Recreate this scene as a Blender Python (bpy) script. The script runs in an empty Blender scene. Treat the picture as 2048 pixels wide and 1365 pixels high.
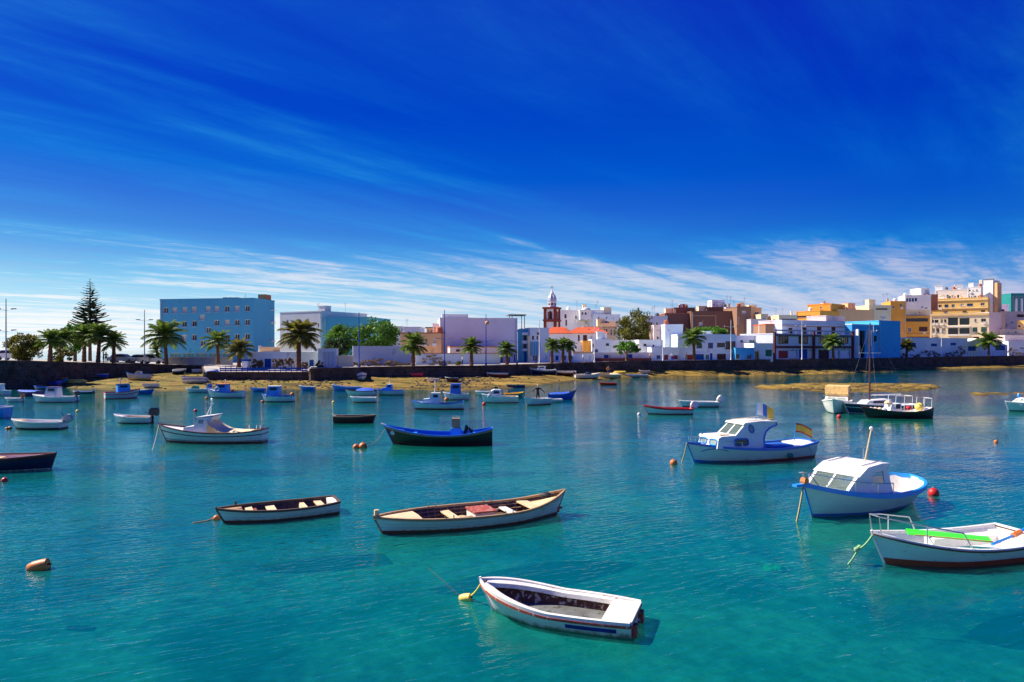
import bpy, bmesh, math, random
from mathutils import Vector, Matrix
from math import sin, cos, pi, radians, sqrt, atan2

# ------------------------------------------------------------------ camera
S = bpy.context.scene
F = 2048 * 24.0 / 36.0          # focal length in photo pixels
HZ = 700.0                      # photo row of the horizon
CH = 5.0                        # camera height above the water
cam_d = bpy.data.cameras.new("camera"); cam = bpy.data.objects.new("camera", cam_d)
S.collection.objects.link(cam)
cam_d.lens = 24.0; cam_d.sensor_width = 36.0
cam_d.shift_y = (HZ - 682.5) / 2048.0
cam_d.clip_start = 0.1; cam_d.clip_end = 9000
cam.location = (0, 0, CH); cam.rotation_euler = (radians(90), 0, 0)
S.camera = cam

# ------------------------------------------------------------------ sky, sun
SUN_AZ = radians(-70)           # from +Y towards -X
SUN_EL = radians(43)
sun_dir = Vector((sin(SUN_AZ) * cos(SUN_EL), cos(SUN_AZ) * cos(SUN_EL), sin(SUN_EL)))
W = bpy.data.worlds.new("World"); S.world = W; W.use_nodes = True
nt = W.node_tree; N = nt.nodes; LK = nt.links
for n in list(N): N.remove(n)

def nd(tree, t, **k):
    n = tree.nodes.new(t)
    for a, b in k.items(): setattr(n, a, b)
    return n

def mathn(tree, op, a, b=None, clamp=False):
    n = nd(tree, 'ShaderNodeMath', operation=op); n.use_clamp = clamp
    for i, v in enumerate((a, b)):
        if v is None: continue
        if isinstance(v, (int, float)): n.inputs[i].default_value = v
        else: tree.links.new(v, n.inputs[i])
    return n.outputs[0]

def ramp(tree, fac, stops, interp='LINEAR'):
    r = nd(tree, 'ShaderNodeValToRGB'); cr = r.color_ramp; cr.interpolation = interp
    while len(cr.elements) < len(stops): cr.elements.new(0.5)
    for e, (p, c) in zip(cr.elements, stops):
        e.position = p
        e.color = (c, c, c, 1) if isinstance(c, (int, float)) else (c[0], c[1], c[2], 1)
    tree.links.new(fac, r.inputs[0]); return r.outputs[0]

def mixc(tree, fac, a, b, mode='MIX'):
    n = nd(tree, 'ShaderNodeMix', data_type='RGBA', blend_type=mode)
    n.inputs[0].default_value = 0.5
    for i, v in ((0, fac), (6, a), (7, b)):
        if isinstance(v, (int, float)): n.inputs[i].default_value = v
        elif isinstance(v, (tuple, list)): n.inputs[i].default_value = (v[0], v[1], v[2], 1)
        else: tree.links.new(v, n.inputs[i])
    return n.outputs[2]

sky = nd(nt, 'ShaderNodeTexSky', sky_type='NISHITA', sun_disc=False)
sky.sun_elevation = SUN_EL; sky.sun_rotation = SUN_AZ
sky.air_density = 1.0; sky.dust_density = 0.6; sky.ozone_density = 3.0; sky.altitude = 10
tc = nd(nt, 'ShaderNodeTexCoord')
sep = nd(nt, 'ShaderNodeSeparateXYZ'); LK.new(tc.outputs['Generated'], sep.inputs[0])
dx, dy, dz = sep.outputs
zc = mathn(nt, 'MAXIMUM', dz, 0.0)
# clear-air gradient by elevation (deep polarised blue above, pale at the horizon)
grad = ramp(nt, zc, [(0.0, (0.60, 0.66, 0.78)), (0.035, (0.46, 0.60, 0.76)), (0.08, (0.12, 0.40, 0.71)),
                     (0.13, (0.003, 0.18, 0.62)), (0.20, (0.0, 0.092, 0.56)), (0.32, (0.0, 0.034, 0.47)),
                     (0.46, (0.003, 0.017, 0.42)), (1.0, (0.006, 0.022, 0.40))])
nis = nd(nt, 'ShaderNodeVectorMath', operation='SCALE'); LK.new(sky.outputs[0], nis.inputs[0]); nis.inputs[3].default_value = 0.075
hs = nd(nt, 'ShaderNodeHueSaturation'); hs.inputs['Saturation'].default_value = 1.6
LK.new(nis.outputs[0], hs.inputs['Color'])
clear = mixc(nt, 0.93, hs.outputs[0], grad)
# towards the sun the blue opens up to cyan, away from it it leans to violet
dotn = nd(nt, 'ShaderNodeVectorMath', operation='DOT_PRODUCT'); LK.new(tc.outputs['Generated'], dotn.inputs[0]); dotn.inputs[1].default_value = sun_dir
sd = mathn(nt, 'ADD', mathn(nt, 'MULTIPLY', dotn.outputs['Value'], 0.5), 0.5)
tint = ramp(nt, sd, [(0.0, (1.0, 1.0, 1.0)), (0.22, (1.0, 0.82, 0.92)), (0.40, (1.0, 0.66, 0.86)), (0.62, (1.0, 1.0, 1.0)), (0.85, (1.0, 1.25, 1.08)), (1.0, (1.0, 1.4, 1.15))])
clear = mixc(nt, 1.0, clear, tint, 'MULTIPLY')
# haze glow low in the sky on the sun's side
glow = mathn(nt, 'MULTIPLY', ramp(nt, zc, [(0.0, 0.85), (0.05, 0.55), (0.10, 0.20), (0.16, 0.05), (0.24, 0.0)]), ramp(nt, sd, [(0.50, 0.0), (0.86, 1.0)]))
clear = mixc(nt, glow, clear, (0.84, 0.87, 0.90))
# cirrus: one flat, high layer, fibres running towards the right horizon
inv = mathn(nt, 'DIVIDE', 1.0, mathn(nt, 'ADD', zc, 0.05))
px_ = mathn(nt, 'MULTIPLY', dx, inv); py_ = mathn(nt, 'MULTIPLY', dy, inv)
cmb = nd(nt, 'ShaderNodeCombineXYZ'); LK.new(px_, cmb.inputs[0]); LK.new(py_, cmb.inputs[1])
def layer(rot, sc, scale, detail, rough, dist, off):
    m0 = nd(nt, 'ShaderNodeMapping'); m0.inputs['Rotation'].default_value = (0, 0, rot); LK.new(cmb.outputs[0], m0.inputs[0])
    m = nd(nt, 'ShaderNodeMapping'); m.inputs['Scale'].default_value = sc; m.inputs['Location'].default_value = off
    LK.new(m0.outputs[0], m.inputs[0])
    t = nd(nt, 'ShaderNodeTexNoise'); t.inputs['Scale'].default_value = scale; t.inputs['Detail'].default_value = detail
    t.inputs['Roughness'].default_value = rough; t.inputs['Distortion'].default_value = dist
    LK.new(m.outputs[0], t.inputs['Vector']); return t.outputs[0]
FIB = radians(43)
n1 = layer(FIB, (1, 0.16, 1), 1.6, 8, 0.60, 0.5, (0.4, 0.2, 0))
n2 = layer(FIB, (1, 0.34, 1), 0.55, 3, 0.5, 0.3, (14.4, 17.6, 0))
n3 = layer(radians(60), (1, 0.5, 1), 4.5, 7, 0.68, 1.0, (7.0, 2.0, 0))
f1 = ramp(nt, n1, [(0.42, 0.0), (0.70, 1.0)])
f2 = ramp(nt, n2, [(0.41, 0.0), (0.70, 1.0)], 'EASE')
f3 = ramp(nt, n3, [(0.30, 0.55), (0.75, 1.0)])
dens = mathn(nt, 'MULTIPLY', mathn(nt, 'MULTIPLY', f1, f2), f3)
elev = ramp(nt, zc, [(0.0, 1.0), (0.12, 1.0), (0.18, 0.44), (0.30, 0.32), (0.46, 0.27), (1.0, 0.30)])
dens = mathn(nt, 'MULTIPLY', mathn(nt, 'MULTIPLY', dens, elev), 1.6, True)
# low bands near the horizon, thicker than the high wisps
nb = layer(FIB, (1, 0.22, 1), 0.62, 6, 0.58, 0.5, (14.3, 18.4, 0))
bands = mathn(nt, 'MULTIPLY', mathn(nt, 'MULTIPLY', ramp(nt, nb, [(0.32, 0.0), (0.56, 1.0)], 'EASE'), ramp(nt, n1, [(0.34, 0.35), (0.60, 1.0)])), ramp(nt, zc, [(0.0, 1.0), (0.08, 0.95), (0.13, 0.6), (0.17, 0.0)]))
dens = mathn(nt, 'MAXIMUM', dens, mathn(nt, 'MULTIPLY', mathn(nt, 'MULTIPLY', bands, ramp(nt, n3, [(0.34, 0.55), (0.62, 1.0)])), 1.0))
ccol = ramp(nt, sd, [(0.0, (1.0, 0.95, 0.90)), (0.22, (0.80, 0.77, 0.80)), (0.42, (0.55, 0.57, 0.70)), (0.66, (0.66, 0.70, 0.77)), (0.84, (0.94, 0.89, 0.87)), (1.0, (1.0, 0.95, 0.9))])
thin = ramp(nt, dens, [(0.0, (0.0, 0.42, 1.0)), (0.22, (0.05, 0.62, 1.0)), (0.50, (1.0, 1.0, 1.0))])
full = mixc(nt, mathn(nt, 'MULTIPLY', dens, 0.92), clear, mixc(nt, 1.0, ccol, thin, 'MULTIPLY'))
bg = nd(nt, 'ShaderNodeBackground'); LK.new(full, bg.inputs[0]); bg.inputs[1].default_value = 0.60
wo = nd(nt, 'ShaderNodeOutputWorld'); LK.new(bg.outputs[0], wo.inputs[0])
W.cycles.sampling_method = 'MANUAL'; W.cycles.sample_map_resolution = 512

sl = bpy.data.lights.new("sun", 'SUN'); sl.energy = 4.6; sl.angle = radians(0.6); sl.color = (1.0, 0.90, 0.74)
so = bpy.data.objects.new("sun", sl); S.collection.objects.link(so)
so.rotation_euler = (-sun_dir).to_track_quat('-Z', 'Y').to_euler()
so.location = (-60, 30, 60)
S.view_settings.view_transform = 'Standard'; S.view_settings.look = 'None'
S.view_settings.exposure = 0.95; S.view_settings.gamma = 1.0; S.view_settings.use_curve_mapping = False
S.cycles.use_denoising = True
S.cycles.max_bounces = 6; S.cycles.diffuse_bounces = 4; S.cycles.glossy_bounces = 3
S.cycles.transmission_bounces = 4; S.cycles.transparent_max_bounces = 12
S.cycles.caustics_reflective = False; S.cycles.caustics_refractive = False
S.cycles.sample_clamp_indirect = 4.0

# ------------------------------------------------------------------ pixels to points
def ray(u, v): return Vector(((u - 1024) / F, 1.0, (HZ - v) / F))
def at(u, v, D): return Vector((0, 0, CH)) + ray(u, v) * D          # point at depth D
def zat(v, D): return CH + (HZ - v) / F * D
def wd(v): return CH * F / (v - HZ)                                  # depth of water at row v
def wp(u, v): return at(u, v, wd(v))
def lerp(a, b, t): return a + (b - a) * t
def interp(tab, x):
    if x <= tab[0][0]: return tab[0][1]
    for (a, p), (b, q) in zip(tab, tab[1:]):
        if x <= b: return p + (q - p) * (x - a) / (b - a)
    return tab[-1][1]

# ------------------------------------------------------------------ mesh helpers
COL = S.collection
class MB:
    def __init__(s): s.v = []; s.f = []; s.m = []
    def add(s, vs, fs, mi=0):
        o = len(s.v); s.v += [tuple(p) for p in vs]
        for f in fs: s.f.append(tuple(i + o for i in f)); s.m.append(mi)
    def box(s, c, d, rot=None, mi=0):
        c = Vector(c); pts = []
        for x in (-.5, .5):
            for y in (-.5, .5):
                for z in (-.5, .5):
                    p = Vector((x * d[0], y * d[1], z * d[2]))
                    if rot is not None: p = rot @ p
                    pts.append(c + p)
        s.hexa(pts, mi); return s
    def hexa(s, p, mi=0):      # order x,y,z binary
        s.add(p, [(0, 1, 3, 2), (4, 6, 7, 5), (0, 4, 5, 1), (2, 3, 7, 6), (0, 2, 6, 4), (1, 5, 7, 3)], mi)
    def tube(s, pts, r, n=6, mi=0, closed=False):
        pts = [Vector(p) for p in pts]; k = len(pts); vs = []; fs = []
        rr = r if isinstance(r, (list, tuple)) else [r] * k
        prev = None
        for i, p in enumerate(pts):
            t = (pts[min(i + 1, k - 1)] - pts[max(i - 1, 0)])
            if t.length < 1e-9: t = Vector((0, 0, 1))
            t.normalize()
            a = prev if prev is not None else (Vector((0, 0, 1)) if abs(t.z) < .9 else Vector((1, 0, 0)))
            a = (a - t * a.dot(t))
            if a.length < 1e-6: a = t.orthogonal()
            a.normalize(); prev = a; b = t.cross(a)
            for j in range(n):
                an = 2 * pi * j / n
                vs.append(p + (a * cos(an) + b * sin(an)) * rr[i])
        for i in range(k - 1):
            for j in range(n):
                fs.append((i * n + j, i * n + (j + 1) % n, (i + 1) * n + (j + 1) % n, (i + 1) * n + j))
        fs.append(tuple(range(n - 1, -1, -1))); fs.append(tuple((k - 1) * n + j for j in range(n)))
        s.add(vs, fs, mi); return s
    def lathe(s, prof, n=12, c=(0, 0, 0), mi=0, M=None):   # prof: (r, z)
        vs = []; fs = []; k = len(prof)
        for r, z in prof:
            for j in range(n):
                p = Vector((r * cos(2 * pi * j / n), r * sin(2 * pi * j / n), z))
                if M is not None: p = M @ p
                vs.append(Vector(c) + p)
        for i in range(k - 1):
            for j in range(n):
                fs.append((i * n + j, i * n + (j + 1) % n, (i + 1) * n + (j + 1) % n, (i + 1) * n + j))
        fs.append(tuple(range(n - 1, -1, -1))); fs.append(tuple((k - 1) * n + j for j in range(n)))
        s.add(vs, fs, mi); return s
    def prism(s, prof, w, mi=0, axis='y', c0=0.0):   # prof (x,z), w = half width or function of (x,z)
        k = len(prof); vs = []
        for sg in (-1, 1):
            for (x, z) in prof:
                h = w(x, z) if callable(w) else w
                vs.append((x, c0 + sg * h, z) if axis == 'y' else (c0 + sg * h, x, z))
        fs = [tuple(range(k)), tuple(range(2 * k - 1, k - 1, -1))]
        for i in range(k): fs.append((i, i + k, (i + 1) % k + k, (i + 1) % k))
        s.add(vs, fs, mi); return s
    def panel(s, p00, p10, p11, p01, holes=(), th=0.04, mi=0, ndir=None):
        """flat quad with rectangular holes (u0,v0,u1,v1 in 0..1) and thickness going back from the front"""
        P = [Vector(p) for p in (p00, p10, p11, p01)]
        nrm = (P[1] - P[0]).cross(P[3] - P[0]).normalized()
        if ndir is not None and nrm.dot(Vector(ndir)) < 0: nrm = -nrm
        us = sorted({0.0, 1.0} | {h[0] for h in holes} | {h[2] for h in holes})
        vs_ = sorted({0.0, 1.0} | {h[1] for h in holes} | {h[3] for h in holes})
        def q(u, v): return P[0] * (1 - u) * (1 - v) + P[1] * u * (1 - v) + P[2] * u * v + P[3] * (1 - u) * v
        nu, nv = len(us), len(vs_); idx = {}
        vs = []; fs = []
        for b in (0, 1):
            for i, u in enumerate(us):
                for j, v in enumerate(vs_):
                    idx[(b, i, j)] = len(vs); vs.append(q(u, v) - nrm * th * b)
        solid = {}
        for i in range(nu - 1):
            for j in range(nv - 1):
                uc, vc = (us[i] + us[i + 1]) / 2, (vs_[j] + vs_[j + 1]) / 2
                solid[(i, j)] = not any(h[0] < uc < h[2] and h[1] < vc < h[3] for h in holes)
        for (i, j), ok in solid.items():
            if not ok: continue
            fs.append((idx[0, i, j], idx[0, i + 1, j], idx[0, i + 1, j + 1], idx[0, i, j + 1]))
            if th: fs.append((idx[1, i, j + 1], idx[1, i + 1, j + 1], idx[1, i + 1, j], idx[1, i, j]))
            if th:
                for (di, dj, a, b) in ((-1, 0, (i, j), (i, j + 1)), (1, 0, (i + 1, j + 1), (i + 1, j)), (0, -1, (i + 1, j), (i, j)), (0, 1, (i, j + 1), (i + 1, j + 1))):
                    if not solid.get((i + di, j + dj), False):
                        fs.append((idx[(0,) + a], idx[(0,) + b], idx[(1,) + b], idx[(1,) + a]))
        s.add(vs, fs, mi); return s
    def mesh(s, name, mats, smooth=None):
        me = bpy.data.meshes.new(name); me.from_pydata(s.v, [], s.f); 
        for m in (mats if isinstance(mats, (list, tuple)) else [mats]): me.materials.append(m)
        if any(s.m): me.polygons.foreach_set('material_index', s.m)
        if smooth is not None:
            me.polygons.foreach_set('use_smooth', [True] * len(me.polygons))
            if smooth < 179: me.set_sharp_from_angle(angle=radians(smooth))
        me.update(); return me
    def build(s, name, mats, parent=None, smooth=None, loc=None, fixn=False):
        me = s.mesh(name, mats, smooth)
        if fixn:
            bm = bmesh.new(); bm.from_mesh(me); bmesh.ops.recalc_face_normals(bm, faces=bm.faces); bm.to_mesh(me); bm.free()
        return link(name, me, parent, loc)
def link(name, data, parent=None, loc=None, rotz=None):
    o = bpy.data.objects.new(name, data); COL.objects.link(o)
    if parent is not None: o.parent = parent
    if loc is not None: o.location = loc
    if rotz is not None: o.rotation_euler = (0, 0, rotz)
    return o
def empty(name, loc=(0, 0, 0), rotz=0):
    o = link(name, None, None, loc, rotz); o.empty_display_size = 0.2; return o
def tag(o, label=None, cat=None, group=None, kind=None):
    if label: o['label'] = label
    if cat: o['category'] = cat
    if group: o['group'] = group
    if kind: o['kind'] = kind
    return o
def copy_tree(o, parent=None):
    c = o.copy(); COL.objects.link(c); c.parent = parent
    for ch in list(o.children): copy_tree(ch, c)
    return c

# ------------------------------------------------------------------ materials
MATS = {}
def mat(name, col, rough=0.55, var=0.14, scale=2.5, second=None, amt=0.0, metal=0.0, bump=0.0, bscale=20, spec=0.5, stretch=(1, 1, 1), trans=0.0, wsc=None, wl=False):
    if name in MATS: return MATS[name]
    m = bpy.data.materials.new(name); m.use_nodes = True; t = m.node_tree
    b = t.nodes['Principled BSDF']
    c = nd(t, 'ShaderNodeTexCoord')
    mp = nd(t, 'ShaderNodeMapping'); mp.inputs['Scale'].default_value = stretch; t.links.new(c.outputs['Object'], mp.inputs[0])
    n = nd(t, 'ShaderNodeTexNoise'); n.inputs['Scale'].default_value = scale; n.inputs['Detail'].default_value = 5; n.inputs['Roughness'].default_value = 0.6
    t.links.new(mp.outputs[0], n.inputs['Vector'])
    lo = tuple(x * (1 - var) for x in col); hi = tuple(min(1, x * (1 + var)) for x in col)
    out = ramp(t, n.outputs[0], [(0.3, lo), (0.7, hi)])
    if second is not None and amt > 0:
        n2 = nd(t, 'ShaderNodeTexNoise'); n2.inputs['Scale'].default_value = wsc or scale * 2.7; n2.inputs['Detail'].default_value = 7; n2.inputs['Roughness'].default_value = 0.68
        t.links.new(mp.outputs[0], n2.inputs['Vector'])
        th = 0.68 - 0.36 * amt
        f = ramp(t, n2.outputs[0], [(th, 0.0), (th + 0.05, 1.0)])
        out = mixc(t, f, out, second)
    if wl:      # weed and scum along the waterline
        sx = nd(t, 'ShaderNodeSeparateXYZ'); t.links.new(c.outputs['Object'], sx.inputs[0])
        n4 = nd(t, 'ShaderNodeTexNoise'); n4.inputs['Scale'].default_value = 5; n4.inputs['Detail'].default_value = 6
        mq = nd(t, 'ShaderNodeMapping'); mq.inputs['Scale'].default_value = (1.5, 1.5, .25); t.links.new(c.outputs['Object'], mq.inputs[0]); t.links.new(mq.outputs[0], n4.inputs['Vector'])
        zz = mathn(t, 'SUBTRACT', sx.outputs[2], mathn(t, 'MULTIPLY', mathn(t, 'SUBTRACT', n4.outputs[0], 0.5), 0.35))
        gf = ramp(t, zz, [(0.0, 0.75), (0.03, 0.40), (0.09, 0.0)])
        out = mixc(t, gf, out, (0.16, 0.15, 0.07))
    t.links.new(out, b.inputs['Base Color'])
    b.inputs['Roughness'].default_value = rough; b.inputs['Metallic'].default_value = metal
    b.inputs['Specular IOR Level'].default_value = spec
    if bump:
        n3 = nd(t, 'ShaderNodeTexNoise'); n3.inputs['Scale'].default_value = bscale; n3.inputs['Detail'].default_value = 4
        t.links.new(mp.outputs[0], n3.inputs['Vector'])
        bp = nd(t, 'ShaderNodeBump'); bp.inputs['Strength'].default_value = 0.6; bp.inputs['Distance'].default_value = bump
        t.links.new(n3.outputs[0], bp.inputs['Height']); t.links.new(bp.outputs[0], b.inputs['Normal'])
    MATS[name] = m; return m
def M(n): return MATS[n]

GRIME = (0.22, 0.19, 0.14)
mat('boat_white', (0.84, 0.82, 0.78), 0.35, 0.07, 2, (0.50, 0.46, 0.38), 0.16, stretch=(1, 1, 2.5), wl=True)
mat('boat_white_worn', (0.82, 0.78, 0.70), 0.5, 0.12, 3, (0.48, 0.38, 0.27), 0.20, stretch=(1, 1, 2))
mat('boat_grey', (0.50, 0.52, 0.56), 0.5, 0.12, 2, (0.32, 0.28, 0.24), 0.25, stretch=(.6, 1, 3), wl=True)
mat('boat_cyan', (0.62, 0.77, 0.80), 0.4, 0.08, 2, (0.30, 0.42, 0.44), 0.15, wl=True)
mat('boat_blue', (0.02, 0.16, 0.62), 0.35, 0.12, 2, (0.10, 0.20, 0.40), 0.12, wl=True)
mat('boat_royal', (0.02, 0.07, 0.55), 0.4, 0.15, 2, wl=True)
mat('boat_sky', (0.02, 0.30, 0.80), 0.35, 0.10, 2, wl=True)
mat('boat_navy', (0.012, 0.025, 0.07), 0.35, 0.2, 2)
mat('boat_black', (0.016, 0.014, 0.018), 0.35, 0.25, 2, (0.05, 0.035, 0.03), 0.2)
mat('boat_maroon', (0.07, 0.014, 0.018), 0.4, 0.25, 2)
mat('boat_red', (0.60, 0.025, 0.02), 0.35, 0.12, 2)
mat('boat_oxide', (0.28, 0.045, 0.025), 0.55, 0.2, 3, (0.12, 0.05, 0.03), 0.3)
mat('boat_redlead', (0.46, 0.06, 0.035), 0.55, 0.2, 3, (0.22, 0.06, 0.03), 0.2)
mat('boat_green', (0.03, 0.22, 0.16), 0.45, 0.15, 2)
mat('boat_yellow', (0.80, 0.52, 0.05), 0.45, 0.12, 2)
mat('boat_orange', (0.85, 0.22, 0.03), 0.45, 0.12, 2)
mat('boat_pink', (0.75, 0.07, 0.12), 0.45, 0.12, 2)
mat('boat_purple', (0.10, 0.03, 0.22), 0.45, 0.15, 2)
mat('wood', (0.42, 0.25, 0.12), 0.6, 0.25, 4, (0.20, 0.11, 0.06), 0.3, stretch=(.4, 3, 3))
mat('wood_pale', (0.74, 0.56, 0.32), 0.6, 0.18, 4, (0.42, 0.26, 0.13), 0.30, stretch=(.5, 3, 3))
mat('wood_dark', (0.075, 0.045, 0.03), 0.65, 0.3, 4, (0.20, 0.13, 0.08), 0.25, stretch=(.4, 3, 3))
mat('peeling', (0.10, 0.035, 0.02), 0.75, 0.3, 4, (0.55, 0.48, 0.36), 0.42, wsc=9, bump=0.004)
mat('rusty_red', (0.36, 0.06, 0.03), 0.6, 0.25, 5, (0.70, 0.60, 0.48), 0.30)
mat('bilge', (0.16, 0.17, 0.16), 0.4, 0.3, 3, (0.06, 0.05, 0.04), 0.3)
mat('lime_green', (0.06, 0.85, 0.04), 0.45, 0.15, 4)
mat('steel', (0.62, 0.62, 0.60), 0.3, 0.08, 6, metal=0.85)
mat('pole_paint', (0.30, 0.33, 0.38), 0.5, 0.1, 4)
mat('motor_black', (0.012, 0.012, 0.015), 0.3, 0.2, 6)
mat('motor_grey', (0.42, 0.40, 0.40), 0.35, 0.1, 6)
mat('motor_white', (0.75, 0.74, 0.74), 0.35, 0.06, 6)
mat('rope', (0.46, 0.36, 0.20), 0.9, 0.25, 30)
mat('rope_green', (0.20, 0.50, 0.22), 0.9, 0.3, 20, (0.6, 0.4, 0.25), 0.4)
mat('buoy_orange', (0.62, 0.18, 0.03), 0.5, 0.2, 6, (0.16, 0.06, 0.03), 0.22)
mat('buoy_red', (0.62, 0.02, 0.02), 0.45, 0.2, 6, (0.14, 0.02, 0.02), 0.2)
mat('buoy_yellow', (0.88, 0.66, 0.14), 0.5, 0.15, 6, (0.5, 0.3, 0.08), 0.2)
mat('buoy_white', (0.78, 0.72, 0.66), 0.5, 0.1, 6, (0.35, 0.28, 0.22), 0.2)
mat('canvas_tan', (0.78, 0.50, 0.18), 0.85, 0.25, 5, (0.45, 0.26, 0.08), 0.3, bump=0.02, bscale=6)
mat('canvas_beige', (0.74, 0.58, 0.36), 0.85, 0.18, 5, bump=0.02, bscale=6)
mat('tarp_blue', (0.02, 0.10, 0.55), 0.6, 0.2, 4, bump=0.02, bscale=6)
mat('rubber', (0.02, 0.02, 0.02), 0.7, 0.2, 5)
mat('skin_tone', (0.48, 0.28, 0.19), 0.55, 0.06, 8)
mat('cloth_dark', (0.022, 0.02, 0.026), 0.9, 0.2, 8)
mat('cloth_grey', (0.10, 0.10, 0.12), 0.9, 0.2, 8)
mat('cloth_white', (0.75, 0.74, 0.72), 0.9, 0.08, 8)
mat('cloth_blue', (0.03, 0.05, 0.35), 0.9, 0.15, 8)
mat('cloth_orange', (0.75, 0.25, 0.06), 0.9, 0.15, 8)
mat('hair_grey', (0.45, 0.43, 0.42), 0.8, 0.2, 20)
mat('hair_dark', (0.03, 0.02, 0.015), 0.7, 0.2, 20)

def glass_mat(name, col, alpha=0.5, rough=0.05):
    m = bpy.data.materials.new(name); m.use_nodes = True; t = m.node_tree
    b = t.nodes['Principled BSDF']; b.inputs['Base Color'].default_value = (*col, 1); b.inputs['Roughness'].default_value = rough
    out = t.nodes['Material Output']
    if alpha < 1:
        tr = nd(t, 'ShaderNodeBsdfTransparent'); tr.inputs[0].default_value = (0.80, 0.88, 0.84, 1)
        mx = nd(t, 'ShaderNodeMixShader'); mx.inputs[0].default_value = alpha
        t.links.new(tr.outputs[0], mx.inputs[1]); t.links.new(b.outputs[0], mx.inputs[2]); t.links.new(mx.outputs[0], out.inputs[0])
    MATS[name] = m
glass_mat('glass_clear', (0.18, 0.24, 0.22), 0.38)
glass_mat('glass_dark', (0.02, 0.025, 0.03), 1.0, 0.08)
glass_mat('glass_brown', (0.055, 0.035, 0.03), 1.0, 0.12)
glass_mat('glass_teal', (0.03, 0.22, 0.22), 1.0, 0.1)
wallpaint_blind = mat('blind', (0.62, 0.58, 0.50), 0.8, 0.15, 2)
glass_mat('glass_blue', (0.02, 0.05, 0.13), 1.0, 0.1)

# masonry paints (real-world base colours)
def wallpaint(n, c, var=0.07, second=None, amt=0.18): mat(n, c, 0.85, var, 0.25, second or tuple(x * 0.72 for x in c), amt, spec=0.2, bump=0.01, bscale=3, wsc=0.5, stretch=(1, 1, .45))
wallpaint('plaster_white', (0.84, 0.83, 0.81))
wallpaint('plaster_bluewhite', (0.74, 0.82, 0.88))
wallpaint('plaster_lilac', (.80, .76, .82))
wallpaint('plaster_blue', (.10, .44, .62))
wallpaint('plaster_teal', (0.08, 0.42, 0.56))
wallpaint('plaster_strongblue', (0.07, 0.42, 0.76))
wallpaint('plaster_grey', (0.55, 0.55, 0.58))
wallpaint('plaster_greyblue', (0.62, 0.66, 0.74))
wallpaint('plaster_cream', (0.84, 0.69, 0.44))
wallpaint('plaster_yellow', (0.86, 0.56, 0.17))
wallpaint('plaster_orange', (0.8, 0.36, 0.06))
wallpaint('plaster_peach', (0.82, 0.48, 0.24))
wallpaint('plaster_pink', (0.74, 0.56, 0.52))
wallpaint('plaster_terra', (0.46, 0.17, 0.09))
wallpaint('plaster_brown', (0.21, 0.11, 0.08), 0.12)
wallpaint('plaster_brown2', (0.3, 0.17, 0.11), 0.12)
wallpaint('trim_brown', (0.22, 0.045, 0.035), 0.15)
wallpaint('trim_maroon', (0.13, 0.04, 0.05), 0.15)
wallpaint('trim_grey', (0.13, 0.13, 0.15), 0.15)
wallpaint('tile_red', (0.58, 0.10, 0.035), 0.2)
wallpaint('wall_low_grey', (0.3, 0.31, 0.34), 0.15)
wallpaint('paint_blue', (0.015, 0.10, 0.42), 0.1)
wallpaint('paint_green', (0.02, 0.20, 0.11), 0.1)
wallpaint('paint_red', (0.40, 0.05, 0.04), 0.1)
wallpaint('paint_white', (0.80, 0.80, 0.80), 0.05)
wallpaint('shutter_brown', (0.09, 0.05, 0.045), 0.2)
wallpaint('cladding_teal', (0.02, 0.22, 0.22), 0.2)
mat('quay_stone', (0.085, 0.070, 0.066), 0.9, 0.45, 0.6, (0.04, 0.034, 0.034), 0.35, bump=0.03, bscale=4, spec=0.2)
mat('quay_stone_warm', (0.11, 0.070, 0.058), 0.9, 0.45, 0.6, (0.045, 0.034, 0.032), 0.35, bump=0.03, bscale=4, spec=0.2)
mat('quay_core', (0.020, 0.018, 0.020), 0.95, 0.3, 0.5, spec=0.1)
mat('paving', (0.42, 0.38, 0.34), 0.9, 0.15, 0.3, spec=0.2)
mat('rock', (0.10, 0.075, 0.05), 0.9, 0.4, 3, (0.16, 0.15, 0.03), 0.3, bump=0.02, bscale=6)
mat('trunk', (0.13, 0.085, 0.05), 0.95, 0.35, 3, bump=0.03, bscale=14)
mat('trunk_palm', (0.16, 0.075, 0.045), 0.95, 0.35, 3, bump=0.04, bscale=10)

def leafmat(name, a, b, c, scale=0.5):
    m = bpy.data.materials.new(name); m.use_nodes = True; t = m.node_tree; bs = t.nodes['Principled BSDF']
    tcn = nd(t, 'ShaderNodeTexCoord'); n = nd(t, 'ShaderNodeTexNoise'); n.inputs['Scale'].default_value = scale; n.inputs['Detail'].default_value = 4
    t.links.new(tcn.outputs['Object'], n.inputs['Vector'])
    g = nd(t, 'ShaderNodeNewGeometry')
    f = mathn(t, 'ADD', mathn(t, 'MULTIPLY', n.outputs[0], 0.7), mathn(t, 'MULTIPLY', g.outputs['Random Per Island'], 0.3))
    col = ramp(t, f, [(0.3, a), (0.5, b), (0.72, c)])
    t.links.new(col, bs.inputs['Base Color']); bs.inputs['Roughness'].default_value = 0.5; bs.inputs['Specular IOR Level'].default_value = 0.3
    tl = nd(t, 'ShaderNodeBsdfTranslucent'); t.links.new(col, tl.inputs[0])
    mx = nd(t, 'ShaderNodeMixShader'); mx.inputs[0].default_value = 0.35
    t.links.new(bs.outputs[0], mx.inputs[1]); t.links.new(tl.outputs[0], mx.inputs[2]); t.links.new(mx.outputs[0], t.nodes['Material Output'].inputs[0])
    MATS[name] = m
leafmat('leaf_palm', (0.06, 0.12, 0.02), (0.13, 0.23, 0.03), (0.26, 0.30, 0.04), 1.2)
leafmat('leaf_palm_warm', (0.08, 0.09, 0.02), (0.18, 0.18, 0.03), (0.32, 0.25, 0.04), 1.2)
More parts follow.
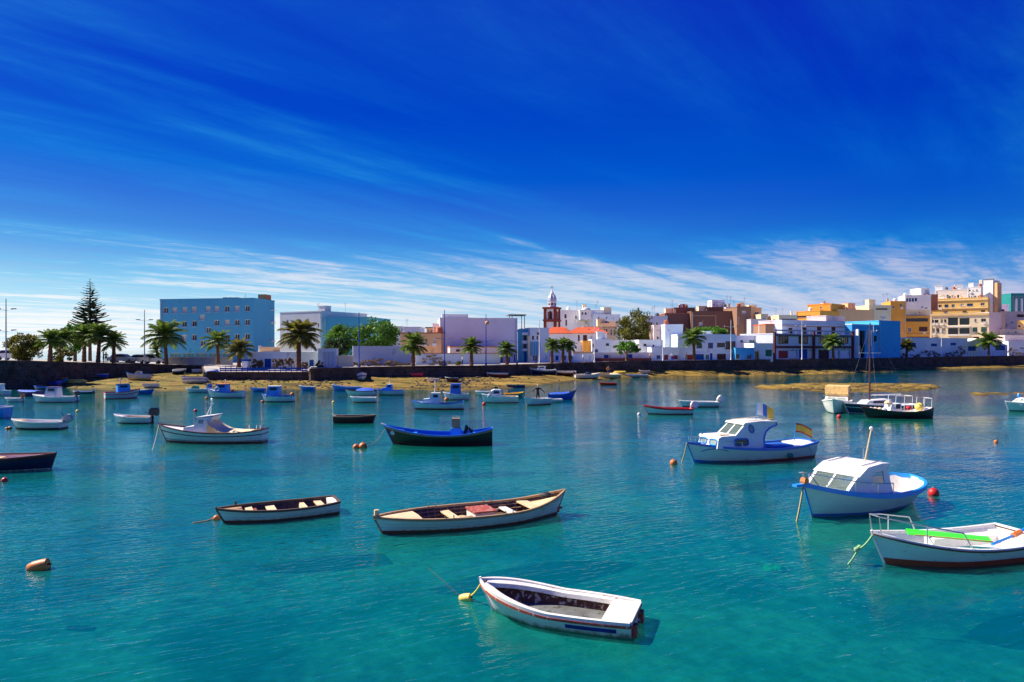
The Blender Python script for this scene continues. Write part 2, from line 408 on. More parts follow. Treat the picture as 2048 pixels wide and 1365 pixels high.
leafmat('leaf_green', (0.045, 0.12, 0.015), (0.09, 0.22, 0.02), (0.19, 0.33, 0.03), 0.6)
leafmat('leaf_bright', (0.04, 0.13, 0.012), (0.08, 0.24, 0.015), (0.16, 0.30, 0.02), 0.6)
leafmat('leaf_dark', (0.02, 0.04, 0.02), (0.035, 0.065, 0.02), (0.06, 0.09, 0.02), 0.6)
leafmat('leaf_olive', (0.06, 0.075, 0.014), (0.13, 0.14, 0.022), (0.24, 0.21, 0.03), 0.6)
leafmat('leaf_dry', (0.10, 0.06, 0.035), (0.17, 0.11, 0.06), (0.20, 0.16, 0.07), 0.9)

# ================================================================== THE SETTING
rnd = random.Random(7)
# --- shore lines, read off the photograph as rows at columns
WATERLINE = [(-400, 778), (0, 778), (75, 776), (120, 776), (170, 779), (250, 782), (330, 783), (420, 783), (520, 781), (640, 779), (760, 779),
             (850, 781), (900, 783), (960, 780), (1040, 775), (1100, 768), (1160, 762), (1240, 757), (1330, 755), (1500, 752), (1650, 749),
             (1750, 745), (1800, 741.5), (1900, 738.5), (2048, 736.5), (2500, 735)]
# u, depth, row of wall top, row of wall foot
QUAY = [(-400, 86, 722, 779), (0, 87, 722, 779), (75, 90, 723, 775), (130, 94, 725, 766), (170, 98, 726, 759), (270, 106, 728, 749), (330, 110, 730, 745),
        (405, 112, 732, 744), (410, 96, 745, 760), (618, 96, 745, 761), (622, 94, 738, 762), (712, 96, 736, 756), (722, 101, 735, 753), (830, 104, 733, 754), (960, 108, 732, 754), (1060, 116, 729, 748),
        (1150, 122, 726, 743), (1250, 128, 723, 739), (1350, 133, 722, 738), (1500, 138, 720, 738), (1700, 155, 718, 735),
        (1850, 186, 715, 731), (2048, 206, 712, 729.5), (2500, 236, 709, 729)]
QD = [(q[0], q[1]) for q in QUAY]
QT = [(q[0], zat(q[2], q[1])) for q in QUAY]
QF = [(q[0], zat(q[3], q[1])) for q in QUAY]
def qd(u): return interp(QD, u)
def DS(u, D): return D + interp([(1660, 0), (1710, 9), (1800, 20), (1900, 25), (2400, 26)], u) if u > 1660 and D < 280 else D   # the bay's far corner lies further back
def qtop(u): return interp(QT, u)
def qfoot(u): return interp(QF, u)
def jit(u, k=0): return 1.3 * sin(u * 0.043 + k) + 0.9 * sin(u * 0.117 + 2 * k + 1) + 0.5 * sin(u * 0.31 + k)
def wline(u): return wd(interp(WATERLINE, u) + 0.45 * jit(u))
def beach_xyz(u, s):
    """s = 0 at the water's edge, 1 at the quay foot"""
    d0, d1 = wline(u), qd(u); zf = max(qfoot(u), 0.02)
    d = d0 + (d1 - d0) * s
    if s < 0: z = s * 1.2
    else:
        z = zf * (0.62 * s + 0.38 * s ** 1.6)
        z += 0.05 * min(1, s * 4) * (sin(u * 0.21 + d * 0.9) + sin(u * 0.07 - d * 0.5)) * 0.6
    return Vector(((u - 1024) / F * d, d, z))
def beach_pt(u, v):
    lo, hi = 0.0, 1.0
    for _ in range(24):
        m = (lo + hi) / 2; p = beach_xyz(u, m); vv = HZ - (p.z - CH) / p.y * F
        if vv > v: lo = m
        else: hi = m
    return beach_xyz(u, lo)

# --- water: clear shallow harbour water over a sandy bed
wm = bpy.data.materials.new('harbour_water'); wm.use_nodes = True; t = wm.node_tree
for n in list(t.nodes): t.nodes.remove(n)
g = nd(t, 'ShaderNodeNewGeometry')
def wnoise(rot, sc, scale, detail, rough, dist=0.0):
    m0 = nd(t, 'ShaderNodeMapping'); m0.inputs['Rotation'].default_value = (0, 0, rot); t.links.new(g.outputs['Position'], m0.inputs[0])
    m = nd(t, 'ShaderNodeMapping'); m.inputs['Scale'].default_value = sc; t.links.new(m0.outputs[0], m.inputs[0])
    x = nd(t, 'ShaderNodeTexNoise'); x.inputs['Scale'].default_value = scale; x.inputs['Detail'].default_value = detail; x.inputs['Roughness'].default_value = rough; x.inputs['Distortion'].default_value = dist
    t.links.new(m.outputs[0], x.inputs['Vector']); return x.outputs[0]
r1 = wnoise(radians(-26), (0.40, 1.5, 1), 3.7, 2.0, 0.5, 0.25)      # the ripples
r2 = wnoise(radians(-8), (0.6, 1.3, 1), 8.5, 2.0, 0.5, 0.2)          # finer chop
r3 = wnoise(radians(-10), (0.6, 1.0, 1), 0.55, 2.0, 0.5)            # slow swell
calm = ramp(t, wnoise(radians(-15), (0.35, 1, 1), 0.07, 4, 0.6, 0.8), [(0.38, 0.30), (0.58, 1.0)])
h = mathn(t, 'ADD', mathn(t, 'MULTIPLY', r1, 0.036), mathn(t, 'MULTIPLY', r2, 0.010))
h = mathn(t, 'ADD', mathn(t, 'MULTIPLY', h, calm), mathn(t, 'MULTIPLY', r3, 0.045))
bp = nd(t, 'ShaderNodeBump'); bp.inputs['Strength'].default_value = 1.0; bp.inputs['Distance'].default_value = 1.0
t.links.new(h, bp.inputs['Height'])
gl = nd(t, 'ShaderNodeBsdfGlossy'); gl.inputs['Roughness'].default_value = 0.04; gl.inputs[0].default_value = (1, 1, 1, 1)
t.links.new(bp.outputs[0], gl.inputs['Normal'])
df = nd(t, 'ShaderNodeBsdfDiffuse')
dcol = ramp(t, wnoise(0, (1, 1, 1), 0.05, 4, 0.55, 0.4), [(0.36, (0.0, 0.13, 0.19)), (0.50, (0.0, 0.20, 0.19)), (0.64, (0.01, 0.26, 0.17))])
t.links.new(dcol, df.inputs[0]); t.links.new(bp.outputs[0], df.inputs['Normal'])
tr = nd(t, 'ShaderNodeBsdfTransparent'); tr.inputs[0].default_value = (0.11, 0.55, 0.53, 1)
body = nd(t, 'ShaderNodeMixShader'); body.inputs[0].default_value = 0.40
t.links.new(tr.outputs[0], body.inputs[1]); t.links.new(df.outputs[0], body.inputs[2])
dt = nd(t, 'ShaderNodeVectorMath', operation='DOT_PRODUCT'); t.links.new(g.outputs['Incoming'], dt.inputs[0]); t.links.new(bp.outputs[0], dt.inputs[1])
ca = mathn(t, 'MINIMUM', mathn(t, 'ABSOLUTE', dt.outputs['Value']), 1.0)
fres = mathn(t, 'ADD', mathn(t, 'MULTIPLY', mathn(t, 'POWER', mathn(t, 'SUBTRACT', 1.0, ca), 5.0), 0.975), 0.025)     # Schlick's reflectance of water
mx = nd(t, 'ShaderNodeMixShader'); t.links.new(fres, mx.inputs[0]); t.links.new(body.outputs[0], mx.inputs[1]); t.links.new(gl.outputs[0], mx.inputs[2])
wo_ = nd(t, 'ShaderNodeOutputMaterial'); t.links.new(mx.outputs[0], wo_.inputs[0])
b = MB(); b.add([(-4000, -40, 0), (4000, -40, 0), (4000, 6000, 0), (-4000, 6000, 0)], [(0, 1, 2, 3)])
tag(b.build('water', wm), 'rippled turquoise harbour water', None, None, 'structure')
# --- sea bed
sm = bpy.data.materials.new('sea_bed_sand'); sm.use_nodes = True; t = sm.node_tree; bs = t.nodes['Principled BSDF']
g = nd(t, 'ShaderNodeNewGeometry')
big = wnoise(0, (1, 1, 1), 0.20, 5, 0.6, 0.5); fine = wnoise(0, (1, 1, 1), 2.2, 5, 0.65)
c1 = ramp(t, big, [(0.36, (0.06, 0.16, 0.14)), (0.46, (0.24, 0.36, 0.28)), (0.55, (0.44, 0.50, 0.34)), (0.68, (0.66, 0.66, 0.42))])
c2 = ramp(t, fine, [(0.35, 0.45), (0.65, 1.2)])
t.links.new(mixc(t, 1.0, c1, c2, 'MULTIPLY'), bs.inputs['Base Color']); bs.inputs['Roughness'].default_value = 0.95; bs.inputs['Specular IOR Level'].default_value = 0.1
b = MB(); nx, ny = 40, 40; vs = []; fs = []
for j in range(ny + 1):
    for i in range(nx + 1):
        x = -160 + 420 * i / nx; y = -30 + 330 * j / ny
        vs.append((x, y, -1.25 - 0.25 * sin(x * 0.13 + y * 0.07) - 0.2 * sin(y * 0.19 - x * 0.05)))
for j in range(ny):
    for i in range(nx): k = j * (nx + 1) + i; fs.append((k, k + 1, k + nx + 2, k + nx + 1))
b.add(vs, fs); tag(b.build('sea_bed', sm, smooth=180), 'sandy green harbour bed seen through the water', None, None, 'structure')
b = MB(); b.add([(-4000, -40, -3), (4000, -40, -3), (4000, 6000, -3), (-4000, 6000, -3)], [(0, 1, 2, 3)])
tag(b.build('deep_sea_bed', sm), 'deep sea bed beyond the harbour', None, None, 'structure')

# --- beach
bm_ = bpy.data.materials.new('beach_sand'); bm_.use_nodes = True; t = bm_.node_tree; bs = t.nodes['Principled BSDF']
g = nd(t, 'ShaderNodeNewGeometry')
a1 = wnoise(0, (0.45, 1, 1), 0.16, 6, 0.62, 0.6); a2 = wnoise(0, (0.6, 1, 1), 0.9, 6, 0.7, 0.3); a3 = wnoise(0, (1, 1, 1), 5, 4, 0.6)
sand = ramp(t, a1, [(0.32, (0.17, 0.085, 0.02)), (0.48, (0.36, 0.19, 0.04)), (0.66, (0.56, 0.32, 0.065))])
alg = ramp(t, a2, [(0.44, 0.0), (0.52, 1.0)])
sepp = nd(t, 'ShaderNodeSeparateXYZ'); t.links.new(g.outputs['Position'], sepp.inputs[0])
# weed grows thicker to the left of the bay
leftness = nd(t, 'ShaderNodeMapRange'); leftness.inputs[1].default_value = -5; leftness.inputs[2].default_value = -45; leftness.inputs[3].default_value = 0.62; leftness.inputs[4].default_value = 0.95
t.links.new(sepp.outputs[0], leftness.inputs[0])
weedc = ramp(t, a3, [(0.35, (0.09, 0.095, 0.014)), (0.65, (0.24, 0.22, 0.028))])
sand = mixc(t, mathn(t, 'MULTIPLY', leftness.outputs[0], 0.45), sand, (0.24, 0.16, 0.03))
col = mixc(t, mathn(t, 'MULTIPLY', alg, leftness.outputs[0]), sand, weedc)
a4 = wnoise(radians(10), (0.35, 1, 1), 0.42, 6, 0.68, 0.5)
dk = mixc(t, 1.0, ramp(t, a3, [(0.30, 0.45), (0.52, 1.0)]), ramp(t, a4, [(0.40, 0.30), (0.52, 1.0)]), 'MULTIPLY')
col = mixc(t, 1.0, col, dk, 'MULTIPLY')
wet = nd(t, 'ShaderNodeMapRange'); wet.inputs[1].default_value = 0.0; wet.inputs[2].default_value = 0.16; wet.inputs[3].default_value = 0.42; wet.inputs[4].default_value = 1.0
t.links.new(mathn(t, 'ADD', sepp.outputs[2], mathn(t, 'MULTIPLY', mathn(t, 'SUBTRACT', a2, 0.5), 0.25)), wet.inputs[0])
cw = nd(t, 'ShaderNodeCombineXYZ')
for i in range(3): t.links.new(wet.outputs[0], cw.inputs[i])
t.links.new(mixc(t, 1.0, col, cw.outputs[0], 'MULTIPLY'), bs.inputs['Base Color'])
bs.inputs['Roughness'].default_value = 0.9; bs.inputs['Specular IOR Level'].default_value = 0.2
bb = nd(t, 'ShaderNodeBump'); bb.inputs['Strength'].default_value = 0.8; bb.inputs['Distance'].default_value = 0.12; t.links.new(a2, bb.inputs['Height']); t.links.new(bb.outputs[0], bs.inputs['Normal'])
b = MB(); us = [30 + i * 6 for i in range(0, 400)]; ss = [-1.0, -.35, -.1, 0, .06, .12, .2, .3, .4, .5, .6, .7, .8, .9, 1.0, 1.06]
vs = []; fs = []
for u in us:
    for s_ in ss:
        p = beach_xyz(u, s_)
        if 0 < s_ < 1: p.z += 0.05 * (rnd.random() - .5) * min(1, qfoot(u))
        vs.append(p)
k = len(ss)
for i in range(len(us) - 1):
    for j in range(k - 1): fs.append((i * k + j, (i + 1) * k + j, (i + 1) * k + j + 1, i * k + j + 1))
b.add(vs, fs); tag(b.build('beach', bm_, smooth=180), 'low-tide beach of ochre sand and green weed below the quay', None, None, 'structure')

# --- sandbars lying in the water
def sandbar(pts, zmax, label):
    """pts: (u, row of far edge, row of near edge)"""
    b = MB(); vs = []; fs = []; n = 13; ucol = []
    for i in range(len(pts) - 1):
        (u0, a0, c0), (u1, a1, c1) = pts[i], pts[i + 1]
        st = max(1, int((u1 - u0) / 5))
        for j in range(st): f_ = j / st; ucol.append((lerp(u0, u1, f_), lerp(a0, a1, f_), lerp(c0, c1, f_)))
    ucol.append(pts[-1])
    for (u, va, vc) in ucol:
        va += 0.35 * jit(u, 3); vc += 0.5 * jit(u, 5)
        d1, d0 = wd(va), wd(vc); w_ = min(1, abs(vc - va) / 7)
        for j in range(n):
            s_ = j / (n - 1); d = lerp(d0 - 1.2, d1 + 1.2, s_)
            z = zmax * w_ * (sin(pi * s_) ** 0.7) * (0.75 + 0.35 * sin(u * .13 + d * .8) + .25 * rnd.random()) - 0.14
            vs.append(((u - 1024) / F * d, d, z))
    for i in range(len(ucol) - 1):
        for j in range(n - 1): fs.append((i * n + j, (i + 1) * n + j, (i + 1) * n + j + 1, i * n + j + 1))
    b.add(vs, fs); tag(b.build('sandbar', bm_, smooth=180), label, None, None, 'structure')
sandbar([(1500, 774, 776), (1545, 771, 781), (1600, 767, 783), (1660, 766, 786), (1720, 766, 787), (1790, 767, 786), (1840, 768, 782), (1890, 773, 776)], 0.40, 'long weedy sandbar showing above the water beyond the boats')
sandbar([(1915, 787, 789), (1950, 786, 791), (2000, 784.5, 790), (2110, 784, 789)], 0.30, 'thin low sandbar at the shallow edge of the bay')
sandbar([(1100, 780, 782), (1180, 778.5, 782), (1240, 778, 782), (1290, 779, 781)], 0.22, 'faint narrow shoal near the red capsized hull')
sandbar([(1210, 768.5, 770), (1280, 768, 771), (1345, 768.5, 770)], 0.22, 'faint narrow shoal below the beach')

# --- quay wall with its stone facing
QU = []
for a, b2 in zip(QUAY, QUAY[1:]):
    st = max(1, int((b2[0] - a[0]) / 14))
    for j in range(st): QU.append(lerp(a[0], b2[0], j / st))
QU.append(QUAY[-1][0])
def qpt(u, z): d = qd(u); return Vector(((u - 1024) / F * d, d, z))
b = MB()
for u0, u1 in zip(QU, QU[1:]):
    p0, p1 = qpt(u0, 0), qpt(u1, 0); tdir = (p1 - p0)
    if tdir.length < 1e-6: continue
    nb_ = Vector((-tdir.y, tdir.x, 0)).normalized() * 0.7
    if nb_.y < 0 and tdir.x > 0: nb_ = -nb_
    q = []
    for pp, u in ((p0, u0), (p1, u1)):
        for off in (Vector((0, 0, 0)), nb_):
            for z in (-1.6, qtop(u)): q.append(Vector((pp.x + off.x, pp.y + off.y, z)))
    b.hexa(q)
quay = b.build('quay_wall', M('quay_core')); tag(quay, 'long dark basalt stone quay wall round the bay', 'quay wall')
b = MB(); cb = MB()
for a, c in zip(QUAY, QUAY[1:]):
    p0, p1 = qpt(a[0], 0), qpt(c[0], 0); L_ = (p1 - p0).length
    if L_ < 0.5: continue
    tdir = (p1 - p0).normalized(); nrm = Vector((tdir.y, -tdir.x, 0))
    def zt(f): return lerp(qtop(a[0]), qtop(c[0]), f)
    row = 0; zz = min(qfoot(a[0]), qfoot(c[0])) - 0.5
    zz = max(zz, -0.4)
    while True:
        hh = 0.34 + 0.14 * rnd.random()
        top_min = min(zt(0), zt(1)) - 0.16
        if zz > max(zt(0), zt(1)) - 0.2: break
        x = -0.4 * rnd.random()
        while x < L_:
            w_ = 0.45 + 0.6 * rnd.random(); x0, x1 = max(0, x), min(L_, x + w_ - 0.03)
            lim = zt((x0 + x1) / 2 / L_) - 0.14
            if x1 - x0 > 0.1 and zz < lim - 0.08:
                z1 = min(zz + hh - 0.03, lim); pr = 0.03 + 0.08 * rnd.random()
                q = []
                for xx in (x0, x1):
                    for o in (pr, -0.02):
                        for z in (zz, z1):
                            q.append(p0 + tdir * xx + nrm * (o + 0.02 * rnd.random()) + Vector((0, 0, z)))
                b.hexa(q, rnd.choice((0, 0, 1)))
            x += w_
        zz += hh
    q = []
    for xx, f_ in ((0.01, 0), (L_ - 0.01, 1)):
        for o in (0.16, -0.76):
            for z in (zt(f_) - 0.14, zt(f_) + 0.05): q.append(p0 + tdir * xx + nrm * o + Vector((0, 0, z)))
    cb.hexa(q)
tag(b.build('facing_stone', [M('quay_stone'), M('quay_stone_warm')], quay, fixn=True), 'rough dark facing stones of the quay', None, None, 'stuff')
cb.build('coping', M('quay_stone_warm'), quay, fixn=True)
# faded, unreadable painted strokes on the quay at the far right
b = MB()
for i in range(17):
    uu = 1995 + i * 3.3; D_ = qd(uu) - 0.17; h_ = 5.4 if i < 8 else 4.0
    p = at(uu, 722.5, D_); z0 = zat(726, D_); z1 = zat(726 - h_, D_)
    b.box((p.x, p.y, (z0 + z1) / 2), (0.10, 0.02, z1 - z0))
    if i % 3 != 1: b.box((p.x + .16, p.y, z1 if i % 2 else (z0 + z1) / 2), (0.24, 0.02, 0.09))
b.build('faded_lettering', mat('faded_paint', (0.20, 0.15, 0.14), 0.9, 0.3, 3), quay)

# --- town ground behind the quay; the open sea lies beyond the trees on the left
b = MB(); vs = []; fs = []; offs = [0.35, 7, 22, 45, 80, 160, 400, 3500]
def town_z(u, off):
    z = qtop(u) - 0.05
    lf = max(0, min(1, (u - 300) / 60))
    right = max(0, min(1, (u - 700) / 500))
    z = lerp(z, max(z, 2.6), min(1, off / 12))
    z += right * 1.4 * max(0, min(1, (off - 20) / 90))
    if off > 30: z = lerp(-2.5, z, lf)
    return z
for u in QU:
    for o in offs:
        d = qd(u) + o
        vs.append(((u - 1024) / F * d, d, town_z(u, o)))
k = len(offs)
for i in range(len(QU) - 1):
    for j in range(k - 1): fs.append((i * k + j, (i + 1) * k + j, (i + 1) * k + j + 1, i * k + j + 1))
b.add(vs, fs); tag(b.build('ground', M('paving')), 'paved promenade and town ground behind the quay', None, None, 'structure')
def ground_z(u, D): return town_z(u, D - qd(u))

# --- stones scattered over the beach
b = MB(); 
def stone(b, p, r):
    vs = []; n = 6
    for ring, (rr, zz) in enumerate(((1, -.2), (.95, .25), (.55, .55))):
        for j in range(n):
            a = 2 * pi * j / n + ring * .4; q = rr * r * (0.75 + 0.5 * rnd.random()); vs.append(p + Vector((cos(a) * q, sin(a) * q, zz * r)))
    fs = [(12, 13, 14, 15, 16, 17)]
    for k_ in range(2):
        for j in range(n): fs.append((k_ * n + j, k_ * n + (j + 1) % n, (k_ + 1) * n + (j + 1) % n, (k_ + 1) * n + j))
    b.add(vs, fs)
for i in range(1500):
    u = rnd.choice((rnd.uniform(90, 2200), rnd.uniform(820, 1000), rnd.uniform(400, 700), rnd.uniform(1500, 1800)))
    s_ = rnd.random() ** 0.8
    p = beach_xyz(u, s_); r = 0.06 + 0.20 * rnd.random() ** 3
    if 850 < u < 960 and s_ > .5: r *= 1.8
    stone(b, p, r)
for i in range(420):
    u = rnd.uniform(1520, 1880); v = rnd.uniform(769, 784); d = wd(v); p = Vector(((u - 1024) / F * d, d, 0.08))
    if abs(v - 777) < 8 - abs(u - 1700) / 28: stone(b, p, 0.08 + 0.2 * rnd.random() ** 2)
tag(b.build('beach_stones', M('rock'), fixn=True), 'scattered small dark stones and weed lumps on the beach', None, None, 'stuff')

# ================================================================== BUILDINGS
KIND = {'blind': ('blind', 'plaster_white', 'window'), 'dark': ('glass_dark', 'plaster_white', 'window'), 'brown': ('glass_brown', 'plaster_white', 'window'), 'bare': ('glass_dark', None, 'window'),
        'blue': ('glass_blue', 'paint_blue', 'window'), 'bshut': ('paint_blue', 'paint_blue', 'window'), 'teal': ('glass_teal', 'plaster_grey', 'window'),
        'shut': ('shutter_brown', 'trim_brown', 'window'), 'red': ('glass_dark', 'trim_maroon', 'window'), 'wdoor': ('paint_white', 'trim_maroon', 'garage_door'),
        'bdoor': ('paint_blue', 'paint_blue', 'door'), 'gdoor': ('paint_green', 'paint_green', 'door'), 'ddoor': ('shutter_brown', 'shutter_brown', 'door'),
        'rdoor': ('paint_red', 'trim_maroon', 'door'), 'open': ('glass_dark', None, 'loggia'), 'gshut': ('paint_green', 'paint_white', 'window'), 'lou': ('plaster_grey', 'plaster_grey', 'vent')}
WCACHE = {}
def window(root, kind, x0, z0, x1, z1, rec=0.16):
    pm, fm, nm = KIND[kind]; w, h = round(x1 - x0, 2), round(z1 - z0, 2)
    key = (kind, w, h, rec)
    if key not in WCACHE:
        b = MB(); b.box((w / 2, 0.02, h / 2), (w - .02, 0.04, h - .02)); pme = b.mesh('pane', M(pm)); fme = None
        if fm:
            b = MB(); t_ = min(0.09, w * .12)
            b.box((t_ / 2, -.04, h / 2), (t_, .08, h)); b.box((w - t_ / 2, -.04, h / 2), (t_, .08, h))
            b.box((w / 2, -.04, t_ / 2), (w - 2 * t_, .08, t_)); b.box((w / 2, -.04, h - t_ / 2), (w - 2 * t_, .08, t_))
            if nm == 'window':
                k = max(1, round(w / 1.1))
                for i in range(1, k + 1):
                    if k > 1 or w > .8: b.box((w * i / (k + 1), -.03, h / 2), (.05, .05, h - 2 * t_))
                if h > 1.2: b.box((w / 2, -.026, h * .62), (w - 2 * t_, .04, .05))
            fme = b.mesh('frame', M(fm))
        sme = None
        if nm == 'window' and w > .5 and fm: b = MB(); b.box((w / 2, -rec - .03, -.035), (w + .16, .16, .07)); sme = b.mesh('sill', M('plaster_grey'))
        WCACHE[key] = (pme, fme, sme)
    pme, fme, sme = WCACHE[key]
    o = link(nm, pme, root, (x0, rec, z0))
    if fme: link('frame', fme, o, (0, 0, 0))
    if sme: link('sill', sme, o, (0, 0, 0))
    return o
def building(name, label, A, B, vt, thick, wm, wins=(), vb=None, roofm=None, cat='building', over=0.06, zb=None, slab=0.22, clutter=0, seed=0, rec=0.16, ledges=(), ac=.3):
    (u0, D0), (u1, D1) = A, B
    D0, D1 = DS(u0, D0), DS(u1, D1)
    P0 = at(u0, 700, D0); P1 = at(u1, 700, D1)
    P0.z = P1.z = 0; tv = (P1 - P0); L = tv.length; tv.normalize()
    vt0, vt1 = vt if isinstance(vt, tuple) else (vt, vt)
    zt = zat(vt0, D0)
    if zb is None: zb = (zat(vb, D0) if vb else min(ground_z(u0, D0), ground_z(u1, D1)) - 0.4)
    root = empty(name, (P0.x, P0.y, zb), atan2(tv.y, tv.x)); H = zt - zb
    def loc(u, v):
        r = ray(u, 700); s = (P0.y * r.x - P0.x) / (tv.x - tv.y * r.x); D = P0.y + s * tv.y
        return s, zat(v, D) - zb
    holes = []; wl = []
    for w in wins:
        ua, va, ub, vb_ = w[:4]; kind = w[4] if len(w) > 4 else 'dark'
        x0, z1 = loc(ua, va); x1, z0 = loc(ub, vb_)
        x0, x1 = max(.05, x0), min(L - .05, x1); z0, z1 = max(.05, z0), min(H - .05, z1)
        if x1 - x0 < .1 or z1 - z0 < .1: continue
        holes.append((x0 / L, z0 / H, x1 / L, z1 / H)); wl.append((kind, x0, z0, x1, z1))
    b = MB(); b.panel((0, 0, 0), (L, 0, 0), (L, 0, H), (0, 0, H), holes, 0.3, ndir=(0, -1, 0))
    T = thick
    b.add([(0, .3, 0), (0, T, 0), (0, T, H), (0, .3, H)], [(0, 3, 2, 1)]); b.add([(L, .3, 0), (L, T, 0), (L, T, H), (L, .3, H)], [(0, 1, 2, 3)])
    b.add([(0, T, 0), (L, T, 0), (L, T, H), (0, T, H)], [(0, 3, 2, 1)])
    b.add([(0, .3, H), (L, .3, H), (L, T, H), (0, T, H)], [(0, 1, 2, 3)])
    b.build('wall', M(wm), root)
    b = MB(); b.box((L / 2, T / 2, H + slab / 2 + .002), (L + 2 * over, T + 2 * over, slab)); b.build('roof', M(roofm or wm), root)
    kr = random.Random(int(u0 * 3 + len(wl)))
    for k_, x0, z0, x1, z1 in wl:
        if k_ in ('dark', 'brown') and kr.random() < .3: k_ = 'blind'
        window(root, k_, x0, z0, x1, z1, rec)
    if H > 4 and L > 4 and cat != 'garden wall':
        xx_ = .3 if kr.random() < .5 else L - .3
        b = MB(); b.tube([(xx_, -.08, 0), (xx_, -.08, H - .05)], .06, 6); b.build('downpipe', M('plaster_grey'), root)
        for k_, x0, z0, x1, z1 in wl:
            if k_ in ('dark', 'brown', 'shut', 'blue') and kr.random() < ac and z0 > 1.2:
                b = MB(); b.box(((x0 + x1) / 2 + .2, -.18, z0 - .55), (.75, .34, .5)); b.build('air_conditioner', M('plaster_white'), root)
    for (ua, ub, v, pr, hh, mm) in ledges:       # protruding bands, balconies, cornices
        x0, z = loc(ua, v); x1, _ = loc(ub, v)
        b = MB(); b.box(((x0 + x1) / 2, -pr / 2 - .002, z), (x1 - x0, pr, hh)); b.build('ledge' if pr < .6 else 'balcony', M(mm), root)
    rr = random.Random(seed * 31 + int(u0))
    for i in range(int(clutter * 1.7)):
        x = rr.uniform(.08, .92) * L; y = rr.uniform(.15, .7) * T; z = H + slab
        k_ = rr.choice(('roof_hut', 'water_tank', 'antenna', 'antenna', 'chimney'))
        b = MB()
        if k_ == 'roof_hut': w_, h_ = rr.uniform(1.2, 2.6), rr.uniform(.9, 2.0); b.box((x, y, z + h_ / 2), (w_, w_, h_)); b.box((x, y, z + h_ + .06), (w_ + .2, w_ + .2, .12)); m_ = rr.choice((wm, 'plaster_white', 'plaster_cream'))
        elif k_ == 'water_tank': b.lathe([(.5, 0), (.55, .1), (.55, .9), (.3, 1.1), (.1, 1.15)], 10, (x, y, z)); m_ = rr.choice(('plaster_white', 'trim_grey', 'plaster_terra'))
        elif k_ == 'chimney': b.box((x, y, z + .5), (.4, .4, 1.0)); b.box((x, y, z + 1.05), (.55, .55, .1)); m_ = rr.choice((wm, 'plaster_terra'))
        else:
            h_ = rr.uniform(1.8, 3.6); b.tube([(x, y, z), (x, y, z + h_)], .035, 5)
            for q in range(4): b.box((x, y, z + h_ - .12 - .2 * q), (1.0 - .15 * q, .03, .03))
            m_ = 'pole_paint'
        b.build(k_, M(m_), root)
    tag(root, label, cat); return root, loc, L, H, T
def part_px(root, loc, name, mm, ua, va, ub, vb, y0=-.02, y1=0.0):
    """a box on a facade between pixel corners, y0 (proud) to y1"""
    x0, z1 = loc(ua, va); x1, z0 = loc(ub, vb)
    b = MB(); b.box(((x0 + x1) / 2, (y0 + y1) / 2, (z0 + z1) / 2), (x1 - x0, y1 - y0, z1 - z0)); return b.build(name, M(mm), root)
def gable(root, name, mm, x0, x1, y0, y1, z0, h, hip=0.0):
    b = MB(); ym = (y0 + y1) / 2
    p = [(x0, y0, z0), (x1, y0, z0), (x1, y1, z0), (x0, y1, z0), (x0 + hip, ym, z0 + h), (x1 - hip, ym, z0 + h)]
    b.add(p, [(0, 1, 5, 4), (2, 3, 4, 5), (3, 0, 4), (1, 2, 5), (3, 2, 1, 0)])
    b.add([(q[0], q[1], q[2] - .12) for q in p[:4]], [(0, 3, 2, 1)])
    b.add([p[0], p[1], p[2], p[3]] + [(q[0], q[1], q[2] - .12) for q in p[:4]], [(0, 4, 5, 1), (1, 5, 6, 2), (2, 6, 7, 3), (3, 7, 4, 0)])
    return b.build(name, M(mm), root)
def zpx(xs, y, w, h, ox=300, oy=570, k=5.12, kind='brown'):
    return [(ox + (x - w / 2) / k, oy + (yy - h / 2) / k, ox + (x + w / 2) / k, oy + (yy + h / 2) / k, kind) for x, yy in xs]

# --- the big blue block on the left
bw = zpx([(160, 262), (252, 262), (355, 260), (452, 256), (595, 252), (683, 250), (787, 247), (890, 246), (995, 244), (535, 335), (160, 405), (260, 405), (350, 402), (452, 398),
          (683, 390), (790, 389), (890, 388), (995, 385), (595, 466), (350, 540), (452, 540), (790, 535), (890, 532), (995, 530), (540, 602)], 0, 52, 58)
bw += [(340 + 26 * i, 706.5, 363 + 26 * i, 716, 'teal') for i in range(5)]
r, lc, L, H, T = building('apartment_building', 'large pale blue four-storey block with small square windows behind palms', (320, 130.5), (507, 127), (601, 594), 7.5, 'plaster_blue', bw, rec=.22, ac=0)
part_px(r, lc, 'antenna', 'pole_paint', 484, 588, 484.6, 595, 1, 1.05)
for i in range(3): part_px(r, lc, 'roof_unit', 'trim_grey', 433 + 11.5 * i, 593.6, 440 + 11.5 * i, 597, 2, 3)
b = MB(); b.box((L - .9, T * .72, H + .7), (1.5, 2.2, 1.0)); b.build('roof_hut', M('plaster_terra'), r)
for i, z_ in enumerate((0.34, 0.36, 0.62, 0.64, .82)):
    b = MB(); b.box((L + .16, T - .9, H * z_ * 1.05), (.28, 1.5, .12)); b.build('balcony', M('plaster_white'), r)
building('apartment_building', 'grey flat-roofed three-storey building just behind the big palm', (560, 148), (643, 142), (627, 633), 14, 'plaster_grey', [(603, 647, 606, 655), (610, 648, 612.5, 656), (635, 647, 638, 656), (573, 640, 577, 648), (585, 641, 589, 649)], clutter=2)
building('apartment_building', 'narrow pale building with one grid window beside the teal block', (632, 152), (652, 152), 638, 8, 'plaster_bluewhite', [(649.5, 657, 655, 664, 'dark')])
building('apartment_building', 'plain teal windowless block half hidden by the leafy trees', (648, 140), (735, 138), (637, 640), 12, 'plaster_teal')
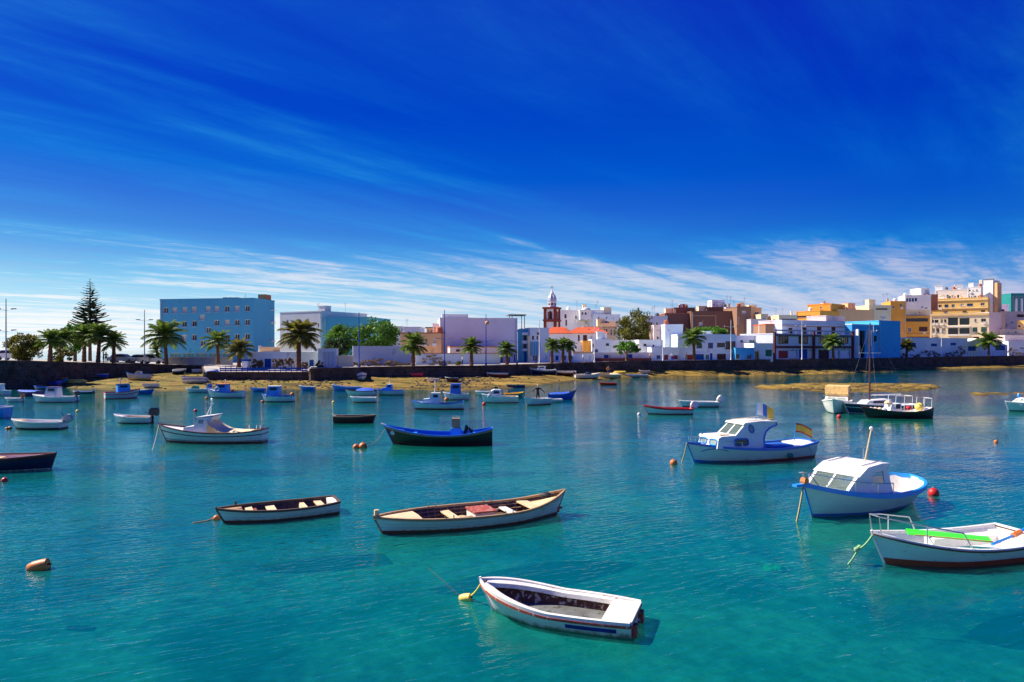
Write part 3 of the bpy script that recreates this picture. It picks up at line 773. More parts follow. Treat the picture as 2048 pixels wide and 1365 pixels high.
building('house', 'distant pale low house left of the orange roofs', (782, 150), (806, 150), 655, 8, 'plaster_white', [(786, 662, 789, 668)], cat='house')
building('house', 'distant blue-white low house above the orange roofs', (803, 152), (840, 152), 656, 8, 'plaster_greyblue', cat='house', clutter=1)
building('house', 'ochre and terracotta low house between the trees and the lilac building', (800, 128), (882, 126), 668, 10, 'plaster_peach', [(866, 677, 870, 684), (850, 678, 854, 684), (838, 680, 842, 688)], cat='house', roofm='plaster_terra', clutter=2)
r, lc, L, H, T = building('roof_tower', 'small glazed roof tower with brown cap on the ochre house', (853, 134), (866, 134), 657, 2, 'plaster_cream', [(854.5, 659, 857.5, 667), (858.5, 659, 861, 667), (862, 659, 865, 667)], zb=zat(675, 134), roofm='shutter_brown', cat='tower', over=.25)
building('house', 'reddish low wall house under the lilac building', (900, 122), (1000, 124), 695, 5, 'plaster_pink', [(912, 699, 920, 704, 'shut'), (940, 699, 946, 704, 'shut')], cat='house', roofm='plaster_terra')
r, lc, L, H, T = building('apartment_building', 'large windowless lilac building with a dark roof pergola', (880, 128), (1034, 130), (638, 640), 16, 'plaster_lilac', [(1001, 710, 1006, 726, 'blue'), (1012, 710, 1020, 726, 'blue'), (1028, 709, 1032, 727, 'bdoor')])
b = MB(); b.box((3, 5, H + .6), (5, 4, .9)); b.build('roof_hut', M('plaster_grey'), r)
b = MB()
for x in (L - .9, L + 1.5): b.box((x, .3, H - .55), (.12, .12, 2.7)); b.box((x, 4, H - .55), (.12, .12, 2.7))
b.box((L + .1, 2.1, H + .85), (3.4, 4.3, .16)); b.build('pergola', M('trim_grey'), r)
building('apartment_building', 'slim balcony tower between the lilac building and the blue striped house', (1036, 131), (1056, 131), 662, 6, 'plaster_blue', [(1047, 671, 1053, 681, 'shut'), (1047, 688, 1053, 697, 'shut'), (1048, 704, 1053, 728, 'bdoor')], ledges=[(1044, 1057, 668, .9, .5, 'plaster_greyblue'), (1044, 1057, 685, .9, .5, 'plaster_greyblue'), (1044, 1057, 700, .9, .4, 'plaster_greyblue')])
r, lc, L, H, T = building('house', 'blue-white tall house with vertical stripes and a pale corner pillar', (1060, 130), (1098, 131), (658, 658), 8, 'plaster_bluewhite', [(1064, 672, 1068, 680, 'shut'), (1073, 672, 1077, 680, 'dark'), (1066, 712, 1070, 722, 'blue'), (1074, 665, 1080, 670, 'shut')], cat='house')
for i in range(6): part_px(r, lc, 'stripe_fin', 'plaster_strongblue' if i % 2 else 'plaster_teal', 1061 + 3.4 * i, 684, 1063 + 3.4 * i, 712, -.12, 0)
part_px(r, lc, 'corner_pillar', 'plaster_cream', 1055.5, 672, 1058.5, 730, -.4, .2)

# --- church: bell tower and nave
D = 172; TX = at(1104, 700, D).x; px = D / F
ct = empty('bell_tower', (TX, D, 2.0), radians(-24)); tag(ct, 'white church bell tower with dark red trim and silver dome', 'church tower')
def tz(v): return zat(v, D) - 2.0
hw = 10.6 * px
for k in range(4):
    Rz = Matrix.Rotation(k * pi / 2, 4, 'Z'); b = MB()
    z0, z1 = 0, tz(617.5)
    b.panel(Rz @ Vector((-hw, -hw, z0)), Rz @ Vector((hw, -hw, z0)), Rz @ Vector((hw, -hw, z1)), Rz @ Vector((-hw, -hw, z1)), [(.36, (tz(639) - z0) / (z1 - z0), .64, (tz(626) - z0) / (z1 - z0))], .35, ndir=Rz @ Vector((0, -1, 0)))
    b.build('wall', M('plaster_white'), ct)
    b = MB(); w_ = hw * .28
    pts = [(w_ * cos(a), tz(626) + w_ * 1.1 * sin(a)) for a in [pi * i / 8 for i in range(9)]]
    prof = [(-w_, tz(626.5))] + pts[::-1] + [(w_, tz(626.5))]
    vs = [Rz @ Vector((x, -hw - .02, z)) for x, z in prof] + [Rz @ Vector((x, -hw + .2, z)) for x, z in prof]
    n_ = len(prof); b.add(vs, [tuple(range(n_))] + [(i, (i + 1) % n_, n_ + (i + 1) % n_, n_ + i) for i in range(n_)])
    b.build('arch_head', M('trim_brown'), ct)
    b = MB(); b.add([Rz @ Vector(p) for p in ((-w_, -hw + .34, tz(640)), (w_, -hw + .34, tz(640)), (w_, -hw + .34, tz(625)), (-w_, -hw + .34, tz(625)))], [(0, 1, 2, 3)]); b.build('belfry_shade_sheet', M('shutter_brown'), ct)  # flat dark sheet standing in for the shade inside the bell opening
    b = MB()
    for sx in (-1, 1): b.box(Rz @ Vector((sx * (w_ + .11), -hw - .03, (tz(640) + tz(625)) / 2)), (.2, .12, tz(625) - tz(640)) if k % 2 == 0 else (.12, .2, tz(625) - tz(640)))
    b.build('arch_jamb', M('trim_brown'), ct)
    b = MB(); c = Rz @ Vector((hw, -hw, 0)); b.box((c.x, c.y, z1 / 2), (.62, .62, z1 - .1)); b.build('corner_pilaster', M('trim_brown'), ct)
for v, pr, th in ((617, .38, .45), (641.5, .30, .5), (643.5, .16, .25)):
    b = MB(); b.box((0, 0, tz(v)), (2 * hw + 2 * pr + .3, 2 * hw + 2 * pr + .3, th)); b.build('cornice', M('trim_brown'), ct)
b = MB(); R8 = 9.2 * px; b.lathe([(R8, tz(616)), (R8, tz(603.5))], 8); b.build('drum', M('plaster_white'), ct)
for k in range(8):
    a = 2 * pi * (k + .5) / 8; Rz = Matrix.Rotation(a, 4, 'Z'); b = MB()
    b.lathe([(.28, 0), (.28, .06)], 10, M=Rz @ Matrix.Translation((R8 * cos(pi / 8) - .03, 0, tz(609))) @ Matrix.Rotation(pi / 2, 4, 'Y')); b.build('oculus', M('glass_dark'), ct)
b = MB(); b.lathe([(R8 * 1.1, tz(603.6)), (R8 * 1.1, tz(602.4))], 8); b.build('drum_cornice', M('plaster_grey'), ct)
b = MB(); b.lathe([(R8 * 1.0 * cos(a), tz(602.3) + (tz(588) - tz(602.3)) * sin(a)) for a in [pi / 2 * i / 8 for i in range(8)]] + [(.12, tz(587.6))], 16); b.build('dome', mat('dome_silver', (0.55, 0.57, 0.60), 0.35, 0.1, 1, metal=.4), ct, smooth=40)
for k in range(8):
    a = 2 * pi * k / 8; b = MB(); b.tube([(R8 * 1.02 * cos(q) * cos(a), R8 * 1.02 * cos(q) * sin(a), tz(602.3) + (tz(587.6) - tz(602.3)) * sin(q)) for q in [pi / 2 * i / 7 for i in range(8)]], .07, 5); b.build('dome_rib', M('plaster_white'), ct)
b = MB(); b.lathe([(.55, tz(588)), (.4, tz(585)), (.2, tz(584)), (.34, tz(581.5)), (.1, tz(579.5))], 10); b.build('lantern', M('plaster_white'), ct)
b = MB(); b.tube([(0, 0, tz(580)), (0, 0, tz(572))], .07, 5); b.box((0, 0, tz(574.5)), (.8, .1, .1)); b.build('cross', M('trim_brown'), ct)
r, lc, L, H, T = building('church', 'white church nave with terracotta hipped roofs below the bell tower', (1090, 152), (1214, 150), (668, 668), 9, 'plaster_white', [(1156, 670.5, 1159.5, 683, 'shut'), (1166, 670.5, 1174, 683, 'shut'), (1181, 672, 1185, 677), (1191, 672, 1199, 677), (1204, 672, 1208, 680)], cat='church', slab=.1)
gable(r, 'tile_roof', 'tile_red', -.4, L * .42, -.4, T + .3, H + .12, 1.5, 1.6)
gable(r, 'tile_roof', 'tile_red', L * .34, L + .4, -.6, T + .6, H + .14, 1.45, 2.6)
building('house', 'white town house with rooftop cabin behind the church', (1120, 190), (1208, 190), 622, 12, 'plaster_white', [(1129, 629, 1133, 637, 'shut'), (1131, 640, 1134, 652, 'shut'), (1150, 632, 1154, 638), (1170, 640, 1175, 647)], cat='house', clutter=3)
r, lc, L, H, T = building('house', 'white rooftop cabin with two dark windows and a grey dome', (1160, 186), (1183, 186), 622, 4, 'plaster_white', [(1163, 624.5, 1166.5, 630), (1169.5, 624.5, 1173.5, 630)], zb=zat(640, 186), cat='house', over=.15)
b = MB(); b.lathe([(1.3 * cos(a), .9 * sin(a)) for a in [pi / 2 * i / 6 for i in range(6)]] + [(.05, .92)], 14, (L * .6, 2, H + .2)); b.build('roof_dome', M('plaster_grey'), r, smooth=60)
building('house', 'long low white house with railing right of the rooftop cabin', (1182, 188), (1240, 190), 630, 10, 'plaster_bluewhite', [(1196, 634, 1199, 638), (1212, 634, 1215, 638), (1226, 634, 1229, 638)], cat='house', clutter=2)
r, lc, L, H, T = building('house', 'cream gabled town house with tall windows right of the church roof', (1168, 168), (1232, 168), 655, 8, 'plaster_cream', [(1207, 658, 1210, 665), (1212, 658, 1215, 665), (1221, 660, 1224, 671, 'gshut'), (1227, 660, 1230, 671, 'gshut'), (1176, 658, 1180, 664), (1188, 658, 1192, 664)], cat='house', clutter=2)
gable(r, 'gable_roof', 'plaster_brown2', L * .55, L + .4, -.3, T, H + .1, 1.6, .3)

# --- houses along the promenade, middle
building('garden_wall', 'long white garden wall below the leafy trees', (706, 108), (830, 111), (694, 692), .6, 'plaster_greyblue', cat='garden wall', slab=.12)
building('garden_wall', 'pale lit white wall panel beside the grey-panelled kiosk', (676, 102), (706, 103), 713, .5, 'plaster_cream', cat='garden wall', slab=.1)
building('garden_wall', 'long light-blue promenade wall under the lilac building', (832, 113), (1000, 117), 708, .6, 'plaster_bluewhite', cat='garden wall', slab=.12, roofm='plaster_terra')
r, lc, L, H, T = building('house', 'low white house with blue doors and plant murals by the blue railing', (495, 104), (645, 103), (706, 699), 7, 'plaster_bluewhite', [(529, 718, 542, 736, 'bdoor'), (618.5, 720, 627.5, 738, 'bdoor')], cat='house', slab=.15)
b = MB(); b.box((2.2, 3, H + .5), (2.2, 2.5, .8)); b.build('roof_hut', M('plaster_peach'), r)
b = MB(); b.box((1.0, 2, H + .6), (.35, .35, 1.0)); b.build('chimney', M('plaster_white'), r)
b = MB(); b.box((9.6, 2, H + .6), (.4, .4, 1.0)); b.build('chimney', M('plaster_white'), r)
r, lc, L, H, T = building('kiosk', 'flat-roofed blue-white annex with grey vertical panels', (636, 101), (672, 101.5), 699, 6, 'plaster_bluewhite', cat='kiosk', slab=.12)
for i in range(7): part_px(r, lc, 'wall_panel', 'plaster_grey' if i % 2 else 'plaster_greyblue', 644.5 + 3.8 * i, 704, 647.8 + 3.8 * i, 736, -.05, 0)
r, lc, L, H, T = building('kiosk', 'small white booth with a dark blue roof beside the young palm', (484, 100), (494.5, 100), 723, 1.2, 'plaster_white', cat='booth', roofm='paint_blue', over=.1, slab=.3)
building('garden_wall', 'long grey plinth wall in front of the big blue block', (330, 116), (462, 113), 716, .5, 'wall_low_grey', cat='garden wall', slab=.1)

building('house', 'white one-storey house with blue windows behind the palm group', (1098, 133), (1148, 133), 700, 6, 'plaster_bluewhite', [(1111, 712, 1117, 721, 'bshut'), (1126, 712, 1132, 721, 'blue'), (1142, 712, 1147, 720, 'gshut')], cat='house', slab=.12)
building('house', 'white one-storey house with a pinkish roof edge on the promenade', (1146, 132), (1186, 132), 707, 6, 'plaster_bluewhite', [(1172, 722, 1175, 726)], cat='house', roofm='plaster_peach', slab=.35)
building('house', 'small orange gable house under the church nave', (1166, 140), (1182, 140), 684, 5, 'plaster_orange', cat='house')
building('house', 'low pale house tucked left of the orange gable', (1142, 141), (1167, 141), 687, 5, 'plaster_bluewhite', [(1150, 692, 1154, 697)], cat='house')
building('house', 'white two-storey house with dark red windows right of the orange gable', (1184, 138), (1222, 138), 681, 6, 'plaster_bluewhite', [(1185, 688, 1188, 695, 'red'), (1212, 687, 1218, 692, 'red'), (1190, 699, 1196, 706, 'blue')], cat='house', clutter=1)
building('garden_wall', 'white garden wall with pale graffiti and two blue doors', (1188, 135), (1305, 137), 706, .7, 'plaster_white', [(1208, 710, 1217, 726, 'bdoor'), (1256, 709, 1265, 726, 'bdoor')], cat='garden wall', slab=.1)
building('garden_wall', 'dark stone plinth wall under the graffiti wall', (1190, 133.5), (1303, 135.5), 717.5, .4, 'trim_maroon', cat='garden wall', slab=.08)
building('house', 'white house with little red window behind the round tree', (1222, 145), (1290, 146), 683, 6, 'plaster_white', [(1230, 690, 1234, 695)], cat='house')
building('house', 'low white house with thin roofline behind the round street tree', (1278, 141), (1326, 141), 682, 6, 'plaster_white', [(1287, 688, 1293, 693, 'red'), (1305, 690, 1309, 694, 'shut')], cat='house')
building('house', 'white promenade house with an orange doorway and awning', (1303, 137.5), (1356, 138), 697, 6, 'plaster_bluewhite', [(1313, 711, 1321, 718, 'blue'), (1328, 710, 1336, 720, 'rdoor'), (1342, 711, 1363, 719, 'rdoor')], cat='house')
building('house', 'lilac house wall behind the dark leafy tree', (1290, 175), (1335, 175), 634, 10, 'plaster_greyblue', [(1297, 645, 1301, 652), (1312, 645, 1316, 652)], cat='house', clutter=3)
building('house', 'pale pink house with brown windows above the low white houses', (1308, 152), (1366, 152), 652, 9, 'plaster_pink', [(1329, 671, 1337, 679, 'shut'), (1313, 673, 1318, 679), (1352, 656, 1356, 663)], cat='house', clutter=1)
building('house', 'light blue upper house left of the tall palm crown', (1330, 148), (1366, 148), 651, 8, 'plaster_bluewhite', cat='house')
# brown apartment blocks
building('apartment_building', 'dark brown windowless apartment wall with stepped roof, left part', (1330, 186), (1384, 186), 628, 14, 'plaster_brown', cat='building', clutter=2, roofm='plaster_terra')
building('apartment_building', 'dark brown apartment wall rising to a tan stair tower', (1349, 189), (1390, 189), 617, 10, 'plaster_brown', clutter=3)
r, lc, L, H, T = building('apartment_building', 'broad dark brown apartment wall with pale cement outline above the dome tree', (1383, 184), (1480, 184), 624, 14, 'plaster_brown', [(1397.5, 645, 1405.5, 652, 'lou')], clutter=2, seed=4)
for (a_, b_, c_, d_) in ((1383, 631.5, 1432, 632.2), (1431.3, 632, 1432, 655), (1405, 640, 1405.6, 652)): part_px(r, lc, 'cement_line', 'plaster_peach', a_, b_, c_, d_, -.03, 0)
building('apartment_building', 'upper brown block under the lilac stair hut', (1411, 192), (1452, 192), 616, 12, 'plaster_brown', clutter=3, seed=3)
building('roof_tower', 'lilac stair hut on top of the brown apartments', (1424, 195), (1450, 195), 602, 4, 'plaster_lilac', [(1427, 607, 1430, 612)], zb=zat(618, 195), cat='tower')
building('house', 'pale lilac rooftop cabin right of the brown block', (1452, 190), (1473, 190), 616, 6, 'plaster_greyblue', cat='house', clutter=2)
building('apartment_building', 'brown and cream weathered block with a tall narrow wall', (1474, 180), (1502, 180), 615, 12, 'plaster_brown2', [(1484, 622, 1492, 627), (1477, 634, 1479, 650, 'lou')], clutter=3)
building('apartment_building', 'peach upper block with grey windows behind the weathered block', (1484, 195), (1523, 195), 617, 10, 'plaster_peach', [(1488, 621, 1498, 625, 'blue'), (1510, 624, 1518, 630)], clutter=3)
building('apartment_building', 'plain grey end wall right of the weathered block', (1502, 176), (1532, 176), 640, 10, 'plaster_grey', clutter=1)
building('apartment_building', 'slim tan building behind the grey end wall', (1522, 190), (1536, 190), 630, 8, 'plaster_cream', [(1527, 636, 1531, 641)])
building('house', 'small brown house with a terracotta rooftop terrace', (1531, 158), (1566, 158), 650, 8, 'plaster_brown2', [(1536, 673, 1540, 679), (1542, 641.5, 1559, 647)], cat='house', roofm='tile_red', clutter=1)

# white house with blue windows
building('house', 'white two-storey promenade house with a lit left wall and dark awnings', (1355, 142), (1472, 142), 671, 7, 'plaster_bluewhite',
         [(1393, 688, 1404, 697, 'blue'), (1416, 686, 1426, 697, 'blue'), (1434, 686, 1450, 695, 'red'), (1451, 683, 1471, 698, 'red'), (1391, 708, 1408, 720, 'bdoor'), (1411, 709, 1419, 720, 'gshut'), (1420, 707, 1425, 720, 'bdoor'), (1434, 708, 1452, 720, 'shut'), (1460, 707, 1471, 720, 'red'), (1374, 710, 1386, 720, 'rdoor')],
         cat='house', ledges=[(1391, 1410, 708, .5, .15, 'plaster_white'), (1450, 1472, 698.5, .4, .12, 'trim_maroon')], clutter=0)
building('house', 'small white roof room on the two-storey promenade house', (1407, 146), (1425, 146), 665, 3, 'plaster_bluewhite', [(1408, 665.8, 1411, 670)], cat='house', zb=zat(675, 146))
building('house', 'low bright blue house with a round wheel window', (1471, 140), (1508, 140), 698, 6, 'plaster_strongblue', [(1472, 709, 1479, 718, 'red'), (1494, 711, 1502, 718, 'red')], cat='house')
building('house', 'white upper house with one green window above the bright blue house', (1472, 148), (1512, 148), 674, 6, 'plaster_lilac', [(1480, 680, 1487, 686, 'gshut'), (1498, 680, 1515, 687, 'teal')], cat='house')
building('house', 'white house with yellow pillars and a green shutter beside the red-framed building', (1508, 141), (1546, 141), 689, 6, 'plaster_white', [(1531, 700, 1544, 713, 'gdoor'), (1510, 704, 1518, 719, 'open')], cat='house', ledges=[(1511, 1512.5, 710, .15, 1.8, 'plaster_yellow'), (1515, 1516.5, 710, .15, 1.8, 'plaster_orange')])

# two-storey white and maroon building
r, lc, L, H, T = building('commercial_building', 'two-storey white building with maroon frames and a set-back attic terrace', (1546, 148), (1706, 154), (669, 669), 9, 'plaster_greyblue',
    [(1555, 673, 1577, 688, 'red'), (1597, 673, 1616, 688, 'red'), (1637, 673, 1658, 687, 'red'), (1680, 673, 1697, 688, 'red'), (1557, 702, 1576, 717, 'rdoor'), (1578, 701, 1595, 717, 'wdoor'), (1598, 699, 1615, 718, 'bdoor'), (1617, 701, 1630, 718, 'wdoor'), (1637, 700, 1658, 718, 'ddoor'), (1660, 700, 1679, 718, 'wdoor'), (1681, 700, 1700, 718, 'wdoor')],
    ledges=[(1546, 1706, 670.5, .35, .45, 'trim_grey'), (1546, 1706, 694.5, .3, .5, 'trim_maroon')])
for uu in (1547.5, 1626, 1704): part_px(r, lc, 'pilaster', 'trim_maroon', uu - 1.4, 664, uu + 1.4, 719, -.42, -.001)
for i in range(12): part_px(r, lc, 'rail_post', 'pole_paint', 1550 + 13.5 * i, 662.5, 1550.6 + 13.5 * i, 669, -.2, -.14)
part_px(r, lc, 'terrace_rail', 'pole_paint', 1547, 662.3, 1705, 662.9, -.21, -.13)
r, lc, L, H, T = building('commercial_building', 'set-back attic storey with a scalloped white cornice', (1564, 156), (1690, 160), (642, 642), 7, 'plaster_greyblue', [(1577, 656, 1585, 669, 'shut'), (1605, 655, 1613, 669, 'shut'), (1634, 654, 1643, 669, 'shut'), (1663, 654, 1671, 669, 'shut')], cat='building', zb=zat(672, 156))
for i in range(30): part_px(r, lc, 'cornice_tooth', 'plaster_white', 1567 + 4.0 * i, 650, 1569.6 + 4.0 * i, 653, -.22, -.001)
part_px(r, lc, 'cornice', 'plaster_terra', 1565, 652.8, 1688, 654.4, -.3, -.001)

# orange blocks behind
building('apartment_building', 'bright orange square stair block', (1615, 200), (1663, 194.5), 611, 10, 'plaster_orange', [(1640, 614, 1644, 618)], clutter=1)
building('apartment_building', 'orange house with a recessed balcony left of the stair block', (1592, 197), (1640, 191), 625, 10, 'plaster_orange', [(1594, 632.5, 1622, 635, 'shut'), (1624, 632, 1635, 640, 'teal')], clutter=1)
building('apartment_building', 'cream and pink terrace houses left of the orange house', (1558, 188), (1594, 188), 632, 10, 'plaster_cream', [(1560, 638, 1592, 640, 'shut'), (1568, 644, 1572, 649)], clutter=2)
building('apartment_building', 'large blank peach wall right of the orange stair block', (1663, 197), (1748, 188), 620, 14, 'plaster_peach', clutter=3)
building('house', 'white rooftop structures with dark openings on the peach block', (1662, 198), (1712, 198), 613, 6, 'plaster_white', [(1680, 613.5, 1686, 616.5), (1693, 615, 1698, 618)], cat='house')
building('house', 'pink roof room with a white arch above the scalloped attic', (1652, 166), (1690, 166), 633, 5, 'plaster_pink', cat='house', zb=zat(645, 166))
building('apartment_building', 'cream house with dark windows left of the white stepped building', (1738, 190), (1782, 185), 612, 10, 'plaster_cream', [(1742, 619, 1747, 626), (1742, 633, 1746, 640), (1752, 617, 1775, 620, 'shut'), (1760, 632, 1772, 636)], clutter=3)

# bright blue house
r, lc, L, H, T = building('house', 'bright blue house with a tall white recess behind the sailing mast', (1704, 158), (1758, 157), (650, 645), 10, 'plaster_strongblue', [(1707, 660, 1712, 715, 'wdoor'), (1713, 662, 1730, 716, 'open'), (1732, 663, 1738, 690, 'wdoor'), (1747, 672, 1754, 684, 'shut')], cat='house', roofm='plaster_white', rec=.6)
for uu in (1706.5, 1731.5): part_px(r, lc, 'white_fin', 'plaster_white', uu, 659 if uu < 1720 else 662, uu + 2.2, 716 if uu < 1720 else 692, -1.3, -.001)
building('house', 'plain deep blue wall of the bright blue house facing the bay', (1758, 157), (1801, 156), 643, 10, 'plaster_strongblue', [], cat='house')

# right-hand apartment cluster; facades turned a little towards the low sun
building('apartment_building', 'orange house with wide dark loggia above the white sheds', (1802, 206), (1860, 201), (634, 634), 10, 'plaster_orange', [(1808, 637, 1856, 643.5, 'open'), (1816, 656, 1823, 664, 'brown'), (1838, 654, 1855, 663, 'shut'), (1811, 674, 1858, 677.5, 'shut')], ledges=[(1803, 1860, 670, .35, .2, 'plaster_yellow')], clutter=2)
wy = [(1864, 640, 1868, 646), (1869, 640, 1877, 646), (1881, 639, 1886, 646), (1888, 639, 1893, 645),
      (1896, 636, 1916, 651, 'open'), (1919, 637, 1939, 650, 'open'), (1896, 656.5, 1916, 669, 'open'), (1919, 656.5, 1939, 668, 'open'),
      (1865, 657, 1870, 666), (1872, 657, 1879, 666), (1883, 656.5, 1891, 666), (1949, 638, 1953, 644, 'brown'), (1962, 637.5, 1972, 643.5, 'brown'), (1945, 655, 1955, 664, 'gshut'), (1962, 654.5, 1974, 664, 'gshut'), (1866, 675, 1876, 678, 'shut'), (1947, 674, 1958, 677, 'shut')]
building('apartment_building', 'cream four-storey flats with deep green-shaded loggias', (1861, 216), (1978, 204), (630, 630), 14, 'plaster_cream', wy, ledges=[(1895, 1940, 654, .8, .35, 'plaster_white'), (1895, 1940, 671, .8, .35, 'plaster_white'), (1861, 1978, 632, .3, .25, 'plaster_yellow')], rec=.7)
building('apartment_building', 'pale pink side wing of the cream flats with stepped edge', (1978, 204.5), (2004, 206), 626, 12, 'plaster_pink', [])
wz = [(1863, 610.5, 1873, 616, 'shut'), (1877, 610, 1884, 615.5, 'brown'), (1889, 609.5, 1897, 615, 'blue'), (1903, 609, 1910, 615), (1921, 608, 1929, 613, 'brown'), (1934, 607.5, 1946, 612.5, 'blue'), (1961, 606, 1970, 611.5, 'brown'), (1962, 621, 1970, 624, 'shut'), (1888, 623, 1896, 626), (1925, 622, 1933, 624.5, 'shut')]
building('apartment_building', 'yellow flats with a row of square windows high above the cream flats', (1860, 232), (1976, 219), (600, 595), 12, 'plaster_yellow', wz, ledges=[(1860, 1976, 603, .3, .25, 'plaster_cream'), (1860, 1976, 619, .3, .2, 'plaster_cream')], clutter=5, seed=2)
building('apartment_building', 'white stepped building with a strip of blue windows', (1810, 224), (1862, 219), (592, 590), 10, 'plaster_white', [(1812.5, 597, 1816.5, 603.5, 'blue'), (1818, 597, 1822, 603.5, 'blue'), (1823.5, 597, 1828, 603.5, 'blue'), (1829.5, 596.5, 1834, 603, 'blue'), (1842, 613, 1847, 615.5), (1850, 615, 1855, 618)], clutter=3)
building('apartment_building', 'orange stepped house with roof terrace left of the white stepped building', (1781, 206), (1812, 202), 604, 10, 'plaster_orange', [(1785, 612, 1789, 617, 'brown'), (1800, 607, 1804, 613, 'brown')], clutter=2)
building('house', 'cream lower terrace below the orange stepped house', (1780, 208), (1860, 203.5), 621, 5, 'plaster_cream', [(1797, 629, 1800, 631), (1812, 629, 1815, 632), (1838, 624, 1841, 626)], cat='house')
building('house', 'small white roof house with a round dark opening', (1842, 226), (1859, 226), 578, 5, 'plaster_white', [(1851, 580, 1854, 583)], cat='house', zb=zat(610, 226))
building('house', 'red-brown roof hut among the rooftop clutter', (1855, 224), (1876, 224), 590, 4, 'plaster_terra', cat='house', zb=zat(612, 224), clutter=1)
building('house', 'white penthouse row with small dark windows on the yellow flats', (1870, 238), (1935, 231), 582, 5, 'plaster_white', [(1884, 590, 1889, 596), (1893, 590, 1898, 596), (1903, 590, 1908, 596), (1914, 590, 1919, 596)], cat='house', zb=zat(602, 230), clutter=4)
building('house', 'white penthouse with three square windows beside the rooftop chimney', (1935, 236), (1962, 233), 576, 5, 'plaster_white', [(1938, 580, 1942, 583), (1945, 580, 1949, 583), (1952, 579.5, 1956, 582.5), (1937, 593, 1940, 596), (1942, 593, 1945, 596), (1950, 592, 1953, 595), (1956, 592, 1959, 595)], cat='house', zb=zat(602, 234), clutter=2)
r, lc, L, H, T = building('apartment_building', 'tall white stair tower with an antenna on top of the town', (1965, 238), (1986, 235), 563, 6, 'plaster_white', [], clutter=0)
part_px(r, lc, 'side_shaft', 'plaster_peach', 1986.5, 566, 1994, 700, .3, 4)
for q in range(3):
    b = MB(); z0 = zat(572, 236) - r.location.z; x = -.9 + q * .35; b.tube([(x, -.2, z0), (x, -.2, z0 + 4.8)], .09, 5); b.box((x, -.3, z0 + 4.0), (.22, .12, 1.7)); b.build('antenna', M('plaster_cream'), r)
for q in range(5):
    b = MB(); b.lathe([(.35, 0), (.4, .2), (.3, .5), (.1, .6)], 8, (0.5 + q * .65, 1.0, H + .22)); b.build('roof_pot', M('trim_grey'), r)
building('apartment_building', 'grey-violet back building right of the tall stair tower', (1996, 250), (2018, 250), 610, 8, 'plaster_lilac', [(2002, 622, 2005, 628)])
building('apartment_building', 'pinkish-white flats with dark windows at the end of the bay', (2010, 232), (2090, 236), 624, 12, 'plaster_pink', [(2022, 630, 2026, 635), (2028, 631, 2031, 635), (2034, 629, 2048, 635, 'shut'), (2012, 634, 2015, 637), (2022, 643, 2026, 648), (2012, 647, 2015, 654), (2022, 655, 2026, 660), (2029, 655, 2033, 660)], clutter=2)
r, lc, L, H, T = building('office_tower', 'dark teal glass office tower with white fins behind the flats', (2022, 300), (2100, 300), 588, 14, 'cladding_teal', [(2024 + 6 * i, 592 + 6 * j, 2028.5 + 6 * i, 596.5 + 6 * j, 'teal') for i in range(8) for j in range(5)], cat='tower')
for uu in (2030, 2041): part_px(r, lc, 'fin', 'plaster_white', uu, 598, uu + 3, 640, -.6, -.001)
building('house', 'yellow house with an orange window at the end of the bay', (2034, 217), (2090, 211), 643, 8, 'plaster_yellow', [(2036, 650, 2041, 655, 'brown'), (2046, 650, 2051, 655, 'brown')], cat='house')
building('house', 'cream lower terrace right of the pink side wing', (2003, 205), (2090, 208), 660, 8, 'plaster_cream', [(2015, 663, 2018, 667), (2030, 663, 2034, 667)], cat='house', roofm='plaster_pink')
# white sheds behind the quay on the right
building('shed', 'long white-blue shed with three blue windows behind the quay', (1758, 164), (1935, 176), (676, 676), 8, 'plaster_bluewhite', [(1818, 687.5, 1832, 693, 'bshut'), (1862, 687.5, 1874, 693, 'bshut'), (1901, 686, 1912, 691, 'bshut')], cat='shed')
r, lc, L, H, T = building('shed', 'white gabled boat shed with two blue windows behind the tall right palm', (1920, 174), (2015, 184), (690, 690), 8, 'plaster_bluewhite', [(1936, 693, 1952, 702, 'bshut'), (1991, 691, 2010, 701, 'bshut')], cat='shed', slab=.08)
b = MB(); b.add([(0, 0, H), (L, 0, H), (L * .55, 0, H + 1.9), (L * .35, 0, H + 1.9), (0, T, H), (L, T, H), (L * .55, T, H + 1.9), (L * .35, T, H + 1.9)], [(0, 1, 2, 3), (4, 7, 6, 5), (0, 3, 7, 4), (3, 2, 6, 7), (2, 1, 5, 6)]); b.build('gable_wall', M('plaster_white'), r)
for i in range(14): part_px(r, lc, 'board', 'plaster_greyblue', 1934 + 5.6 * i, 703, 1936.5 + 5.6 * i, 714, -.04, -.001)
building('shed', 'white shed with a curved roofline and one dark slot', (2017, 188), (2100, 194), 684, 8, 'plaster_white', [(2040, 695, 2052, 698)], cat='shed')
building('shed', 'low pinkish annex above the curved white shed', (2010, 196), (2100, 200), 672, 6, 'plaster_pink', cat='shed')

# blue railing on the terrace of the white house
tr_ = empty('terrace_railing', (0, 0, 0)); tag(tr_, 'dark blue boarded railing along the low terrace', 'railing')
for i in range(16):
    ua, ub = 440 + 11 * i, 450.2 + 11 * i; D_ = 97.2; p0, p1 = at(ua, 700, D_), at(ub, 700, D_); zz = qtop(500)
    tr_.location = (at(440, 700, D_).x, D_, zz) if i == 0 else tr_.location
    for k_, (zc_, hh) in enumerate(((.18, .2), (.44, .2))):
        b = MB(); b.box(((p0.x + p1.x) / 2, D_, zz + zc_ + .05), (p1.x - p0.x, .05, hh)); o = b.build('board', M('paint_blue'), tr_); o.matrix_parent_inverse = Matrix.Translation(tr_.location).inverted()
    b = MB(); b.box((p0.x - .02, D_ + .06, zz + .36), (.08, .08, .72)); o = b.build('post', M('paint_blue'), tr_); o.matrix_parent_inverse = Matrix.Translation(tr_.location).inverted()

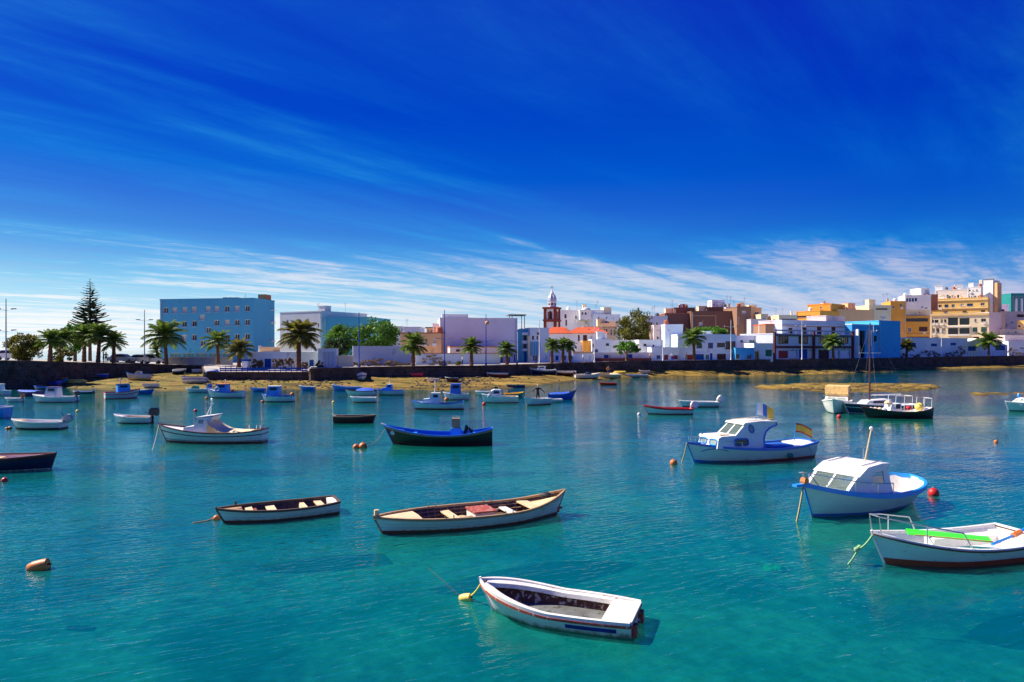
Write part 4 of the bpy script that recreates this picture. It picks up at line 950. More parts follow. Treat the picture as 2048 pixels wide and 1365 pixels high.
# ================================================================== VEGETATION
rv = random.Random(21)
def frond_mesh(name, rise, droop, mm, seed):
    """one feather palm leaf of unit length growing along +X"""
    r = random.Random(seed); b = MB(); n = 11; pts = []
    x = z = 0.0; ang = rise
    for i in range(n):
        pts.append(Vector((x, 0, z))); st = 1.0 / (n - 1)
        x += cos(ang) * st; z += sin(ang) * st; ang -= droop / (n - 1) * (0.5 + 1.2 * i / n)
    b.tube(pts, [0.018 * (1 - .8 * i / n) for i in range(n)], 4)
    for i in range(46):
        s_ = 0.10 + 0.90 * (i // 2) / 23.0; k = min(n - 2, int(s_ * (n - 1))); f_ = s_ * (n - 1) - k
        p = pts[k].lerp(pts[k + 1], min(1, f_)); t_ = (pts[k + 1] - pts[k]).normalized(); sd_ = 1 if i % 2 else -1
        ln = (0.30 * sin(pi * min(1, .18 + .8 * s_)) + .06) * r.uniform(.8, 1.15)
        d = (t_ * 0.75 + Vector((0, sd_, 0)) * 0.85 + Vector((0, 0, -.25 - .35 * s_ + .25 * r.random()))).normalized()
        w_ = t_ * 0.020
        q = p + d * ln * .55 + Vector((0, 0, .01)); e = p + d * ln + Vector((0, 0, -.10 * ln))
        b.add([p - w_, p + w_, q + w_ * .9, e, q - w_ * .9], [(0, 1, 2, 3, 4)])
    return b.mesh(name, M(mm))
FR = {}
for mm in ('leaf_palm', 'leaf_palm_warm'):
    FR[mm] = [frond_mesh('frond', radians(a), radians(d), mm, i) for i, (a, d) in enumerate(((78, 45), (66, 75), (48, 85), (28, 80), (8, 65), (-14, 50)))]
def palm(label, u, vb, vc, rpx, D=None, mm='leaf_palm', n=38, lean=0.0, name='palm_tree', tw=.26):
    D = DS(u, D) if D else qd(u) + 2.2
    base = at(u, 700, D); zb = min(zat(vb, D), ground_z(u, D) + .15) - .1; zc = zat(vc, D); R = rpx * D / F * 1.12
    root = empty(name, (base.x, D, zb)); tag(root, label, 'palm tree', 'palm trees along the promenade')
    H = zc - zb; b = MB(); prof = []
    k = max(8, int(H / .28))
    for i in range(k + 1):
        f_ = i / k; rr = tw * (1.25 - .45 * f_) * (1.0 + (.10 if i % 2 else -.04)); prof.append((rr, H * f_))
    prof += [(tw * 1.35, H + .15), (tw * 1.2, H + .45), (.05, H + .6)]
    b.lathe(prof, 9); b.build('trunk', M('trunk_palm'), root, smooth=70)
    r = random.Random(int(u * 7)); n = int(n * r.uniform(.78, 1.15)); root.rotation_euler = (r.uniform(-.035, .035), r.uniform(-.05, .05), 0); R *= r.uniform(.92, 1.08)
    for i in range(n):
        f_ = i / n; ti = min(5, int(f_ * 6)); me = FR[mm][ti]
        o = link('frond', me, root, (0, 0, H + .35 - .25 * f_)); s_ = R * r.uniform(.85, 1.12) * (.82 if ti == 0 else 1.0)
        o.scale = (s_, s_, s_); o.rotation_euler = (r.uniform(-.12, .12), r.uniform(-.1, .1), i * 2.39996 + r.uniform(-.2, .2))
    return root
palm('leafy date palm at the left end of the tree group, nearest the round bush', 100, 722, 686, 26)
palm('date palm second in the tree group, right beside the round bush palm', 122, 722, 683, 27, D=102)
palm('tall dark date palm standing left of the conifer trunk', 168, 723, 676, 30, D=106)
palm('dark date palm directly right of the conifer trunk', 196, 724, 676, 30, D=105)
palm('small palm at the right end of the tree group, next to the parked cars', 228, 724, 688, 27, D=106)
palm('spreading palm in front of the left corner of the blue block', 333, 722, 677, 38, D=113)
palm('slender young palm beside the spreading palm at the blue block', 314, 722, 705, 14, D=114, n=20, tw=.14)
palm('palm in front of the middle of the blue block', 436, 728, 688, 31, D=110)
palm('short bushy palm next to the white booth', 478, 733, 705, 32, D=103, mm='leaf_palm_warm')
palm('largest palm with a thick crown, standing over the low mural house', 597, 738, 676, 45, D=99, mm='leaf_palm_warm', n=48, tw=.32)
palm('palm before the white garden wall, right of the leafy trees', 826, 733, 694, 29, D=106)
palm('palm before the lilac building, left of its lamp post', 943, 731, 697, 24, D=110)
palm('small palm before the right end of the lilac building', 1014, 730, 703, 21, D=115)
palm('first palm of the trio below the church', 1103, 728, 695, 19, D=121)
palm('middle palm of the trio below the church', 1125, 728, 693, 19, D=122)
palm('right-hand palm of the trio below the church, leaning', 1140, 728, 697, 17, D=122.5)
palm('tall palm in front of the white house with the lit left wall', 1389, 722, 680, 27, D=136)
palm('palm in front of the maroon-framed building', 1667, 718, 688, 21, D=149.5)
palm('small palm right of the bright blue house', 1813, 716, 694, 17, D=160, mm='leaf_palm_warm')
palm('palm in front of the gabled boat shed', 1977, 714, 686, 27, D=173)

def leaf_cloud(b, c, R, n, size, r, nclump=None, flat=1.0):
    """leaf quads in clumps through an ellipsoid's volume"""
    nclump = nclump or max(6, n // 70); cl = []
    for i in range(nclump):
        d = Vector((r.gauss(0, 1), r.gauss(0, 1), r.gauss(0, 1))).normalized(); q = r.uniform(.45, 1.0) ** .6
        cl.append((Vector((d.x * R[0] * q, d.y * R[1] * q, d.z * R[2] * q)), r.uniform(.20, .36)))
    for i in range(n):
        cc, cr = r.choice(cl); d = Vector((r.gauss(0, 1), r.gauss(0, 1), r.gauss(0, 1))).normalized() * (cr * r.random() ** .4)
        p = c + cc + Vector((d.x * R[0], d.y * R[1], d.z * R[2] * flat))
        a = Vector((r.gauss(0, 1), r.gauss(0, 1), r.gauss(0, .7))).normalized(); t_ = a.orthogonal().normalized(); t2 = a.cross(t_)
        s1 = size * r.uniform(.6, 1.3); s2 = s1 * .5
        b.add([p - t_ * s1, p - t2 * s2, p + t_ * s1, p + t2 * s2], [(0, 1, 2, 3)])
def tree(label, u, vb, vt, rpx, D, mm, n=2600, size=.22, crown=.62, name='leafy_tree', flat=1.0, trunkr=.22, cat='tree', clumps=None, group=None):
    D = DS(u, D); base = at(u, 700, D); zb = min(zat(vb, D), ground_z(u, D)) - .1; ht = zat(vt, D) - zb; R = rpx * D / F
    root = empty(name, (base.x, D, zb)); tag(root, label, cat, group); r = random.Random(int(u * 13 + vb))
    ch = ht * crown / 2; cz = ht - ch
    b = MB(); b.tube([(0, 0, 0), (.05, 0, cz * .5), (0, .05, cz)], [trunkr * 1.3, trunkr, trunkr * .7], 8); b.build('trunk', M('trunk'), root, smooth=60)
    for i in range(6):
        a = 2 * pi * i / 6 + r.random(); b = MB(); e = Vector((cos(a) * R * .6, sin(a) * R * .6, cz + ch * r.uniform(-.2, .5)))
        b.tube([(0, 0, cz * .6), (e.x * .5, e.y * .5, lerp(cz * .6, e.z, .7)), e], [trunkr * .6, trunkr * .4, .04], 6); b.build('limb', M('trunk'), root)
    b = MB(); leaf_cloud(b, Vector((0, 0, cz)), (R, R * .9, ch), n, size, r, clumps, flat); b.build('crown', M(mm), root)
    return root
tree('round dark bush tree beside the leftmost lamp post', 46, 724, 664, 34, 96, 'leaf_olive', 3200, .2, .9)
tree('bright green leafy tree left of the conifer, among the palms', 150, 723, 648, 20, 108, 'leaf_bright', 2400, .2, .72)
tree('low shrubby tree under the palms at the left quay', 122, 726, 700, 24, 98, 'leaf_olive', 1500, .16, .95, name='shrub')
tree('broad bright leafy tree left of the lamp post, behind the white garden wall', 692, 722, 650, 36, 118, 'leaf_green', 4200, .24, .8)
tree('broad bright leafy tree right of the lamp post, behind the white garden wall', 755, 722, 643, 44, 117, 'leaf_green', 5200, .24, .78)
tree('dark lower tree between the teal block and the annex', 668, 724, 676, 24, 112, 'leaf_dark', 2200, .22, .9)
tree('tall dense dark evergreen tree above the white houses right of the church', 1272, 700, 621, 37, 158, 'leaf_olive', 5200, .30, .82, clumps=90)
tree('small round-headed green street tree in front of the graffiti wall', 1253, 724, 685, 25, 131, 'leaf_bright', 2200, .2, .62)
tree('wide flat-topped bright green tree behind the tall palm', 1416, 700, 655, 42, 150, 'leaf_bright', 3600, .26, .36, flat=.8)
# dry shrubs along the promenade walls
shr = [(715, 734, 12, 105), (735, 733, 15, 106), (762, 733, 17, 107), (785, 733, 14, 107), (805, 732, 13, 108), (868, 731, 22, 109), (890, 731, 14, 110), (915, 730, 9, 111),
       (510, 733, 12, 101.5), (522, 732, 8, 101.5), (552, 733, 8, 101.5), (566, 733, 10, 101.5), (582, 733, 8, 101.5), (608, 733, 8, 101.5), (640, 735, 8, 99.5),
       (1790, 716, 12, 160), (1802, 716, 9, 161), (1830, 716, 11, 163), (1856, 715, 12, 165), (1872, 715, 8, 166), (1898, 715, 10, 168), (1915, 715, 9, 169), (1924, 714, 8, 170), (2025, 713, 11, 183), (2042, 713, 10, 184)]
hts = [9, 12, 14, 10, 9, 20, 10, 7, 12, 9, 14, 17, 16, 9, 12, 12, 9, 7, 14, 8, 8, 12, 20, 15, 9]
where = ['beside the lamp post at the lit wall panel', 'second from the lit wall panel', 'under the broad tree right of the lamp post', 'just left of the palm by the garden wall', 'at the foot of the palm by the garden wall',
         'in front of the light-blue wall, largest there', 'next to the lamp post before the lilac building', 'small, before the light-blue wall', 'left of the blue door of the mural house', 'tight against the blue door of the mural house',
         'just right of the blue door of the mural house', 'between the blue door and the largest palm', 'left of the largest palm trunk', 'right of the largest palm trunk', 'before the grey panels of the annex',
         'against the deep blue wall', 'at the foot of the small palm by the deep blue wall', 'under the first blue shed window', 'tall, in front of the long shed', 'left of the lamp post at the long shed', 'right of the lamp post at the long shed', 'under the third blue shed window',
         'tall, at the join of the two sheds', 'ochre, before the curved shed', 'small, before the curved shed']
for (u, vb, rp, D_), hh, wh in zip(shr, hts, where):
    tree('dry brownish shrub ' + wh, u, vb, vb - hh * 1.15, rp, D_, 'leaf_dry' if rp != 9 else 'leaf_olive', 420, .13, .95, name='shrub', trunkr=.05, cat='shrub', clumps=14, group='dry shrubs along the promenade walls')

# Norfolk pine
D = 118; base = at(180, 700, D); zb = ground_z(180, D) - .1; ht = zat(557, D) - zb
np_ = empty('norfolk_pine', (base.x, D, zb)); tag(np_, 'tall tiered conifer with drooping whorled branches over the palms', 'conifer')
b = MB(); b.tube([(0, 0, 0), (0, 0, ht * .6), (0, 0, ht)], [.30, .17, .02], 8); b.build('trunk', M('trunk'), np_, smooth=60)
def pine_branch(seed):
    r = random.Random(seed); b = MB(); n = 9; pts = [Vector((i / (n - 1), 0, -.05 * sin(pi * i / (n - 1)) + .16 * (i / (n - 1)) ** 2)) for i in range(n)]
    b.tube(pts, [.012 * (1 - .7 * i / n) for i in range(n)], 4)
    for i in range(30):
        s_ = .18 + .82 * i / 30; p = Vector((s_, 0, -.05 * sin(pi * s_) + .16 * s_ * s_)); ln = .17 * (1.15 - .6 * s_) * r.uniform(.7, 1.2)
        for sd_ in (-1, 1):
            d = Vector((.75, sd_ * .65, .28)).normalized(); w_ = Vector((.02, 0, .035)); e = p + d * ln
            b.add([p - w_, p + w_, e + w_ * .8, e - w_ * .8], [(0, 1, 2, 3)])
            w2 = Vector((.012, .03, .0)); b.add([p - w2, p + w2, e + w2, e - w2], [(0, 1, 2, 3)])
    return b.mesh('branch', M('leaf_dark'))
PB = [pine_branch(i) for i in range(3)]
tiers = 25; rr = random.Random(5)
for k in range(tiers):
    f_ = k / (tiers - 1); z = lerp(ht * .26, ht * .985, f_ ** .92); R = 41 * D / F * (1 - f_) ** .78 * (.92 + .16 * rr.random()) + .12
    nb = 7 if f_ < .8 else 5
    for i in range(nb):
        if rr.random() < .10: continue
        R2 = R * rr.uniform(.72, 1.16); o = link('branch', PB[(k + i) % 3], np_, (0, 0, z + rr.uniform(-.12, .12))); o.scale = (R2, R2 * 1.25, max(R2, .5)); o.rotation_euler = (0, rr.uniform(-.10, .16), 2 * pi * i / nb + k * .7 + rr.uniform(-.2, .2))

# ================================================================== STREET FURNITURE
def lamp(label, u, vb, vt, D=None, va=None, arms=True, mid=None, mm='pole_paint'):
    D = DS(u, D) if D else qd(u) + 1.5; p = at(u, 700, D); zb = min(zat(vb, D), ground_z(u, D) + .05) - .05; H = zat(vt, D) - zb
    root = empty('street_lamp', (p.x, D, zb)); tag(root, label, 'street lamp', 'lamp posts along the promenade')
    b = MB(); b.lathe([(.16, 0), (.16, .35), (.09, .45), (.075, H * .6), (.05, H)], 8); b.build('pole', M(mm), root, smooth=50)
    hs_ = [va] if va else []
    for v in hs_ + ([mid] if mid else []):
        z = zat(v, D) - zb
        for s_ in (-1, 1):
            b = MB(); b.tube([(0, 0, z - .15), (s_ * .5, 0, z - .02), (s_ * .85, 0, z + .03)], .03, 5); b.build('arm', M(mm), root)
            b = MB(); b.prism([(s_ * .75, z), (s_ * 1.35, z + .06), (s_ * 1.32, z + .17), (s_ * .8, z + .16)], .14); b.build('lamp_head', M('plaster_grey'), root)
    return root
lamp('tall mast lamp with two arms at the left end of the quay', 12, 714, 598, 92, 619.5, mid=662)
lamp('tall mast lamp with two arms beside the parked cars', 289, 718, 620, 110, 641)
lamp('blue lamp post in front of the leafy trees', 718, 736, 625, 100, mid=681, mm='paint_blue')
lamp('blue lamp post at the left corner of the lilac building', 889, 732, 620, 106, mid=678, mm='paint_blue')
r_ = lamp('blue lamp post with a globe lamp before the middle of the lilac building', 972, 731, 629, 110, mid=682, mm='paint_blue')
b = MB(); b.lathe([(.05, 0), (.28, .1), (.36, .32), (.28, .55), (.05, .65)], 10, (.2, 0, zat(650, 110) - r_.location.z)); b.build('globe', M('plaster_peach'), r_, smooth=60)
lamp('thin blue lamp post at the right edge of the lilac building', 1034, 730, 636, 116, mid=683, mm='paint_blue')
lamp('thin pale lamp post left of the palm trio', 1079, 729, 640, 119, mm='plaster_white')
lamp('thin pale lamp post right of the church nave', 1189, 725, 652, 124, mid=660, mm='plaster_white')
lamp('thin white lamp post before the white house with the orange doorway', 1326, 722, 648, 132, mid=662, mm='plaster_white')
lamp('white lamp post with two arms right of the tall palm', 1462, 721, 640, 137, va=654, mm='plaster_white')
lamp('white lamp post in front of the maroon-framed building', 1604, 719, 641, 145, mid=653, mm='plaster_white')
lamp('white lamp post before the bright blue house', 1747, 717, 650, 154, mid=662, mm='plaster_white')
lamp('white lamp post in front of the long shed', 1883, 715, 657, 166, mid=664, mm='plaster_white')

def car(label, u, D, mm, yaw=0, z=None, big=1.0):
    p = at(u, 700, D); root = empty('parked_car', (p.x, D, ground_z(u, D) if z is None else z), radians(yaw)); tag(root, label, 'car', 'cars parked behind the quay')
    s_ = big
    b = MB(); b.prism([(-2.1, .35), (-2.15, .75), (-2.0, .95), (-.9, 1.02), (1.0, .98), (1.95, .85), (2.12, .6), (2.1, .33)], .84 * s_); b.build('body', M(mm), root)
    b = MB(); b.prism([(-1.75, .96), (-1.35, 1.42 * s_), (-.2, 1.5 * s_), (.45, 1.42 * s_), (1.1, .97)], lambda x, z_: .80 * s_ - (z_ - .95) * .28); b.build('cabin', M(mm), root)
    for sg in (-1, 1):
        b = MB(); pr = [(-1.45, 1.0), (-1.2, 1.36 * s_), (.38, 1.36 * s_), (.85, 1.0)]
        b.add([(x, sg * (.80 * s_ - (z_ - .95) * .28 + .012), z_) for x, z_ in pr], [(0, 1, 2, 3)]); b.build('side_window', M('glass_dark'), root)
        for x in (-1.35, 1.35):
            b = MB(); b.lathe([(.30, -.1), (.32, 0), (.30, .1)], 14, (x, sg * .76 * s_, .32), M=Matrix.Rotation(pi / 2, 4, 'X')); b.build('wheel', M('rubber'), root)
        b = MB(); b.box((2.04, sg * .55, .68), (.16, .34, .15)); b.build('headlight', M('plaster_white'), root)
    b = MB(); b.add([(.52, -.62, 1.39 * s_), (.52, .62, 1.39 * s_), (1.06, .72, 1.01), (1.06, -.72, 1.01)], [(0, 1, 2, 3)]); b.build('windscreen', M('glass_dark'), root)
mat('car_blue', (0.10, 0.16, 0.26), 0.3, .05); mat('car_silver', (0.45, 0.46, 0.48), .3, .05, metal=.3); mat('car_white', (0.7, 0.7, 0.7), .3, .05)
car('dark blue car parked beside the small end palm', 246, 112, 'car_blue', 4)
car('silver car parked below the two-armed mast lamp', 276, 113, 'car_silver', 182)
car('white van-like car parked at the foot of the spreading palm', 306, 114, 'car_white', 3, big=1.15)
car('white car half hidden behind the quay by the leftmost lamp', 26, 97, 'car_white', 0)

# ================================================================== PEOPLE
def person(label, loc, yaw, h=1.72, pose='stand', top='cloth_dark', legs='cloth_dark', hair='hair_grey'):
    k = h / 1.75; V = []; E = []; R = []; tagz = []
    def v(x, y, z, r, g, par=None):
        V.append((x * k, y * k, z * k)); R.append(r * k); tagz.append(g)
        if par is not None: E.append((par, len(V) - 1))
        return len(V) - 1
    pel = v(0, 0, .95, .135, 'l'); sp = v(0, -.01, 1.15, .125, 't', pel); ch = v(0, 0, 1.34, .15, 't', sp); nk = v(0, .01, 1.49, .062, 's', ch)
    hd = v(0, .03, 1.60, .088, 's', nk); v(0, .02, 1.70, .078, 's', hd)
    for s_ in (-1, 1):
        hip = v(s_ * .10, 0, .88, .10, 'l', pel); kn = v(s_ * .12, .02, .49, .066, 'l', hip); an = v(s_ * .13, -.01, .09, .045, 'l', kn); v(s_ * .14, .15, .04, .04, 'l', an)
        sh = v(s_ * .20, 0, 1.41, .066, 't', ch)
        if pose == 'spread': el = v(s_ * .42, .05, 1.22, .046, 't', sh); wr = v(s_ * .60, .12, 1.05, .034, 't', el); d = (.09, .03, -.07)
        elif pose == 'hips': el = v(s_ * .42, -.06, 1.18, .046, 't', sh); wr = v(s_ * .22, .06, 1.02, .034, 't', el); d = (-.07, .05, -.03)
        else: el = v(s_ * .26, -.03, 1.13, .046, 't', sh); wr = v(s_ * .27, .08, .90, .034, 't', el); d = (0, .03, -.09)
        W_ = Vector(V[wr]) / k; pm = v(W_.x + s_ * d[0] * .7, W_.y + d[1] * .7, W_.z + d[2] * .7, .03, 's', wr); P_ = Vector(V[pm]) / k
        for q in range(4): v(P_.x + s_ * d[0] * (.9 - .08 * q), P_.y + d[1] + (q - 1.5) * .02, P_.z + d[2] * (.9 - .08 * q), .009, 's', pm)
        v(P_.x + s_ * d[0] * .4, P_.y + d[1] + .05, P_.z + d[2] * .3, .010, 's', pm)
    me = bpy.data.meshes.new('person'); me.from_pydata(V, E, []); o = bpy.data.objects.new('tmp_person', me); COL.objects.link(o)
    sk = o.modifiers.new('skin', 'SKIN'); sd_ = o.modifiers.new('sub', 'SUBSURF'); sd_.levels = 1; sd_.render_levels = 1
    for i, r_ in enumerate(R): me.skin_vertices[0].data[i].radius = (r_, r_ * (.82 if tagz[i] == 't' and i < 3 else 1))
    me.skin_vertices[0].data[0].use_root = True
    dg = bpy.context.evaluated_depsgraph_get(); nm = bpy.data.meshes.new_from_object(o.evaluated_get(dg)); bpy.data.objects.remove(o)
    nm.materials.clear()
    for m_ in (top, legs, 'skin_tone', 'rubber'): nm.materials.append(M(m_))
    VV = [Vector(x) for x in V]
    for p in nm.polygons:
        c = p.center; i = min(range(len(VV)), key=lambda q: (VV[q] - c).length - R[q]); g_ = tagz[i]
        p.material_index = 3 if c.z < .09 * k else {'t': 0, 'l': 1, 's': 2}[g_]; p.use_smooth = True
    root = link('person', nm, None, loc, yaw); tag(root, label, 'person')
    b = MB(); b.lathe([(.095 * cos(a) * k, .10 * sin(a) * k) for a in [pi / 2 * i / 5 - .25 for i in range(6)]] + [(.01, .1 * k)], 10, (0, 0, 1.665 * k)); b.build('hair', M(hair), root, smooth=60)
    b = MB(); b.prism([(-.03 * k, 1.59 * k), (.03 * k, 1.59 * k), (0, 1.64 * k)], .02 * k, c0=.115 * k); b.build('nose', M('skin_tone'), root)
    return root
p = at(207, 700, 104); person('dark-clothed person standing under the conifer behind the quay', (p.x, 104, ground_z(207, 104)), 2.0, hair='hair_dark', top='cloth_grey')
p = at(212, 700, 104.5); person('person in a reddish top walking beside the conifer behind the quay', (p.x, 104.5, ground_z(212, 104.5)), .6, top='cloth_orange', legs='cloth_grey', hair='hair_dark')

for (u_, off, lab, tp, lg, ps, yw) in ((1072, 1.6, 'dark-clothed person at the quay edge by the blue striped house', 'cloth_dark', 'cloth_dark', 'stand', 2.9), (1166, 1.8, 'person in white walking below the orange gable house', 'cloth_white', 'cloth_grey', 'stand', 1.5),
        (1300, 2.0, 'person in a red top on the promenade by the graffiti wall', 'cloth_orange', 'cloth_dark', 'stand', -1.4), (1345, 2.5, 'person in white beside the orange doorway', 'cloth_white', 'cloth_blue', 'hips', 3.0), (1372, 2.2, 'person in grey left of the tall promenade palm', 'cloth_grey', 'cloth_dark', 'stand', 2.0),
        (1540, 2.0, 'person in blue by the maroon-framed building corner', 'cloth_blue', 'cloth_grey', 'stand', 1.0), (925, 2.0, 'person in a pale shirt walking along the light-blue wall', 'cloth_white', 'cloth_dark', 'stand', 1.6)):
    D_ = qd(u_) + off; p = at(u_, 700, D_); person(lab, (p.x, D_, ground_z(u_, D_)), yw, 1.7, ps, tp, lg, 'hair_dark')

# ================================================================== BOATS
class Hull:
    def __init__(s, L, B, fb, style='t', T=.22, tw=.78, tm=.40, rake=.35, srake=.0, pb=2.1, flare=0.0, sheerk=2.0, sbow=.35, e0=.34):
        s.L, s.B, s.fb, s.style, s.T, s.tw, s.tm, s.rake, s.srake, s.pb, s.flare, s.sk, s.sbow, s.e0 = L, B, fb, style, T, tw, tm, rake, srake, pb, flare, sheerk, sbow, e0
    def half(s, t):
        t = min(1, max(0, t))
        if t >= s.tm: u = (t - s.tm) / (1 - s.tm); w = max(0, 1 - u ** s.pb) ** .80
        else:
            u = (s.tm - t) / s.tm
            if s.style == 't': w = 1 - (1 - s.tw) * u ** 2.0
            elif s.style == 'd': w = max(0, 1 - u ** 2.3) ** .85
            else: w = max(0, 1 - u ** 3.4) ** .6
        return max(.012, w * s.B / 2)
    def sheer(s, t):
        zb, zm, zs = s.fb
        if t > s.sbow: return zm + (zb - zm) * ((t - s.sbow) / (1 - s.sbow)) ** s.sk
        return zm + (zs - zm) * ((s.sbow - t) / s.sbow) ** 2
    def keel(s, t):
        k = -s.T
        if t > .7: k = -s.T * (1 - .55 * ((t - .7) / .3) ** 2)
        if s.style != 't' and t < .25: k = -s.T * (1 - .4 * ((.25 - t) / .25) ** 2)
        return k
    def pt(s, t, z, side, off=0.0):
        zk, sh = s.keel(t), s.sheer(t); q = min(1, max(0, (z - zk) / (sh - zk)))
        bow = max(0, (t - .55) / .45); st = max(0, (.3 - t) / .3) if s.style != 't' else 0
        e = lerp(s.e0, .85, max(bow ** 1.4, .8 * st)); y = s.half(t) * q ** e
        x = -s.L / 2 + s.L * t
        x -= s.rake * (1 - q) * max(0, (t - .6) / .4) ** 2.2
        if s.srake: x += s.srake * (1 - q) * max(0, (.35 - t) / .35) ** 2
        return Vector((x, side * max(.002, y + off), z))
TS = [i / 30 for i in range(31)]
def t_of(hl, x): return (x + hl.L / 2) / hl.L
def strip(b, hl, zf0, zf1, off=.006, t0=0.0, t1=1.0, mi=0, wrap=True):
    """a band on the outside of the hull between two height functions"""
    ts = TS if (t0, t1) == (0.0, 1.0) else [t0 + (t1 - t0) * i / 36 for i in range(37)]
    for sd_ in (-1, 1):
        vs = []; fs = []
        for t_ in ts:
            z0, z1 = zf0(t_), zf1(t_)
            for q in range(9): vs.append(hl.pt(t_, lerp(z0, z1, q / 8), sd_, off))
        for i in range(len(ts) - 1):
            for j in range(8):
                f = (i * 9 + j, (i + 1) * 9 + j, (i + 1) * 9 + j + 1, i * 9 + j + 1); fs.append(f if sd_ < 0 else f[::-1])
        b.add(vs, fs, mi)
    if wrap and hl.style == 't' and t0 == 0:
        z0, z1 = zf0(0), zf1(0); q = [hl.pt(0, z0, -1, off), hl.pt(0, z0, 1, off), hl.pt(0, z1, 1, off), hl.pt(0, z1, -1, off)]
        b.add([p + Vector((-off, 0, 0)) for p in q], [(0, 3, 2, 1)], mi)
def rail_mesh(b, hl, wo=.025, wi=.05, h0=-.04, h1=.025, dz=0.0, t0=0.0, t1=1.0):
    ts = [t0 + (t1 - t0) * i / 40 for i in range(41)]
    for sd_ in (-1, 1):
        vs = []; fs = []
        for t_ in ts:
            z = hl.sheer(t_) + dz; p = hl.pt(t_, z, 1); y0 = p.y + wo; y1 = max(.001, p.y - wi)
            for (y, zz) in ((y0, z + h0), (y0, z + h1), (y1, z + h1), (y1, z + h0)): vs.append((p.x, sd_ * y, zz))
        for i in range(len(ts) - 1):
            for j in range(4): fs.append((i * 4 + j, (i + 1) * 4 + j, (i + 1) * 4 + (j + 1) % 4, i * 4 + (j + 1) % 4))
        n = len(ts) - 1; fs += [(0, 1, 2, 3), (n * 4 + 3, n * 4 + 2, n * 4 + 1, n * 4)]
        b.add(vs, fs)
    if hl.style == 't' and t0 == 0:
        z = hl.sheer(0) + dz; y = hl.half(0) - wi - .002; b.box((-hl.L / 2 + .02, 0, z + (h0 + h1) / 2 - .001), (.06 + wo, 2 * y, h1 - h0 - .002))
def hull_parts(root, hl, hm, im, rm, zf=.07, th=.03, stripe=None, stripe_h=.10, rail=(.025, .05, -.04, .025), fm=None, stemm=None):
    n = 9; b = MB(); vs = []; fs = []
    qs = [(j / n) ** 1.5 for j in range(n + 1)]
    for sd_ in (-1, 1):
        o = len(vs)
        for t_ in TS:
            zk, sh = hl.keel(t_), hl.sheer(t_)
            for q in qs: vs.append(hl.pt(t_, zk + (sh - zk) * q, sd_))
        k = n + 1
        for i in range(len(TS) - 1):
            for j in range(n):
                f = (o + i * k + j, o + (i + 1) * k + j, o + (i + 1) * k + j + 1, o + i * k + j + 1); fs.append(f if sd_ < 0 else f[::-1])
    b.add(vs, fs)
    if hl.style == 't':
        zk, sh = hl.keel(0), hl.sheer(0); ring = [hl.pt(0, zk + (sh - zk) * q, -1) for q in qs] + [hl.pt(0, zk + (sh - zk) * q, 1) for q in qs[::-1]]
        b.add(ring, [tuple(range(len(ring)))[::-1]])
    ho = b.build('hull', hm, root, smooth=40)
    # inner skin
    b = MB(); vs = []; fs = []; m = 5
    ti = [.015 + .97 * i / 30 for i in range(31)] if hl.style == 't' else [.02 + .96 * i / 30 for i in range(31)]
    def inner(t_, z): p = hl.pt(t_, z, 1); return Vector((p.x, max(.004, p.y - th), z))
    for sd_ in (-1, 1):
        o = len(vs)
        for t_ in ti:
            sh = hl.sheer(t_)
            for j in range(m + 1): p = inner(t_, lerp(zf, sh - .002, j / m)); vs.append((p.x, sd_ * p.y, p.z))
        for i in range(len(ti) - 1):
            for j in range(m):
                k = m + 1; f = (o + i * k + j, o + (i + 1) * k + j, o + (i + 1) * k + j + 1, o + i * k + j + 1); fs.append(f[::-1] if sd_ < 0 else f)
    b.add(vs, fs)
    if hl.style == 't':
        t_ = ti[0]; sh = hl.sheer(0); q = []
        for j in range(m + 1): p = inner(t_, lerp(zf, sh - .002, j / m)); q.append((p.x, -p.y, p.z))
        for j in range(m, -1, -1): p = inner(t_, lerp(zf, sh - .002, j / m)); q.append((p.x, p.y, p.z))
        b.add(q, [tuple(range(len(q)))])
    b.build('inner_lining', im, root, smooth=40)
    b = MB(); vs = []; fs = []
    for t_ in ti: p = inner(t_, zf + .012); vs += [(p.x, -p.y, p.z), (p.x, p.y, p.z)]
    for i in range(len(ti) - 1): fs.append((2 * i, 2 * i + 2, 2 * i + 3, 2 * i + 1))
    b.add(vs, fs); b.build('floor_boards', fm or im, root)
    b = MB(); rail_mesh(b, hl, *rail); b.build('gunwale', rm, root, smooth=30)
    if stripe is not None:
        b = MB(); strip(b, hl, lambda t_: -.10, lambda t_: stripe_h + .03 * max(0, t_ - .6), .011); b.build('waterline_stripe', stripe, root)
    b = MB(); pts = []
    zk, sh = hl.keel(1), hl.sheer(1)
    for i in range(9): p = hl.pt(1.0, lerp(zk, sh + .05, i / 8), 1); pts.append((p.x + .01, 0, lerp(zk, sh + .05, i / 8)))
    b.tube(pts, .028, 6); b.build('stem_post', stemm or rm, root)
    if hl.style == 'd':
        b = MB(); zk, sh = hl.keel(0), hl.sheer(0); pts = [(hl.pt(0, lerp(zk, sh + .04, i / 8), 1).x - .01, 0, lerp(zk, sh + .04, i / 8)) for i in range(9)]; b.tube(pts, .026, 6); b.build('stern_post', stemm or rm, root)
    return ho
